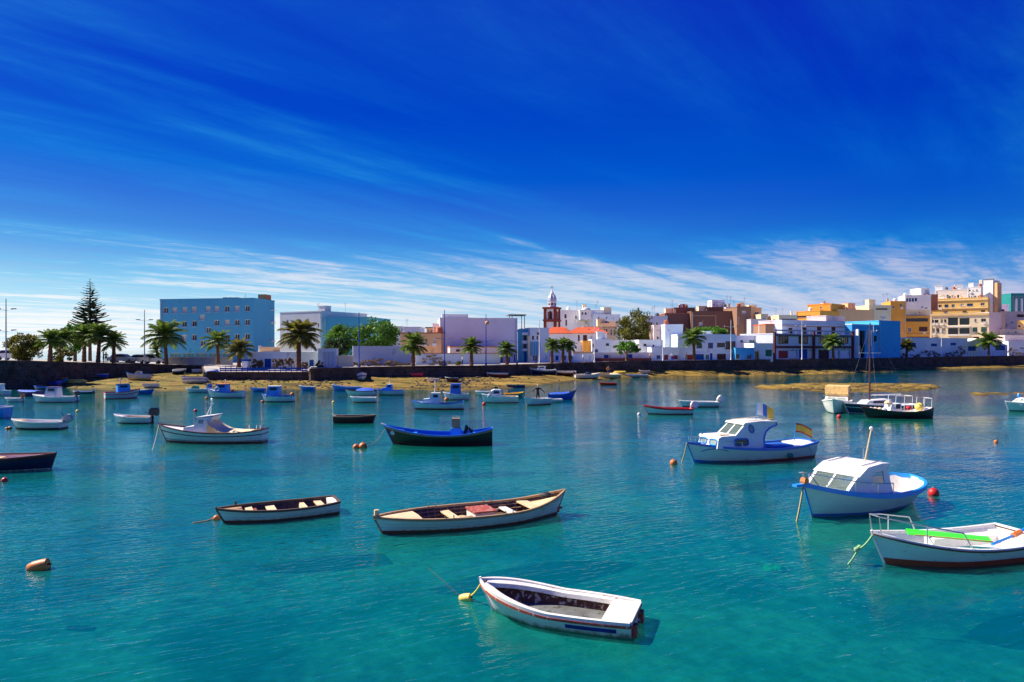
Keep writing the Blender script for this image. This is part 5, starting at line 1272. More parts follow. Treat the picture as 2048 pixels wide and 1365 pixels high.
def deck(root, hl, t0, t1, mm, dz=-.03, name='deck', camber=.03, inset=.035):
    b = MB(); vs = []; fs = []; ts = [t0 + (t1 - t0) * i / 14 for i in range(15)]
    for t_ in ts:
        p = hl.pt(t_, hl.sheer(t_), 1); y = max(.002, p.y - inset); z = p.z + dz
        vs += [(p.x, -y, z), (p.x, 0, z + camber), (p.x, y, z)]
    for i in range(14):
        for j in range(2): fs.append((i * 3 + j, (i + 1) * 3 + j, (i + 1) * 3 + j + 1, i * 3 + j + 1))
    b.add(vs, fs)
    for t_, fl in ((t0, 0), (t1, 1)):        # closing bulkhead towards the cockpit
        if .03 < t_ < .97:
            p = hl.pt(t_, hl.sheer(t_), 1); z = p.z + dz; pf = hl.pt(t_, .07, 1); y = p.y - inset; yf = max(.01, pf.y - inset)
            b.add([(p.x, -y, z), (p.x, 0, z + camber), (p.x, y, z), (p.x, yf, .08), (p.x, -yf, .08)], [(0, 1, 2, 3, 4) if fl else (4, 3, 2, 1, 0)])
    return b.build(name, mm, root)
def thwart(root, hl, t_, mm, w=.2, dz=-.12, th=.035, name='thwart'):
    z = hl.sheer(t_) + dz; y = hl.pt(t_, z, 1).y - .034; x = -hl.L / 2 + hl.L * t_
    b = MB(); b.box((x, 0, z), (w, 2 * y, th)); return b.build(name, mm, root)
def outboard(root, hl, cowl='motor_black', s=1.0, y=0.0, tilt=0.0, z=None):
    x = -hl.L / 2; zz = hl.sheer(0) if z is None else z
    R_ = Matrix.Rotation(tilt, 4, 'Y'); T_ = Matrix.Translation((x - .10, y, zz + .12)) @ R_
    s *= .82; b = MB(); k_ = MB()
    k_.prism([(q[0] * s, q[1] * s) for q in ((-.24, 0), (.16, 0), (.20, .10), (.18, .34), (.08, .42), (-.14, .44), (-.25, .36), (-.28, .14))], lambda x, z: (.15 - .05 * max(0, z / s - .3) / .14 - .02 * abs(x / s)) * s)
    b.add([T_ @ Vector(q) for q in k_.v], k_.f)
    o = b.build('outboard_motor', M(cowl), root, fixn=True)
    b = MB()
    def P(q): return T_ @ Vector(q)
    b.tube([P((.0, 0, 0)), P((-.04, 0, -.35 * s)), P((-.06, 0, -.72 * s))], [.07 * s, .05 * s, .045 * s], 6); b.tube([P((-.16 * s, 0, -.68 * s)), P((.14 * s, 0, -.68 * s))], .05 * s, 6); b.build('drive_leg', M('motor_black'), o)
    b = MB()
    for q in range(3): b.box(P((-.2 * s, 0, -.68 * s)), (.02, .05 * s, .22 * s), Matrix.Rotation(q * 2 * pi / 3, 3, 'X')); 
    b.build('propeller', M('motor_grey'), o)
    b = MB(); b.tube([P((.12 * s, 0, .06)), P((.5 * s, .05, .12))], .02, 5); b.build('tiller', M('motor_black'), o)
    b = MB(); b.box(P((.10, 0, -.06)), (.12, .26, .22)); b.build('bracket', M('motor_grey'), o)
    return o
def cabin(root, prof, hw, mm, name='cabin', taper=.10, zref=None, smooth=None):
    zr = zref if zref is not None else min(z for _, z in prof)
    b = MB(); b.prism(prof, lambda x, z: hw - (z - zr) * taper); return b.build(name, mm, root, smooth, fixn=True)
def side_win(parent, x0, z0, x1, z1, hwf, gm='glass_dark', fmm=None, skew=0.0, fr=.035):
    """window panes on both cabin sides; hwf(z) is the half width there"""
    for sd_ in (-1, 1):
        b = MB(); q = [(x0, z0), (x1, z0), (x1 + skew, z1), (x0 + skew, z1)]
        b.add([(x, sd_ * (hwf(z) + .012), z) for x, z in q], [(0, 1, 2, 3)]); o = b.build('window', M(gm), parent)
        if fmm:
            b = MB(); c = [(x, sd_ * (hwf(z) + .014), z) for x, z in q]
            b.tube(c + [c[0]], fr, 4); b.build('frame', M(fmm), o)
def front_win(parent, x0, z0, x1, z1, hw0, hw1, n=2, gm='glass_dark', fmm='boat_white', off=.012):
    """sloping windscreen panes from (x0,z0) bottom to (x1,z1) top"""
    nx, nz = (z1 - z0), -(x1 - x0); l_ = sqrt(nx * nx + nz * nz); nx, nz = nx / l_ * off, nz / l_ * off
    for i in range(n):
        a, c = -1 + 2 * i / n + .06, -1 + 2 * (i + 1) / n - .06
        b = MB(); b.add([(x0 + nx, a * hw0, z0 + nz), (x0 + nx, c * hw0, z0 + nz), (x1 + nx, c * hw1, z1 + nz), (x1 + nx, a * hw1, z1 + nz)], [(0, 1, 2, 3)]); b.build('windscreen_pane', M(gm), parent)
def flag(root, p, h, cols, w=.55, hh=.36, droop=.5, wind=(1, .15), name='flag_pole'):
    p = Vector(p); b = MB(); b.tube([p, p + Vector((-.06, 0, h))], .018, 6); po = b.build(name, M('boat_sky'), root)
    n = 9; m = len(cols) if cols[0] != 'V' else 3; vs = []; fs = []; ms = []
    vert = cols[0] == 'V'; cc = cols[1:] if vert else cols; b = MB()
    for i in range(n + 1):
        s_ = i / n
        for j in range(7):
            q = j / 6; vs.append(p + Vector((-.06 + wind[0] * w * s_, wind[1] * w * s_ + .05 * sin(s_ * 7), h - hh * (1 - q) - droop * w * s_ * s_ * .9 - .02)))
    for i in range(n):
        for j in range(6):
            k = cc[min(2, int(3 * i / n))] if vert else cc[[0, 1, 1, 1, 1, 2][j] if len(cc) == 3 else 0]
            b.add([vs[i * 7 + j], vs[(i + 1) * 7 + j], vs[(i + 1) * 7 + j + 1], vs[i * 7 + j + 1]], [(0, 1, 2, 3)], cc.index(k))
    b.build('flag', [M(c) for c in cc], po)
    return po
NB = {}
def place(u0, u1, wl, yaw, B, L=None, near=None):
    d = wd(wl); a = radians(yaw); ca, sa = abs(cos(a)), abs(sin(a))
    wpx = (u1 - u0) * d / F
    if L is None: L = max(1.6, (wpx - B * sa * .6) / max(ca, .35))
    y = d + B * .42 * ca + .40 * L * sa; x = ((u0 + u1) / 2 - 1024) / F * y
    return x, y, L
def boat(label, u0, u1, wl, yaw, B=1.5, fb=(.62, .42, .5), style='t', hull='boat_white', inner=None, rail=None, stripe=None, sh=.08, L=None, pos=None, bands=(), thw=(.3, .6), tm_='wood_pale',
         fdeck=None, sdeck=None, dm=None, cab=None, motor=None, mtilt=.0, ms=1.0, mast=None, beach=None, roll=0, pitch=0, name='moored_boat', group='boats moored in the harbour', T=.22, tw=.78, rake=.35, srake=.0, zf=.07, fm=None, dz=0.0, hk=None, cat='boat', tarp=None, fends=0, cargo=None):
    inner = inner or hull; rail = rail or hull
    if beach is not None:
        u, v = beach; p = beach_pt(u, v); wpx = (u1 - u0) * p.y / F; a = radians(yaw)
        L = L or max(1.8, (wpx - B * abs(sin(a)) * .6) / max(abs(cos(a)), .35)); x, y, z = p.x, p.y + .2 * B, p.z + T * .78 + dz
    elif pos is not None: x, y = pos; z = dz
    else: x, y, L = place(u0, u1, wl, yaw, B, L); z = dz
    kw = dict(hk or {}); hl = Hull(L, B, fb, style, T=T, tw=tw, rake=rake, srake=srake, **kw)
    root = empty(name, (x, y, z), 0); root.rotation_euler = (radians(roll), radians(pitch), radians(yaw)); tag(root, label, cat, group)
    hull_parts(root, hl, M(hull), M(inner), M(rail), zf=zf, stripe=M(stripe) if stripe else None, stripe_h=sh, fm=M(fm) if fm else None)
    for (f0, f1, mm) in bands:
        b = MB(); strip(b, hl, lambda t_: hl.sheer(t_) * f0, lambda t_: hl.sheer(t_) * f1, .008); b.build('painted_band', M(mm), root)
    for t_ in thw: thwart(root, hl, t_, M(tm_))
    if fdeck: deck(root, hl, fdeck, .985, M(dm or inner), name='foredeck')
    if sdeck: deck(root, hl, .02, sdeck, M(dm or inner), name='stern_deck')
    if cab:
        # cab: (t0, t1, height above sheer, half width fraction, material, window material, roof material, kind)
        t0, t1, h, wf, cm, gm, rm_, kd = cab
        xa, xb = -L / 2 + L * t0, -L / 2 + L * t1; zb = hl.sheer((t0 + t1) / 2) - .12; hw = hl.half((t0 + t1) / 2) * wf; ztop = zb + .12 + h; w_ = xb - xa
        if kd == 'house': prof = [(xa, zb), (xb, zb), (xb - .12 * w_, ztop), (xa + .02 * w_, ztop)]
        elif kd == 'step': prof = [(xa, zb), (xb, zb), (xb - .05 * w_, zb + .12 + h * .42), (xb - .42 * w_, zb + .14 + h * .46), (xb - .56 * w_, ztop), (xa, ztop)]
        else: prof = [(xa, zb), (xb, zb), (xb - .30 * w_, zb + .12 + h * .8), (xb - .5 * w_, ztop), (xa + .1 * w_, ztop - .03)]
        c_ = cabin(root, prof, hw, M(cm), taper=.12)
        hf = lambda z: hw - (z - zb) * .12
        if kd == 'house':
            side_win(c_, xa + .18 * w_, ztop - .40 * h, xa + .72 * w_, ztop - .10 * h, hf, gm); front_win(c_, xb - .065 * w_, zb + .12 + .5 * h, xb - .108 * w_, ztop - .06 * h, hw * .9, hw * .85, 2, gm)
        elif kd == 'step':
            side_win(c_, xa + .08 * w_, ztop - .40 * h, xa + .36 * w_, ztop - .10 * h, hf, gm); front_win(c_, xb - .43 * w_, zb + .2 + h * .46, xb - .55 * w_, ztop - .03, hw * .88, hw * .8, 2, gm)
        else: side_win(c_, xa + .2 * w_, zb + .12 + .35 * h, xb - .42 * w_, zb + .12 + .75 * h, hf, gm); front_win(c_, xb - .08 * w_, zb + .2 + .15 * h, xb - .27 * w_, zb + .12 + .72 * h, hw * .85, hw * .8, 2, gm)
        if kd != 'dome':
            x0_, x1_ = (xa - .06, xb - .08 * w_) if kd == 'house' else (xa - .06, xb - .5 * w_)
            b = MB(); b.box(((x0_ + x1_) / 2, 0, ztop + .03), (x1_ - x0_, 2 * hf(ztop) + .1, .055)); b.build('cabin_roof', M(rm_), root)
        if mast:
            b = MB(); xm = xa + .3 * w_; b.tube([(xm, 0, ztop), (xm - .05, 0, ztop + mast)], .03, 6); b.box((xm, 0, ztop + mast * .65), (.04, .5, .04)); b.build('mast', M('motor_white'), root)
            b = MB(); b.lathe([(.02, 0), (.06, .03), (.06, .10), (.02, .14)], 8, (xm - .05, 0, ztop + mast)); b.build('masthead_lamp', M('motor_white'), root)
    if tarp:
        t0, t1, h, mm = tarp; b = MB(); vs = []; fs = []; n = 14
        for i in range(n + 1):
            t_ = lerp(t0, t1, i / n); y_ = hl.half(t_) * 1.02; z_ = hl.sheer(t_); hh = h * (.5 + .5 * sin(pi * (i / n) ** .8))
            for q in (-1, -.55, 0, .55, 1): vs.append((-L / 2 + L * t_, q * y_, z_ + .03 + hh * (1 - q * q) + .02 * sin(i * 2.3 + q * 4)))
        for i in range(n):
            for j in range(4): fs.append((i * 5 + j, (i + 1) * 5 + j, (i + 1) * 5 + j + 1, i * 5 + j + 1))
        b.add(vs, fs); b.build('tarpaulin', M(mm), root, smooth=60)
    if motor: outboard(root, hl, motor, ms, tilt=mtilt)
    for i in range(fends):
        t_ = .25 + .4 * i / max(1, fends - 1) if fends > 1 else .4
        p_ = hl.pt(t_, hl.sheer(t_) * .55, -1, .09); b = MB(); b.lathe([(.02, -.2), (.09, -.14), (.1, 0), (.09, .14), (.02, .2)], 8, p_); b.build('fender', M('buoy_white'), root)
    if cargo:
        for (t_, y_, z_, r_, mm) in cargo: b = MB(); b.lathe([(.05 * r_, -r_ * .9), (.7 * r_, -.7 * r_), (r_, 0), (.7 * r_, .7 * r_), (.05 * r_, .95 * r_)], 10, (-L / 2 + L * t_, y_, hl.sheer(t_) + z_)); b.build('float_ball', M(mm), root, smooth=60)
    return root, hl

def seams(root, hl, fr, mm='wood_dark'):
    for f in fr:
        b = MB(); strip(b, hl, lambda t_: hl.sheer(t_) * f, lambda t_: hl.sheer(t_) * f + .010, .004); b.build('plank_seam', M(mm), root)
def rope(label, pts, r=.02, mm='rope', sag=0.0, name='mooring_rope'):
    pts = [Vector(p) for p in pts]; q = []
    for a, c in zip(pts, pts[1:]):
        for i in range(9):
            s_ = i / 9; p = a.lerp(c, s_); p.z -= sag * 4 * s_ * (1 - s_); q.append(p)
    q.append(pts[-1]); b = MB(); o = q[-1].copy(); b.tube([p - o for p in q], r, 6)
    ob = b.build(name, M(mm), None, loc=o); tag(ob, label, 'rope', 'mooring ropes'); return ob
def buoy(label, u, v, rpx, mm='buoy_orange', shape='ball', yaw=0.0, sink=.3, lean=.2):
    d = wd(v + rpx * .35); R = rpx * d / F; p = at(u, 700, d)
    root = empty('mooring_buoy', (p.x, d, 0), yaw); tag(root, label, 'buoy', 'buoys floating in the harbour')
    b = MB()
    if shape == 'ball':
        b.lathe([(R * max(.05, cos(a)), R * sin(a)) for a in [-pi / 2 + pi * i / 10 for i in range(11)]], 16, (0, 0, R * (1 - 2 * sink) * .7), M=Matrix.Rotation(lean, 4, 'X')); b.build('float', M(mm), root, smooth=70)
        b = MB(); b.tube([(R * .2 * cos(a), 0, R * (1 - 2 * sink) * .7 + R * .98 + R * .2 * sin(a)) for a in [2 * pi * i / 8 for i in range(9)]], R * .06, 5); b.build('eye', M('rope'), root)
    else:
        Mx = Matrix.Translation((0, 0, R * .35)) @ Matrix.Rotation(radians(78), 4, 'Y')
        b.lathe([(R * .2, -R * 1.6), (R * .62, -R * 1.35), (R * .82, -R * .6), (R * .86, R * .5), (R * .80, R * 1.05), (R * .15, R * 1.1)], 14, M=Mx); b.build('float', M(mm), root, smooth=45)
        b = MB(); b.tube([Mx @ Vector(q) for q in ((0, 0, R * 1.05), (0, 0, R * 1.5))], R * .14, 6); b.build('eye', M('rubber'), root)
    return root

# ---------------------------------------------------------------- foreground boats
NEAR = 'boats moored in the harbour'
# A: worn white plastic dinghy
r, hl = boat('worn white dinghy with peeling brown inside and a wide rim, tied to a yellow buoy', 0, 0, 0, 160, B=1.34, fb=(.55, .31, .30), hull='boat_white', inner='peeling', rail='boat_white_worn', L=3.0, pos=(.80, 12.72), thw=(), T=.14, tw=.84, rake=.30, fm='bilge',
               hk=dict(sbow=.48, sheerk=1.25, pb=3.1, e0=.26), zf=.05, name='worn_dinghy')
b = MB(); rail_mesh(b, hl, .035, .0, -.075, -.03); b.build('rubbing_strip', M('rusty_red'), r)
b = MB()
for sd_ in (-1, 1):      # broad side decks moulded into the rim
    ts = [.16 + .80 * i / 24 for i in range(25)]; vs = []; fs = []
    for t_ in ts:
        p = hl.pt(t_, hl.sheer(t_), 1); w_ = lerp(.13, .24, max(0, (t_ - .55) / .4)) if t_ < .92 else .2
        y0 = max(.004, p.y - .04); y1 = max(.003, p.y - w_ - .02); z = p.z - .002
        vs += [(p.x, sd_ * y0, z), (p.x, sd_ * y1, z - .012), (p.x, sd_ * max(.002, y1 - .015), z - .09)]
    for i in range(24):
        for j in range(2): fs.append((i * 3 + j, (i + 1) * 3 + j, (i + 1) * 3 + j + 1, i * 3 + j + 1))
    b.add(vs, fs)
b.build('side_deck', M('boat_white_worn'), r, smooth=40)
deck(r, hl, .02, .17, M('boat_white_worn'), dz=-.012, name='stern_deck', camber=.01)
b = MB(); vs = []; fs = []
for i in range(15):
    t_ = .18 + .42 * i / 14; y = hl.pt(t_, .2, 1).y - .035; x = -1.5 + 3.0 * t_; vs += [(x, -y * -1, .21), (x, y - .22, .21), (x, y - .24, .06)]
for i in range(14):
    for j in range(2): fs.append((i * 3 + j, (i + 1) * 3 + j, (i + 1) * 3 + j + 1, i * 3 + j + 1))
b.add(vs, fs); b.build('side_bench', M('boat_white_worn'), r)
b = MB()
for sd_ in (-1, 1): strip(b, hl, lambda t_: .09, lambda t_: .17, .010, .08, .38, wrap=False)
b.build('hull_panel', M('boat_royal'), r)
for sd_ in (-1, 1):
    b = MB(); b.box((-1.54, sd_ * .33, .12), (.10, .16, .20)); b.build('stern_pad', M('rusty_red'), r)
b = MB(); b.tube([(1.42 + .06 * cos(a), 0, .46 + .07 * sin(a)) for a in [2 * pi * i / 10 for i in range(11)]], .014, 5); b.build('bow_ring', M('steel'), r)

# B: big double-ended rowing boat
r, hl = boat('long grey-white double-ended rowing boat with dark inside and pale wooden seats', 0, 0, 0, 204.5, B=1.75, fb=(.46, .36, .70), style='d', hull='boat_white', inner='wood_dark', rail='wood', stripe='boat_oxide', sh=.055, L=5.9, pos=(-1.06, 19.75), thw=(), T=.2, rake=.28, srake=.35, fm='wood_dark', name='rowing_boat', hk=dict(tm=.5, pb=2.3))
deck(r, hl, .79, .975, M('wood_pale'), name='foredeck'); deck(r, hl, .03, .17, M('wood_pale'), dz=-.13, name='stern_sheets', camber=.01)
thwart(r, hl, .62, M('wood_pale'), .26); thwart(r, hl, .31, M('boat_white_worn'), .24, -.16); thwart(r, hl, .205, M('wood_pale'), .34, -.07)
b = MB(); xx = -2.95 + 5.9 * .47
b.box((xx, 0, .22), (.62, .72, .26)); o = b.build('engine_box', M('boat_white_worn'), r)
b = MB(); b.box((xx, 0, .372), (.70, .80, .04)); b.build('lid', M('rusty_red'), o)
b = MB(); b.box((xx + .1, .365, .22), (.3, .02, .16)); b.build('hatch', M('boat_cyan'), o)
for zf_, nm in ((.72, 'stringer'), (.45, 'stringer')):
    b = MB()
    for sd_ in (-1, 1):
        pts = [hl.pt(t_, hl.sheer(t_) * zf_, sd_, -.045) for t_ in [.06 + .86 * i / 30 for i in range(31)]]; b.tube(pts, .018, 5)
    b.build(nm, M('wood'), r)
for i in range(17):
    t_ = .2 + .58 * i / 16; b = MB()
    for sd_ in (-1, 1): b.tube([hl.pt(t_, lerp(.09, hl.sheer(t_) - .05, q / 4), sd_, -.04) for q in range(5)], .014, 4)
    b.build('rib', M('wood'), r)
b = MB(); p_ = hl.pt(.40, hl.sheer(.4), 1); b.tube([(-2.95 + 5.9 * .34, -.45, .22), (-2.95 + 5.9 * .66, .5, .24)], .025, 6); b.box((-2.95 + 5.9 * .70, .60, .25), (.5, .12, .02)); b.build('oar', M('wood_pale'), r)
b = MB(); b.lathe([(.18, 0), (.2, .06), (.12, .1)], 12, (-2.95 + 5.9 * .56, -.15, .09)); b.build('rope_coil', M('rope'), r)
b = MB(); b.lathe([(.16, 0), (.18, .08), (.1, .14)], 12, (-2.95 + 5.9 * .12, .1, .56)); b.build('rope_coil', M('rubber'), r)
b = MB(); b.box((-2.72, 0, .12), (.06, .05, .16)); b.box((-2.76, 0, .17), (.16, .07, .06)); b.build('rudder_fitting', M('boat_red'), r)
b = MB(); b.box((2.88, 0, .52), (.12, .10, .26)); b.build('stem_head', M('wood_pale'), r)
for i, t_ in enumerate((.36, .40, .66, .70)):
    for sd_ in (-1, 1):
        p_ = hl.pt(t_, hl.sheer(t_), sd_, -.02); b = MB(); b.tube([p_, p_ + Vector((0, 0, .11))], .016, 5); b.build('thole_pin', M('wood'), r)

seams(r, hl, (.36, .60, .80), 'boat_grey')
# C: smaller grey rowing boat
r, hl = boat('small grey-white rowing boat with red and cream boards, beside a small orange buoy', 0, 0, 0, 206.5, B=1.36, fb=(.42, .32, .37), hull='boat_white', inner='wood_dark', rail='wood_dark', stripe='boat_oxide', sh=.045, L=3.45, pos=(-6.98, 20.45), thw=(), T=.16, tw=.72, rake=.26, fm='wood_dark', name='rowing_boat')
deck(r, hl, .80, .97, M('wood'), name='foredeck'); thwart(r, hl, .74, M('wood_pale'), .2, -.08); thwart(r, hl, .69, M('boat_oxide'), .10, -.12); thwart(r, hl, .56, M('wood_pale'), .26, -.1)
deck(r, hl, .02, .07, M('boat_white_worn'), name='stern_deck', dz=-.02)
b = MB(); thw_z = hl.sheer(.2) - .1
b.add([(-1.725 + 3.45 * .31, -.48, thw_z), (-1.725 + 3.45 * .31, .48, thw_z), (-1.725 + 3.45 * .31, .46, .09), (-1.725 + 3.45 * .31, -.46, .09)], [(0, 1, 2, 3)]); b.build('bulkhead', M('boat_white_worn'), r)
thwart(r, hl, .285, M('wood_pale'), .14, -.095); thwart(r, hl, .15, M('wood_pale'), .22, -.09)
b = MB(); b.box((-.25, -.1, .12), (.8, .06, .03)); b.build('paddle', M('wood_pale'), r)
for i in range(8):
    t_ = .34 + .42 * i / 7; b = MB()
    for sd_ in (-1, 1): b.tube([hl.pt(t_, lerp(.09, hl.sheer(t_) - .05, q / 3), sd_, -.038) for q in range(4)], .012, 4)
    b.build('rib', M('wood_dark'), r)
b = MB(); b.tube([(1.2, -.1, .46), (1.2, -.1, .56)], .03, 6); b.build('bollard', M('rubber'), r)

seams(r, hl, (.40, .70), 'boat_grey')
# D: white cabin boat with blue gunwale
r, hl = boat('white cabin boat with bright blue gunwale, cream cuddy roof and wraparound bow rail', 0, 0, 0, 211.5, B=2.25, fb=(1.06, .60, .78), style='r', hull='boat_white', inner='boat_white', rail='boat_sky', stripe='boat_blue', sh=.10, L=5.7, pos=(11.02, 21.62), thw=(), T=.3, rake=.5, fm='canvas_beige', name='cabin_boat', hk=dict(tm=.42, pb=2.1, sbow=.40), zf=.10)
b = MB(); rail_mesh(b, hl, .045, .055, -.11, .03); b.build('blue_gunwale_cap', M('boat_sky'), r, smooth=30)
deck(r, hl, .60, .975, M('boat_white'), name='foredeck', dz=-.04)
x0, x1, xt, zr, zw = 1.80, -.35, 1.22, 1.46, 1.24
hb, ht_ = .88, .72
def dk(x): return hl.sheer(t_of(hl, x)) - .05
b = MB(); b.panel((x0, -hb * .80, dk(x0)), (x0, hb * .80, dk(x0)), (xt, ht_, zw), (xt, -ht_, zw), [(.07, .14, .48, .90), (.52, .14, .93, .90)], .04, ndir=(1, 0, .3)); cabf = b.build('cabin_front', M('boat_white'), r)
b = MB(); b.panel((x0 - .02, -hb * .77, dk(x0) + .02), (x0 - .02, hb * .77, dk(x0) + .02), (xt - .02, ht_ * .97, zw - .01), (xt - .02, -ht_ * .97, zw - .01), (), .01, ndir=(1, 0, .3)); b.build('windscreen_glass', M('glass_clear'), cabf)
for sd_ in (-1, 1):
    b = MB(); b.panel((x0, sd_ * hb * .80, dk(x0)), (x1, sd_ * hb, .50), (x1 + .10, sd_ * ht_, zr - .04), (xt, sd_ * ht_, zw), [(.50, .42, .84, .88)], .04, ndir=(0, sd_, 0)); sp_ = b.build('cabin_side', M('boat_white'), r)
    b = MB(); b.panel((x0, sd_ * (hb * .80 - .02), dk(x0)), (x1, sd_ * (hb - .02), .50), (x1 + .10, sd_ * (ht_ - .02), zr - .04), (xt, sd_ * (ht_ - .02), zw), [(0, 0, .4, 1)], .006, ndir=(0, sd_, 0)); b.build('side_glass', M('glass_clear'), sp_)
b = MB(); rp = [(xt + .07, zw - .035), (xt - .42, zr - .01), (x1 + .4, zr + .05), (x1 - .04, zr + .02), (x1 - .04, zr - .05)]
b.prism(rp, lambda x, z: ht_ + .05 - .10 * max(0, z - zw)); b.build('cabin_roof', M('boat_white'), r, fixn=True)
b = MB(); b.box((.5, 0, .36), (1.3, 1.1, .42)); b.build('cuddy_seat', M('canvas_beige'), r)
for sd_ in (-1, 1):
    b = MB(); pr = [hl.pt(t_, hl.sheer(t_), sd_, -.05) + Vector((0, 0, .34)) for t_ in [.50 + .5 * i / 12 for i in range(13)]]; pr[-1] = Vector((hl.L / 2 + .16, sd_ * .04, hl.sheer(1) + .33)); b.tube(pr, .016, 6); o = b.build('bow_rail', M('steel'), r, smooth=60)
    for t_ in (.50, .62, .76, .9):
        p_ = hl.pt(t_, hl.sheer(t_), sd_, -.05); b = MB(); b.tube([p_, p_ + Vector((.0, 0, .34))], .014, 5); b.build('stanchion', M('steel'), o)
b = MB(); b.box((hl.L / 2 + .10, 0, hl.sheer(1) - .03), (.62, .16, .07)); b.build('bowsprit', M('boat_sky'), r)
b = MB(); b.tube([(-.1, .1, zr + .02), (-.42, .12, zr + 1.0)], .022, 6); o = b.build('mast', M('wood_pale'), r)
b = MB(); b.lathe([(.02, 0), (.06, .03), (.06, .09), (.02, .12)], 8, (-.42, .12, zr + .98)); b.build('masthead_lamp', M('buoy_white'), o)
b = MB(); b.tube([(.0, .1, zr + .08), (-.02, .1, zr + .42)], .012, 5); b.build('antenna', M('steel'), o)
b = MB()
for sd_ in (-1, 1): b.tube([(xt - .4, sd_ * .55, zr + .02), (x1 + .1, sd_ * .55, zr + .09)], .014, 5)
b.build('roof_handrail', M('steel'), r)
for sd_ in (-1, 1): b = MB(); b.box((-1.15, sd_ * .62, .32), (1.3, .30, .36)); b.build('cockpit_bench', M('boat_white'), r)
b = MB(); b.box((-.8, 0, .30), (.55, .55, .34)); b.build('engine_box', M('boat_white'), r)
b = MB(); b.lathe([(.03, -.10), (.11, -.08), (.11, .08), (.03, .10)], 10, (hl.L / 2 - .06, 0, hl.sheer(1) + .06), M=Matrix.Rotation(pi / 2, 4, 'X')); b.build('rope_roll', M('buoy_orange'), r)
DP = Vector((11.02, 21.62, 0)); Ra = Matrix.Rotation(radians(211.5), 3, 'Z')
bw_ = DP + Ra @ Vector((hl.L / 2 + .05, .05, hl.sheer(1) + .02))
rope('pale weedy mooring rope hanging from the bow of the blue-gunwaled cabin boat', [bw_, wp(1592, 1043) + Vector((0, 0, -.1))], .03, 'rope', .06)
buoy('round dark red buoy at the stern of the blue-gunwaled cabin boat', 1867, 987, 10.5, 'buoy_red', sink=.22)

# E: open white boat with the green paddle
r, hl = boat('open white boat with red underside, bow rail and a bright green paddle', 0, 0, 0, 193, B=1.78, fb=(.76, .43, .52), hull='boat_white', inner='boat_white', rail='boat_white', stripe='boat_redlead', sh=.15, L=4.4, pos=(10.5, 16.35), thw=(), T=.24, tw=.86, rake=.42, fm='boat_white', name='open_boat', hk=dict(sbow=.38, pb=2.2))
b = MB(); rail_mesh(b, hl, .05, -.012, -.05, -.012); b.build('rubbing_strip', M('wood_dark'), r)
deck(r, hl, .86, .98, M('boat_white'), name='foredeck', dz=-.03)
for sd_ in (-1, 1):
    b = MB(); b.box((-.85, sd_ * .47, .23), (2.0, .30, .30)); b.build('side_locker', M('boat_white'), r)
b = MB(); b.box((-1.93, 0, .28), (.40, 1.14, .34)); b.build('stern_seat', M('boat_white'), r)
b = MB(); b.box((1.05, 0, .20), (.44, .5, .24)); b.build('bow_step', M('boat_white'), r)
for sd_ in (-1, 1):
    b = MB(); p_ = [hl.pt(.97, hl.sheer(.97), sd_, .0), hl.pt(.97, hl.sheer(.97), sd_) + Vector((.06, 0, .42)), hl.pt(.86, hl.sheer(.86), sd_, -.03) + Vector((0, 0, .42)), hl.pt(.60, hl.sheer(.6), sd_, -.04) + Vector((0, 0, .36)), hl.pt(.55, hl.sheer(.55), sd_, -.04)]
    b.tube(p_, .018, 6); o = b.build('bow_rail', M('steel'), r, smooth=60)
    b = MB(); q = hl.pt(.78, hl.sheer(.78), sd_, -.03); b.tube([q, q + Vector((0, 0, .41))], .014, 5); b.build('stanchion', M('steel'), o)
b = MB(); b.tube([hl.pt(.97, hl.sheer(.97), -1) + Vector((.06, 0, .42)), hl.pt(.97, hl.sheer(.97), 1) + Vector((.06, 0, .42))], .018, 6); b.build('rail_front', M('steel'), r)
b = MB(); b.panel((.95, -.38, .66), (-.55, .50, .60), (-.48, .68, .53), (1.03, -.18, .58), (), .03); b.build('green_paddle', M('lime_green'), r)
b = MB(); b.tube([(-.40, .74, .52), (-1.4, .45, .60), (-2.5, .1, .80)], .034, 6); o = b.build('oar_shaft', M('boat_sky'), r)
b = MB(); b.tube([(-1.28, .49, .6), (-1.62, .38, .64)], .065, 6); b.build('oar_collar', M('boat_orange'), o)
b = MB(); b.tube([(1.1, .1, .66), (-.35, .80, .60)], .016, 5); b.build('boat_hook', M('wood'), r)
EP = Vector((10.5, 16.35, 0)); Ra = Matrix.Rotation(radians(193), 3, 'Z'); bw_ = EP + Ra @ Vector((hl.L / 2 - .02, 0, hl.sheer(1) - .06))
rope('knotted green and tan mooring line at the bow of the boat with the green paddle', [bw_, bw_ + (wp(1688, 1128) - bw_) * .5, wp(1688, 1128) + Vector((0, 0, -.1))], .022, 'rope_green', .05)
b = MB(); q = bw_ + (wp(1688, 1128) - bw_) * .5
for i in range(3): b.lathe([(.015, -.05), (.05, -.03), (.05, .02), (.015, .05)], 8, (i * .05 - .05, .02 * i, .02 * i), M=Matrix.Rotation(i, 4, 'X'))
o = b.build('rope_knot', M('rope_green'), None, loc=q); tag(o, 'tangled knot in the green and tan mooring line', 'rope knot')

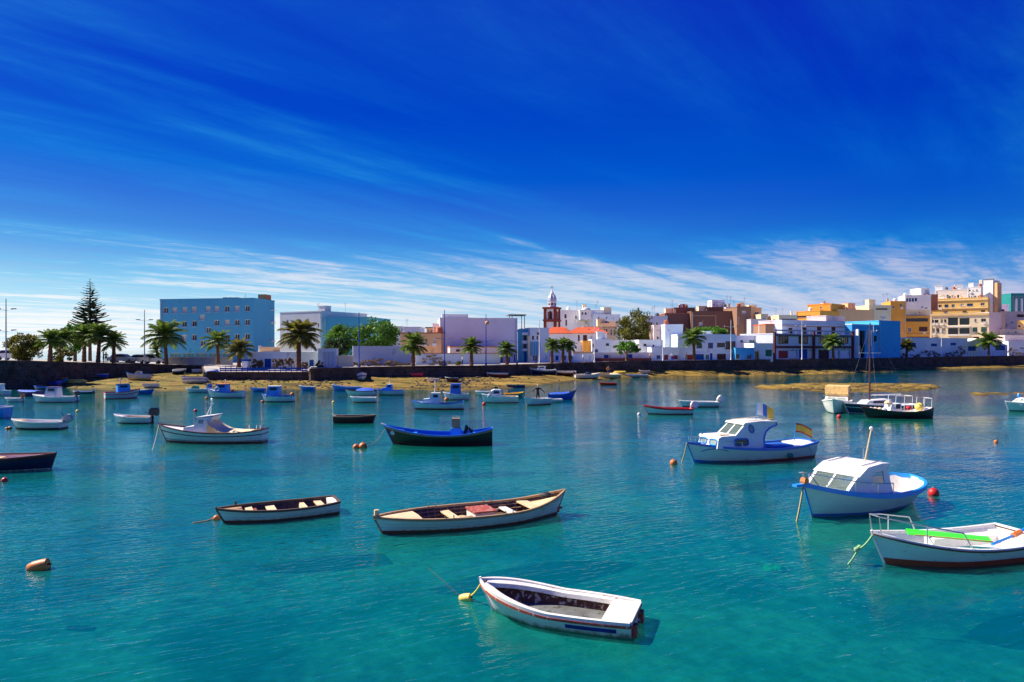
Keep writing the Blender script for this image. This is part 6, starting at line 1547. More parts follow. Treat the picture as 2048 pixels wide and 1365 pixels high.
# F: white and blue cabin boat with flags
r, hl = boat('white cabin boat with blue trim, tall wheelhouse and two flags', 0, 0, 0, 199.5, B=2.1, fb=(.92, .57, .74), hull='boat_white', inner='boat_blue', rail='boat_blue', stripe='boat_redlead', sh=.08, L=6.7, pos=(10.88, 31.25), thw=(.22,), tm_='boat_blue', T=.28, tw=.62, rake=.48, fm='boat_blue', name='cabin_boat', zf=.1)
b = MB(); rail_mesh(b, hl, .045, .05, -.07, .03); b.build('blue_gunwale_cap', M('boat_blue'), r, smooth=30)
deck(r, hl, .60, .97, M('boat_blue'), name='foredeck', dz=-.05); deck(r, hl, .02, .13, M('boat_white'), name='stern_deck', dz=-.02)
b = MB(); strip(b, hl, lambda t_: -.12, lambda t_: .04 + .10 * max(0, (t_ - .72) / .28) ** 1.2, .012, .5, 1.0); b.build('bow_waterline_band', M('boat_blue'), r)
prof = [(2.30, .66), (2.18, 1.10), (2.02, 1.18), (1.15, 1.20), (.2, 1.20), (.2, .5)]
tk = cabin(r, prof, .74, M('boat_white'), 'cabin_trunk', taper=.14, zref=.6)
for sd_ in (-1, 1):
    b = MB(); a_ = [(1.32, 1.16), (.72, 1.68), (-.95, 1.70), (-1.0, 1.58), (-.62, 1.48), (-.36, 1.30), (-.24, 1.05), (-.22, .52), (.30, .52), (.30, 1.16)]
    vs = [(x, sd_ * (.72 - (z - .6) * .10), z) for x, z in a_] + [(x, sd_ * (.68 - (z - .6) * .10), z) for x, z in a_]; n_ = len(a_)
    b.add(vs, [tuple(range(n_)), tuple(range(2 * n_ - 1, n_ - 1, -1))] + [(i, (i + 1) % n_, n_ + (i + 1) % n_, n_ + i) for i in range(n_)]); sp_ = b.build('wheelhouse_side', M('boat_white'), r, fixn=True)
    b = MB(); b.tube([(x, sd_ * (.725 - (z - .6) * .10), z) for x, z in a_[2:8]], .04, 6); b.build('blue_edging', M('boat_blue'), sp_)
    b = MB(); ov = [(.42 + .13 * cos(a) + .03 * sin(a), 1.46 + .17 * sin(a)) for a in [2 * pi * i / 14 for i in range(14)]]
    b.tube([(x, sd_ * (.732 - (z - .6) * .10), z) for x, z in ov + ov[:1]], .032, 5); o = b.build('porthole_rim', M('boat_blue'), sp_)
    b = MB(); b.add([(x, sd_ * (.726 - (z - .6) * .10), z) for x, z in ov], [tuple(range(14))]); b.build('porthole_glass', M('glass_clear'), o)
    b = MB(); ov = [(1.0 + .36 * max(-1, min(1, 1.25 * cos(a))), .90 + .15 * max(-1, min(1, 1.2 * sin(a)))) for a in [2 * pi * i / 20 for i in range(20)]]
    b.tube([(x, sd_ * (.752 - (z - .6) * .14), z) for x, z in ov + ov[:1]], .032, 5); o = b.build('window_rim', M('boat_blue'), tk)
    b = MB(); b.add([(x, sd_ * (.746 - (z - .6) * .14), z) for x, z in ov], [tuple(range(20))]); b.build('window_glass', M('glass_brown'), o)
b = MB(); ov = [(.30 * max(-1, min(1, 1.25 * cos(a))), .92 + .12 * max(-1, min(1, 1.2 * sin(a)))) for a in [2 * pi * i / 20 for i in range(21)]]
for sd_ in (-.36, .36):
    b = MB(); b.tube([(2.30 - (z - .66) * .27 + .01, sd_ + y * .85, z) for y, z in ov], .028, 5); o = b.build('window_rim', M('boat_sky'), tk)
    b = MB(); b.add([(2.30 - (z - .66) * .27 + .006, sd_ + y * .85, z) for y, z in ov[:-1]], [tuple(range(20))]); b.build('window_glass', M('glass_clear'), o)
b = MB(); b.panel((1.30, -.64, 1.17), (1.30, .64, 1.17), (.74, .58, 1.68), (.74, -.58, 1.68), [(.05, .10, .47, .90), (.53, .10, .95, .90)], .04, ndir=(1, 0, .5)); ws = b.build('windscreen_frame', M('boat_white'), r)
b = MB(); b.panel((1.28, -.62, 1.17), (1.28, .62, 1.17), (.72, .56, 1.68), (.72, -.56, 1.68), (), .008, ndir=(1, 0, .5)); b.build('windscreen_glass', M('glass_clear'), ws)
b = MB(); b.prism([(.86, 1.665), (.78, 1.74), (-.1, 1.80), (-1.02, 1.76), (-1.04, 1.70)], .66); b.build('wheelhouse_roof', M('boat_white'), r, fixn=True)
b = MB()
for sd_ in (-1, 1): b.tube([(.6, sd_ * .5, 1.80), (-.9, sd_ * .5, 1.86)], .018, 5)
b.build('roof_handrail', M('wood_pale'), r)
b = MB(); b.box((1.65, .25, 1.21), (.5, .3, .05)); b.build('hatch', M('canvas_beige'), r)
flag(r, (-.35, 0, 1.78), .80, ('V', 'cloth_white', 'boat_blue', 'boat_yellow'), .75, .55, .45, (-.95, .3))
flag(r, (-2.55, 0, .72), .85, ('boat_red', 'boat_yellow', 'boat_red'), .80, .42, .42, (-.95, .25))
for sd_ in (-1, 1):
    b = MB(); pr = [hl.pt(t_, hl.sheer(t_), sd_, -.05) + Vector((0, 0, .26)) for t_ in [.66 + .33 * i / 10 for i in range(11)]]; b.tube(pr, .014, 5); o = b.build('bow_rail', M('steel'), r)
    for t_ in (.66, .78, .9, .98): q = hl.pt(t_, hl.sheer(t_), sd_, -.05); b = MB(); b.tube([q, q + Vector((0, 0, .26))], .012, 5); b.build('stanchion', M('steel'), o)
b = MB(); b.tube([(2.75, -.62 - .05 * sin(i), .60 + .10 * sin(i * .55)) if False else hl.pt(.93 - .035 * i, hl.sheer(.93) * .62 + .12 * sin(i * .62), 1, .012) for i in range(6)], .022, 5); b.build('painted_scroll', M('boat_blue'), r)
b = MB(); b.box((-1.55, 0, .42), (1.1, .9, .4)); b.build('engine_box', M('boat_blue'), r)
b = MB(); b.box((-2.35, .2, .50), (.7, .5, .18)); b.build('cockpit_seat', M('boat_white'), r)
b = MB(); p_ = hl.pt(.28, .22, 1, .10); b.lathe([(.03, -.15), (.1, -.1), (.11, 0), (.1, .1), (.03, .15)], 8, p_, M=Matrix.Rotation(pi / 2, 4, 'Y')); b.build('fender', M('boat_green'), r)
b = MB(); p0_ = hl.pt(.12, hl.sheer(.12) - .03, 1, .02); b.tube([p0_, p0_ + Vector((-.12, .05, -.25)), p0_ + Vector((-.18, .06, -.5))], .014, 5); b.build('hanging_line', M('rope'), r)
FP = Vector((10.88, 31.25, 0)); Ra = Matrix.Rotation(radians(199.5), 3, 'Z'); bw_ = FP + Ra @ Vector((hl.L / 2, 0, hl.sheer(1)))
rope('weathered mooring line from the bow of the two-flag cabin boat', [bw_, wp(1362, 926) + Vector((0, 0, -.1))], .028, 'rope', .08)
buoy('large round orange buoy beside the bow of the two-flag cabin boat', 1347, 926, 7.5, 'buoy_orange', sink=.28)

# G: dark boat with blue inside
r, hl = boat('black-hulled fishing boat with vivid blue inside and a wooden engine box', 0, 0, 0, 181, B=1.9, fb=(1.02, .54, .84), hull='boat_black', inner='boat_blue', rail='boat_blue', stripe='boat_maroon', sh=.12, L=5.75, pos=(-3.92, 36.3), thw=(.18, .72), tm_='boat_sky', T=.26, tw=.42, rake=.55, fm='boat_royal', name='fishing_boat', hk=dict(sbow=.42), bands=((.84, .92, 'wood'),))
deck(r, hl, .82, .97, M('boat_blue'), name='foredeck', dz=-.08)
b = MB(); b.box((-.95, 0, .50), (.55, .6, .7)); o = b.build('engine_box', M('boat_sky'), r)
b = MB(); b.box((-.95, 0, 1.05), (.42, .42, .62)); b.build('wooden_chimney', M('wood'), o)
for q in range(3): b = MB(); b.tube([(-1.1 + .15 * q, 0, 1.3), (-1.1 + .15 * q, 0, 1.5)], .03, 6); b.build('exhaust_pipe', M('steel'), o)
b = MB(); b.tube([(-1.35, .1, .35), (-1.55, .1, .95), (-1.75, .1, .75), (-1.8, .1, .5)], [.06, .13, .10, .05], 8); b.build('draped_net', M('cloth_dark'), r)
b = MB(); p_ = hl.pt(.93, .62, 1, .03); b.lathe([(.02, -.03), (.12, -.02), (.12, .02), (.02, .03)], 10, p_, M=Matrix.Rotation(pi / 2, 4, 'X')); b.build('hawse_ring', M('motor_white'), r)
b = MB(); b.tube([(2.8, 0, 1.0), (3.05, 0, 1.08)], .05, 6); b.build('stem_head', M('motor_white'), r)

# H: white boat with stepped wheelhouse and brown canopy
r, hl = boat('white fishing boat with dark rubbing lines, stepped wheelhouse and tan cockpit cover', 0, 0, 0, 180, B=1.95, fb=(.96, .55, .70), hull='boat_white', inner='boat_white', rail='boat_maroon', stripe='boat_oxide', sh=.07, L=5.8, pos=(-16.35, 37.2), thw=(), T=.26, tw=.60, rake=.50, fm='canvas_beige', name='fishing_boat', bands=((.62, .70, 'boat_maroon'), (.16, .20, 'boat_maroon')))
deck(r, hl, .52, .97, M('boat_white'), name='foredeck', dz=-.05)
prof = [(1.30, .55), (1.24, .84), (.72, .90), (.52, 1.30), (-.28, 1.40), (-.22, 1.26), (-.02, 1.05), (.02, .5)]
tk = cabin(r, prof, .66, M('boat_white'), 'wheelhouse', taper=.12, zref=.5)
front_win(tk, .70, .95, .55, 1.25, .58, .54, 2, 'glass_dark', off=.016); side_win(tk, .2, 1.04, .48, 1.24, lambda z: .66 - (z - .5) * .12, 'glass_clear')
b = MB(); b.box((.14, 0, 1.41), (.98, 1.18, .05), Matrix.Rotation(radians(7), 3, 'Y')); b.build('wheelhouse_roof', M('boat_white'), r)
b = MB(); vs = []; fs = []
for i in range(13):
    s_ = i / 12; x = lerp(-.05, -2.25, s_); zt_ = .58 + .62 * (1 - s_) ** 5
    for q in (-1, -.6, 0, .6, 1): vs.append((x, q * min(.85, hl.half(t_of(hl, x)) - .06), zt_ + .10 * (1 - q * q) * (1 - .5 * s_) + .015 * sin(i * 1.7 + q * 3)))
for i in range(12):
    for j in range(4): fs.append((i * 5 + j, (i + 1) * 5 + j, (i + 1) * 5 + j + 1, i * 5 + j + 1))
b.add(vs, fs); b.build('cockpit_cover', M('canvas_beige'), r, smooth=60)
b = MB(); b.tube([(.10, .0, 1.42), (.0, 0, 2.2)], .028, 6); b.tube([(.30, 0, 1.42), (.03, 0, 2.0)], .02, 5); b.box((0, 0, 2.05), (.04, .45, .04)); o = b.build('mast', M('motor_white'), r)
b = MB(); b.lathe([(.02, 0), (.07, .04), (.07, .12), (.02, .16)], 8, (0, 0, 2.2)); b.build('masthead_lamp', M('motor_white'), o)
for x in (-1.9, -2.3, -2.5):
    b = MB(); b.tube([(x, -.35, .66), (x, -.35, .86)], .02, 5); b.build('cleat_post', M('motor_white'), r)
rope('pale anchor line from the bow of the fishing boat with the tan cover', [Vector((-19.25, 37.2, .9)), wp(302, 905) + Vector((0, 0, -.1))], .015, 'rope', .1)

# ---------------------------------------------------------------- middle-distance boats
boat('small black open boat floating empty', 668, 752, 847, 2, B=1.25, fb=(.52, .44, .46), hull='boat_maroon', inner='boat_black', rail='wood', thw=(.12,), tm_='wood_pale', T=.16, tw=.82, rake=.2, sdeck=.0, name='open_boat')
boat('white open motorboat with a grey tilted outboard, beside two small orange floats', 23, 128, 860, 181, B=1.5, fb=(.62, .46, .44), hull='boat_white', inner='boat_white', rail='boat_white', stripe='boat_maroon', sh=.09, motor='motor_grey', mtilt=-.9, ms=1.25, thw=(.35, .55), tm_='boat_white', fdeck=.78, dm='canvas_beige', bands=((.70, .78, 'boat_grey'),), T=.2)
boat('white open motorboat with a black outboard, near the bow of the white fishing boat', 228, 303, 848, 183, B=1.35, fb=(.60, .42, .40), hull='boat_white', inner='canvas_beige', rail='boat_white', stripe='boat_maroon', sh=.05, motor='motor_black', mtilt=-.15, ms=1.5, thw=(.3, .62), fdeck=.74, dm='boat_white', T=.18)
boat('dark open boat with a pinkish inside, its bow poking into view', 0, 0, 0, 2, B=1.7, fb=(.66, .52, .52), hull='boat_navy', inner='plaster_pink', rail='boat_maroon', stripe='boat_cyan', sh=.03, L=4.4, pos=(-21.35, 28.6), thw=(.4, .7), T=.2, rake=.25, bands=((.80, .92, 'boat_maroon'),), name='open_boat')
boat('white dinghy with red gunwale and a white-hooded outboard', 1287, 1384, 830, 181, B=1.5, fb=(.72, .44, .42), hull='boat_cyan', inner='boat_red', rail='boat_red', stripe='boat_oxide', sh=.06, motor='motor_white', mtilt=-.35, ms=1.35, thw=(.5,), tm_='boat_red', bands=((.78, .98, 'boat_red'),), T=.2)
boat('white dinghy with a large beige outboard, lying behind the red-gunwaled dinghy', 1357, 1436, 815, 181, B=1.4, fb=(.58, .44, .42), hull='boat_cyan', inner='boat_white', rail='boat_white', stripe='boat_maroon', sh=.06, motor='buoy_white', mtilt=-.7, ms=1.5, thw=(.4, .65), tm_='boat_white', T=.18)
r, hl = boat('white bow-rail motor cruiser with a tan canvas canopy', 1645, 1702, 829, 238, B=2.2, fb=(1.15, .85, .80), hull='boat_white', inner='boat_white', rail='boat_white', stripe='boat_black', sh=.05, L=5.2, fdeck=.55, thw=(), T=.3, rake=.8, name='motor_cruiser', cab=(.36, .62, .42, .8, 'boat_white', 'glass_clear', 'boat_white', 'dome'))
b = MB(); b.prism([(-.2, .9), (.25, 1.45), (.1, 2.05), (-1.5, 2.1), (-1.75, 1.5), (-1.7, .9)], .85); b.build('canopy', M('canvas_tan'), r, smooth=50, fixn=True)
for sd_ in (-1, 1): b = MB(); b.tube([hl.pt(t_, hl.sheer(t_), sd_, -.06) + Vector((0, 0, .38)) for t_ in [.6 + .4 * i / 8 for i in range(9)]], .018, 5); b.build('bow_rail', M('steel'), r)
r, hl = boat('navy sailing boat with a tall bare mast and pinkish cabin trunk', 1685, 1835, 830, 183, B=2.0, fb=(.88, .70, .72), hull='boat_navy', inner='boat_white', rail='boat_white', L=5.9, fdeck=.55, sdeck=.2, thw=(), T=.4, rake=.6, name='sailing_boat', bands=((.62, .66, 'boat_white'), (.06, .12, 'boat_white')))
tk = cabin(r, [(1.6, .7), (1.2, 1.05), (-.6, 1.15), (-.7, .7)], .62, M('boat_white'), 'cabin_trunk', .12); side_win(tk, -.4, .86, .9, 1.04, lambda z: .62 - (z - .7) * .12, 'glass_brown')
b = MB(); b.tube([(.85, 0, .9), (.80, 0, 7.1)], [.07, .045], 8); ms_ = b.build('mast', mat('mast_brown', (0.10, 0.035, 0.03), .4, .15), r)
b = MB(); b.box((.82, 0, 4.75), (.05, 1.7, .05), Matrix.Rotation(radians(88), 3, 'Z')); b.build('spreader', M('motor_white'), ms_)
b = MB()
for q in ((2.8, 0, .95), (-2.8, 0, .8), (.8, .95, .75), (.8, -.95, .75)): b.tube([(.80, 0, 6.9), q], .004, 4)
b.build('rigging', M('motor_grey'), ms_)
b = MB(); b.tube([(.85, 0, 1.45), (-1.7, 0, 1.5)], .05, 6); b.build('boom', M('boat_white'), r)
r, hl = boat('black and maroon fishing boat with white console cabin, steel frames and a yellow float', 1722, 1862, 838, 180, B=1.9, fb=(.86, .50, .78), hull='boat_black', inner='boat_white', rail='boat_maroon', stripe='boat_maroon', sh=.12, thw=(), T=.26, tw=.45, rake=.5, fm='boat_white', name='fishing_boat', fdeck=.70, sdeck=.16, hk=dict(sbow=.42), cargo=[(.16, 0, .18, .34, 'buoy_yellow')])
tk = cabin(r, [(.75, .4), (.55, 1.02), (-.15, 1.08), (-.2, .4)], .5, M('boat_white'), 'console_cabin', .1); side_win(tk, -.02, .72, .32, .98, lambda z: .5 - (z - .4) * .1, 'glass_dark', 'boat_black')
b = MB(); b.lathe([(.24, 0), (.28, .12), (.15, .26), (.02, .3)], 10, (.62, .1, 1.0)); b.build('search_lamp', M('canvas_beige'), r)
for (xa, xb, zt_) in ((.35, -.95, 1.62), (-1.75, -2.35, 1.45)):
    b = MB()
    for y in (-.5, .5): b.tube([(xa, y, .55), (xa - .08, y, zt_), (xb, y, zt_), (xb + .06, y, .55)], .024, 5)
    b.tube([(xb, -.5, zt_), (xb, .5, zt_)], .024, 5); b.build('steel_frame', M('motor_white'), r)
b = MB(); b.lathe([(.02, -.18), (.17, -.1), (.2, .0), (.17, .1), (.02, .16)], 8, (-.65, .5, .76)); b.build('red_bucket', M('boat_red'), r)
for q in range(4): b = MB(); b.lathe([(.05, 0), (.2, .06), (.16, .2), (.03, .26)], 8, (1.05 + .25 * q, .35 - .15 * q, .52)); b.build('net_pile', M(('boat_cyan', 'canvas_beige', 'plaster_pink', 'boat_white')[q]), r)
r, hl = boat('white motorboat with a light cabin top, its bow entering the picture by the thin sandbar', 2008, 2110, 824, 182, B=1.8, fb=(.80, .62, .6), hull='boat_white', inner='boat_white', stripe='boat_green', sh=.07, thw=(), fdeck=.5, T=.24, cab=(.35, .80, .42, .75, 'boat_white', 'glass_clear', 'boat_white', 'dome'))
b = MB(); b.lathe([(.05, 0), (.10, .05), (.10, .25), (.04, .34)], 8, (.9, 0, 1.1)); b.build('blue_lamp', M('boat_sky'), r)
r, hl = boat('white boat with a rusty red underside carrying a standing man', 1050, 1097, 812, 222, B=1.35, fb=(.72, .55, .52), hull='boat_cyan', inner='boat_white', rail='boat_white', stripe='boat_oxide', sh=.07, L=3.0, thw=(.5,), tm_='boat_orange', fdeck=.7, dm='boat_white', T=.2)
p = wp(1076, 812); MANP = r.location.copy()
person('man in dark clothes standing in a small white boat with arms out', (MANP.x + .1, MANP.y + .1, .085), radians(200), 1.75, 'spread')
boat('royal blue open boat with a raised pointed bow beside the standing man', 1095, 1153, 800, 1, B=1.4, fb=(.95, .52, .5), hull='boat_royal', inner='boat_royal', rail='boat_navy', thw=(.4,), tm_='boat_blue', T=.2, rake=.5, tarp=(.05, .75, .16, 'tarp_blue'))
boat('tiny pale turquoise tender tied to the royal blue boat', 1095, 1120, 806, 200, B=.9, fb=(.36, .3, .3), hull='boat_cyan', inner='boat_white', rail='boat_white', L=1.6, thw=(.5,), T=.12, name='tender')
r, hl = boat('white cabin boat with a rounded cream cuddy and yellow cockpit edge', 962, 1037, 807, 186, B=1.6, fb=(.85, .60, .58), hull='boat_cyan', inner='boat_yellow', rail='boat_white', stripe='boat_oxide', sh=.06, fdeck=.5, dm='boat_white', thw=(.2,), cab=(.44, .86, .62, .8, 'boat_white', 'glass_brown', 'boat_white', 'dome'), T=.24)
r, hl = boat('white boat with blue gunwale, upright blue wheelhouse and raked white mast', 822, 928, 820, 181, B=1.6, fb=(.72, .48, .66), hull='boat_cyan', inner='boat_maroon', rail='boat_blue', stripe='boat_oxide', sh=.10, fdeck=.62, dm='boat_white', thw=(.2,), cab=(.46, .78, .80, .62, 'boat_cyan', 'glass_dark', 'boat_white', 'step'), mast=.9, T=.22)
boat('blue cabin boat with royal blue roof and white foredeck cover', 885, 938, 801, 186, B=1.7, fb=(.78, .58, .56), hull='boat_cyan', inner='boat_blue', rail='boat_white', stripe='boat_oxide', sh=.05, fdeck=.6, dm='buoy_white', thw=(.15,), cab=(.30, .74, .95, .8, 'boat_blue', 'glass_dark', 'tarp_blue', 'house'), T=.22, fends=1)
boat('pale open boat with a red underside, in front of the covered white-blue boat', 700, 752, 806, 182, B=1.3, fb=(.58, .46, .46), hull='boat_cyan', inner='boat_grey', rail='boat_white', stripe='boat_oxide', sh=.08, thw=(.3, .6), tm_='boat_white', T=.18)
boat('white boat under a rumpled blue and white tarpaulin', 690, 753, 792, 182, B=1.5, fb=(.66, .50, .50), hull='boat_white', inner='boat_maroon', rail='boat_maroon', thw=(.7,), tarp=(.05, .62, .30, 'tarp_blue'), T=.2)
boat('blue-white launch with a small stepped wheelhouse and dark hull line', 752, 808, 791, 181, B=1.5, fb=(.70, .48, .58), hull='boat_cyan', inner='boat_blue', rail='boat_blue', stripe='boat_maroon', sh=.06, fdeck=.6, dm='boat_blue', thw=(.2,), cab=(.42, .78, .62, .7, 'boat_sky', 'glass_dark', 'boat_cyan', 'step'), mast=.5, T=.22)
boat('long low blue boat moored close to the beach with a white bow', 663, 722, 782, 181, B=1.4, fb=(.78, .46, .48), hull='boat_sky', inner='boat_blue', rail='boat_white', thw=(.4, .6), tm_='boat_blue', T=.2)
boat('thin dark green boat far out, next to the sand spit', 1012, 1050, 776, 181, B=1.2, fb=(.42, .34, .34), hull='boat_purple', inner='boat_green', rail='boat_green', thw=(.4,), tm_='boat_green', T=.15)
boat('small teal boat moored just behind the cream-cuddy boat', 950, 990, 792, 183, B=1.4, fb=(.5, .42, .42), hull='boat_white', inner='boat_cyan', rail='boat_white', motor='motor_black', ms=1.2, thw=(.4,), T=.18)
boat('small yellow and teal boat right behind the cream-cuddy boat', 1012, 1040, 797, 30, B=1.3, fb=(.56, .42, .42), hull='boat_green', inner='boat_yellow', rail='boat_yellow', thw=(.4,), tm_='boat_yellow', L=2.6, T=.18, motor='motor_grey')
boat('bright red capsized-looking low hull drifting before the beach', 1198, 1233, 771, 180, B=1.0, fb=(.38, .30, .28), hull='boat_red', inner='boat_red', rail='boat_red', T=.15, thw=(), fdeck=.3, sdeck=.28, dm='boat_orange', rake=.3, name='red_hull')
r, hl = boat('blue and white cabin boat with orange roof gear and lifebuoy, near the beach', 413, 487, 797, 184, B=1.7, fb=(1.05, .56, .70), hull='boat_cyan', inner='boat_blue', rail='boat_blue', stripe='boat_maroon', sh=.06, fdeck=.68, dm='boat_white', thw=(.2,), cab=(.40, .74, .80, .75, 'boat_sky', 'glass_dark', 'boat_orange', 'house'), mast=.35, T=.24, cargo=[(.27, .2, .12, .18, 'buoy_orange'), (.2, -.1, .1, .14, 'buoy_yellow')], rake=.5)
b = MB(); b.tube([(hl.L * .13, -.62 + 0, 1.0)] * 0 + [(.55 + .2 * cos(a), .66, .95 + .2 * sin(a)) for a in [2 * pi * i / 12 for i in range(13)]], .05, 6); b.build('lifebuoy', M('buoy_white'), r)
boat('small white motorboat with a green screen, tied near the beach', 372, 417, 786, 182, B=1.3, fb=(.55, .42, .42), hull='boat_cyan', inner='boat_white', rail='boat_white', motor='boat_blue', ms=1.3, thw=(.4,), cab=(.45, .75, .35, .7, 'boat_green', 'glass_teal', 'boat_white', 'dome'), T=.18)
boat('white and blue cabin boat with an orange buoy hung at its stern', 523, 588, 805, 184, B=1.7, fb=(.74, .56, .58), hull='boat_cyan', inner='boat_navy', rail='boat_blue', stripe='boat_maroon', sh=.07, fdeck=.62, dm='boat_white', thw=(.2,), cab=(.42, .82, .88, .75, 'boat_sky', 'glass_dark', 'boat_white', 'house'), T=.24, cargo=[(.03, .2, .12, .22, 'buoy_orange'), (.34, .3, .05, .16, 'buoy_white')])
boat('small pale blue tender near the beach, left of the orange-buoy cabin boat', 500, 530, 784, 181, B=1.1, fb=(.45, .36, .36), hull='boat_sky', inner='boat_cyan', rail='boat_blue', thw=(.4,), T=.14, name='tender')
boat('small teal-blue tender lying at the end of the weedy beach', 598, 630, 781, 181, B=1.1, fb=(.62, .42, .42), hull='boat_sky', inner='boat_cyan', rail='boat_white', thw=(.4,), T=.14, name='tender')
r, hl = boat('white cabin boat with a purple and yellow draped roof frame, off the left quay', 65, 152, 806, 181, B=1.7, fb=(.76, .52, .56), hull='boat_cyan', inner='boat_white', rail='boat_white', stripe='boat_oxide', sh=.05, fdeck=.64, dm='buoy_white', thw=(.2,), cab=(.38, .66, .88, .62, 'plaster_greyblue', 'glass_brown', 'boat_purple', 'house'), T=.24, fends=1, motor='motor_black')
boat('small low white boat left of the purple-roofed cabin boat', 12, 42, 805, 181, B=1.1, fb=(.42, .34, .36), hull='boat_cyan', inner='boat_white', rail='boat_white', thw=(.4,), T=.14, motor='buoy_orange', ms=.8)
boat('dark purple boat with a cover behind the purple-roofed cabin boat', 34, 82, 793, 181, B=1.5, fb=(.60, .44, .46), hull='boat_purple', inner='boat_navy', rail='boat_navy', thw=(), tarp=(.1, .9, .15, 'tarp_blue'), T=.18)
boat('navy boat moored tight under the left quay wall', 68, 108, 788, 181, B=1.5, fb=(.9, .7, .7), hull='boat_navy', inner='boat_navy', rail='boat_blue', thw=(.4,), T=.18)
boat('bright blue flat-sided boat cut by the left picture edge', -30, 16, 838, 181, B=1.5, fb=(.85, .8, .8), hull='boat_sky', inner='boat_blue', rail='boat_white', thw=(.4,), T=.2, fdeck=.5)
boat('white cabin boat cut off at the far left under the quay', -24, 16, 792, 181, B=1.5, fb=(.62, .5, .5), hull='boat_white', inner='boat_cyan', rail='boat_cyan', thw=(), cab=(.3, .7, .7, .7, 'boat_cyan', 'glass_dark', 'boat_white', 'house'), T=.2)
r, hl = boat('squat blue fishing boat with red and white stern stripes, seen end on', 222, 268, 799, 38, B=1.8, fb=(.95, .66, .66), hull='boat_cyan', inner='boat_blue', rail='boat_red', stripe='boat_red', sh=.05, L=3.2, thw=(.3,), cab=(.34, .72, .75, .75, 'boat_sky', 'glass_dark', 'boat_navy', 'house'), mast=.5, T=.24, bands=((.60, .72, 'boat_red'),))
boat('small blue boat just right of the squat blue fishing boat', 270, 309, 789, 1, B=1.3, fb=(.62, .46, .46), hull='boat_blue', inner='boat_cyan', rail='boat_white', thw=(.3, .6), tm_='boat_white', T=.18)
boat('thin flat dark skiff lying low off the weedy beach', 146, 186, 788, 181, B=1.1, fb=(.30, .22, .24), hull='boat_navy', inner='boat_purple', rail='boat_cyan', thw=(), T=.12, name='skiff', motor='buoy_white', ms=.6)

# ---------------------------------------------------------------- boats drawn up on the beach
BG = 'boats drawn up on the beach'
def beached(label, u0, u1, v, yaw, **k): return boat(label, u0, u1, 0, yaw, beach=((u0 + u1) / 2, v), group=BG, name='beached_boat', **k)
beached('blue boat with an orange stern tipped on its side below the left quay', 96, 130, 767, 20, B=1.4, fb=(.75, .55, .5), hull='boat_sky', inner='boat_orange', rail='boat_navy', roll=24, pitch=-8, L=2.9, T=.2)
beached('dark blue boat lying behind the orange-stern boat below the left quay', 88, 112, 762, 170, B=1.3, fb=(.7, .5, .5), hull='boat_royal', inner='boat_navy', rail='boat_navy', roll=-12, L=2.6, T=.2)
beached('flat yellow-green upturned hull on the weed beside the tipped blue boat', 134, 174, 766, 4, B=1.2, fb=(.42, .34, .34), hull='boat_yellow', inner='leaf_olive', rail='boat_yellow', roll=178, dz=.25, T=.14, thw=())
beached('blue and white rowing boat at the foot of the dark quay', 178, 212, 753, 182, B=1.3, fb=(.6, .42, .42), hull='boat_royal', inner='boat_white', rail='boat_cyan', T=.18)
beached('grey-blue boat with an upright orange and white cover on the weedy beach', 250, 297, 761, 183, B=1.6, fb=(.9, .62, .66), hull='boat_grey', inner='boat_blue', rail='boat_sky', roll=5, T=.24, stripe='boat_yellow', sh=.05, cab=(.35, .62, .5, .5, 'canvas_beige', 'boat_orange', 'boat_white', 'dome'))
beached('little white dinghy with a dark inside, alone on the sand near the water', 287, 311, 777, 200, B=1.1, fb=(.48, .4, .4), hull='boat_white', inner='wood_dark', rail='boat_white', L=2.0, T=.14, roll=8, thw=(.4,))
beached('white boat with blue and maroon diagonal stripes propped on the weed', 360, 411, 768, 186, B=1.6, fb=(.85, .62, .66), hull='boat_white', inner='boat_sky', rail='boat_purple', roll=14, T=.22, thw=(.3, .5, .7), tm_='boat_navy', bands=((.45, .62, 'boat_purple'),))
beached('slate boat with white cover beside the yellow mound', 344, 371, 749, 20, B=1.4, fb=(.7, .5, .5), hull='boat_navy', inner='boat_white', rail='boat_cyan', roll=10, T=.18, tarp=(.1, .9, .2, 'cloth_grey'))
beached('small white boat leaning by the corner of the low terrace', 388, 408, 747, 10, B=1.2, fb=(.6, .45, .45), hull='boat_white', inner='boat_grey', rail='boat_white', roll=-10, T=.16, L=2.2)
beached('white upturned hull standing on the low terrace corner', 414, 436, 757, 30, B=1.2, fb=(.7, .5, .5), hull='boat_white', inner='boat_cyan', rail='boat_sky', roll=150, dz=1.25, L=1.9, T=.14, thw=())
beached('blue and white boat seen bow on, propped up on the sand', 708, 736, 761, 285, B=1.7, fb=(1.0, .72, .7), hull='boat_white', inner='boat_sky', rail='boat_blue', L=3.2, T=.24, roll=6, thw=(.3, .5), tm_='boat_yellow', bands=((.40, .62, 'boat_blue'),))
beached('red and pink boat at the foot of the dark quay wall', 808, 846, 754, 181, B=1.3, fb=(.66, .42, .44), hull='boat_pink', inner='boat_red', rail='boat_pink', T=.18)
beached('tiny white boat among the dark stones', 857, 873, 765, 190, B=1.0, fb=(.5, .4, .4), hull='boat_white', inner='canvas_beige', rail='boat_white', L=1.7, T=.14)
beached('small boat with a red side and slate top among the stones', 893, 913, 765, 175, B=1.1, fb=(.6, .45, .45), hull='boat_maroon', inner='boat_navy', rail='boat_cyan', L=1.9, T=.16, roll=8)
beached('red boat with a white upper band lying on the sand below the quay', 973, 1016, 755, 181, B=1.4, fb=(.62, .50, .5), hull='boat_oxide', inner='boat_white', rail='boat_white', T=.2, bands=((.62, .96, 'boat_white'),))
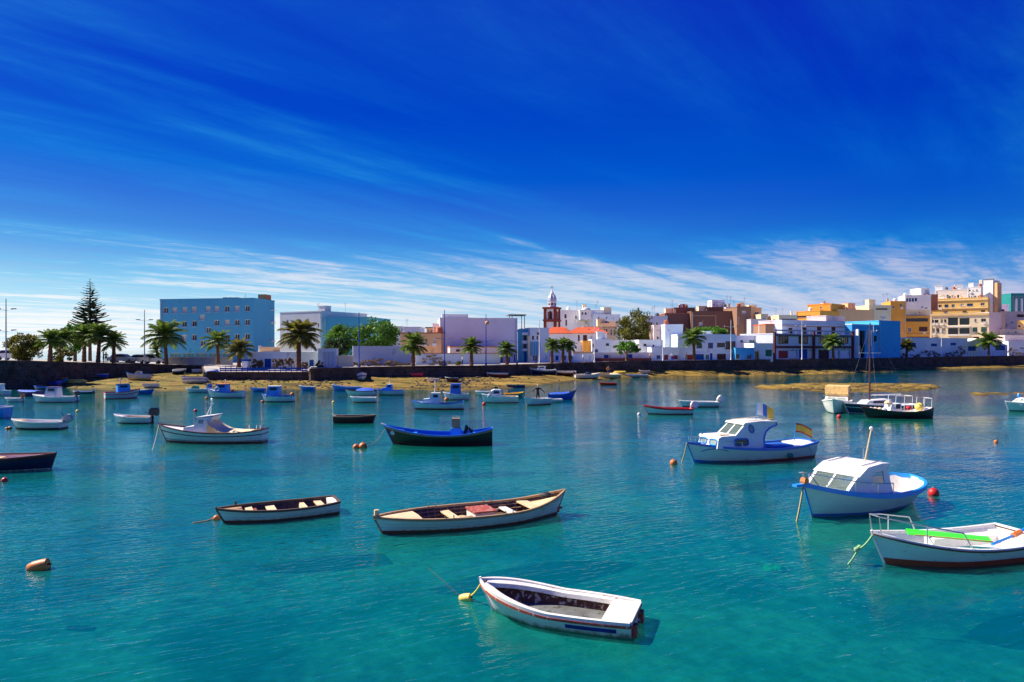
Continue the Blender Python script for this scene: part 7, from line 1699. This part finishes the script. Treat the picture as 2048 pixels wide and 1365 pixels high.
beached('dark blue boat with a white cabin and white rail on the sand', 1060, 1112, 750, 181, B=1.7, fb=(.95, .60, .72), hull='boat_navy', inner='boat_cyan', rail='boat_white', T=.26, cab=(.40, .72, .55, .6, 'boat_white', 'glass_dark', 'boat_white', 'house'), bands=((.72, .95, 'boat_cyan'),))
beached('cream boat with a maroon underside next to the dark blue cabin boat', 1110, 1152, 752, 181, B=1.5, fb=(.72, .58, .6), hull='boat_maroon', inner='canvas_beige', rail='boat_white', T=.22, bands=((.55, .97, 'boat_white'),))
beached('white motorboat with a dark windscreen on the sand by the water', 1148, 1202, 758, 12, B=1.7, fb=(.8, .55, .55), hull='boat_white', inner='canvas_beige', rail='boat_white', T=.22, stripe='boat_black', sh=-.05, roll=4, fdeck=.55, cab=(.45, .66, .35, .7, 'boat_navy', 'glass_dark', 'boat_navy', 'dome'), motor='motor_black')
beached('beige boat with canvas heaps beside the standing beachgoer', 1196, 1242, 757, 185, B=1.5, fb=(.66, .48, .5), hull='canvas_beige', inner='boat_orange', rail='boat_white', T=.2, tarp=(.1, .5, .25, 'canvas_beige'))
beached('long low white boat with blue seats at the water line', 1240, 1296, 757, 183, B=1.5, fb=(.52, .38, .4), hull='boat_white', inner='boat_royal', rail='boat_white', T=.16, thw=(.25, .45, .65), tm_='boat_white')
beached('yellow-green upturned boat behind the beachgoer', 1226, 1250, 748, 182, B=1.2, fb=(.5, .4, .4), hull='boat_yellow', inner='boat_green', rail='boat_yellow', roll=175, dz=.25, T=.14, thw=(), L=2.4)
beached('small grey boat at the right end of the row on the sand', 1280, 1298, 748, 182, B=1.2, fb=(.55, .45, .45), hull='boat_grey', inner='boat_white', rail='plaster_pink', T=.16, L=2.0)
p = beach_pt(1219, 752); person('person in an orange top and blue trousers standing by the beached boats', (p.x, p.y + 1.2, p.z), radians(170), 1.7, 'hips', 'cloth_orange', 'cloth_blue', 'hair_dark')

# ---------------------------------------------------------------- buoys and lines
buoy('big worn orange barrel float alone on the open water', 79, 1133, 15, 'buoy_orange', 'barrel', yaw=radians(8))
buoy('small orange float at the bow of the grey rowing boat', 433, 1037, 7, 'buoy_orange', sink=.3)
buoy('brown-orange ball float, the smaller of the pair before the black-hulled boat', 712, 894, 6.5, 'buoy_orange', sink=.34)
buoy('paler brown ball float, the larger of the pair before the black-hulled boat', 726, 893, 8.5, 'buoy_orange', sink=.32)
buoy('yellow drum float tied to the worn dinghy', 932, 1196, 10, 'buoy_yellow', 'barrel', yaw=radians(-25))
buoy('reddish ball float under the dark boat with the pink inside', 9, 961, 6, 'buoy_red', sink=.3)
buoy('tiny yellow float off the left quay', 155, 823, 3.5, 'buoy_yellow', sink=.3)
buoy('small cream float left of the black open boat', 667, 805, 3.2, 'buoy_yellow', sink=.3)
buoy('orange float hanging by the bow of the royal-roofed cabin boat', 893, 800, 4.5, 'buoy_orange', sink=.2)
buoy('small red float at the bow of the cream-cuddy boat', 968, 809, 4, 'buoy_red', sink=.25)
buoy('small white float left of the red-gunwaled dinghy', 1278, 829, 3.5, 'buoy_white', sink=.28)
buoy('white float behind the bow of the two-flag cabin boat', 1402, 871, 4.2, 'buoy_white', sink=.28)
buoy('bright red float under the bow of the motor cruiser', 1678, 834, 4.5, 'buoy_red', sink=.25)
buoy('lone orange float in the open water on the right', 1992, 884, 4, 'buoy_orange', sink=.25)
buoy('pink and white float behind the white fishing boat', 391, 822, 3.6, 'buoy_red', sink=.3)
buoy('orange float, right of the pair by the white motorboat with the tilted outboard', 20, 857, 4.2, 'buoy_orange', sink=.3)
buoy('orange float, left of the pair by the white motorboat with the tilted outboard', 14, 858, 3.4, 'buoy_orange', sink=.3)
buoy('small orange float at the bow of the orange-buoy cabin boat', 525, 804, 3.4, 'buoy_orange', sink=.25)
buoy('small brown float at the bow of the blue and white cabin boat by the beach', 413, 797, 3.0, 'buoy_orange', sink=.25)
dp = Vector((.80, 12.72, 0)) + Matrix.Rotation(radians(160), 3, 'Z') @ Vector((1.5, 0, .46)); yb = wp(941, 1200)
rope('yellow line between the worn dinghy and its yellow drum float', [dp, Vector((yb.x, yb.y, .08))], .018, 'buoy_yellow', .03)
rope('thin line running out from the yellow drum float', [Vector((yb.x - .2, yb.y + .05, .05)), wp(858, 1138) + Vector((0, 0, .004))], .003, 'wood_dark', .0)
cp = wp(431, 1038); rope('dark weedy line trailing left from the small orange float', [Vector((cp.x, cp.y, .05)), wp(412, 1043) + Vector((0, 0, .01)), wp(386, 1047) + Vector((0, 0, .01))], .02, 'rope', .0)
gb = Vector((-6.75, 36.3, .8)); rope('slack line from the bow of the black-hulled boat to its ball floats', [gb, wp(735, 893) + Vector((0, 0, .05))], .015, 'rope', .2)
# pale green weed-covered stone on the bed
d_ = ray(1545, 1140); q = wp(1545, 1140); zb_ = -1.25
for _ in range(4):
    q = Vector((0, 0, CH)) + d_ * ((CH - zb_) / ((1140 - HZ) / F)); zb_ = -1.25 - 0.25 * sin(q.x * 0.13 + q.y * 0.07) - 0.2 * sin(q.y * 0.19 - q.x * 0.05)
b = MB()
for i in range(9): stone(b, Vector((.2 * cos(i * 2.4) * (i / 9) ** .5, .16 * sin(i * 2.4), .02)), .10 + .10 * rnd.random())
o = b.build('weedy_stone', mat('weed_stone', (0.42, 0.90, 0.26), .9, .2, 9), None, loc=(q.x, q.y, zb_), fixn=True, smooth=60); tag(o, 'pale green weedy stone lying on the harbour bed in clear water', 'stone')
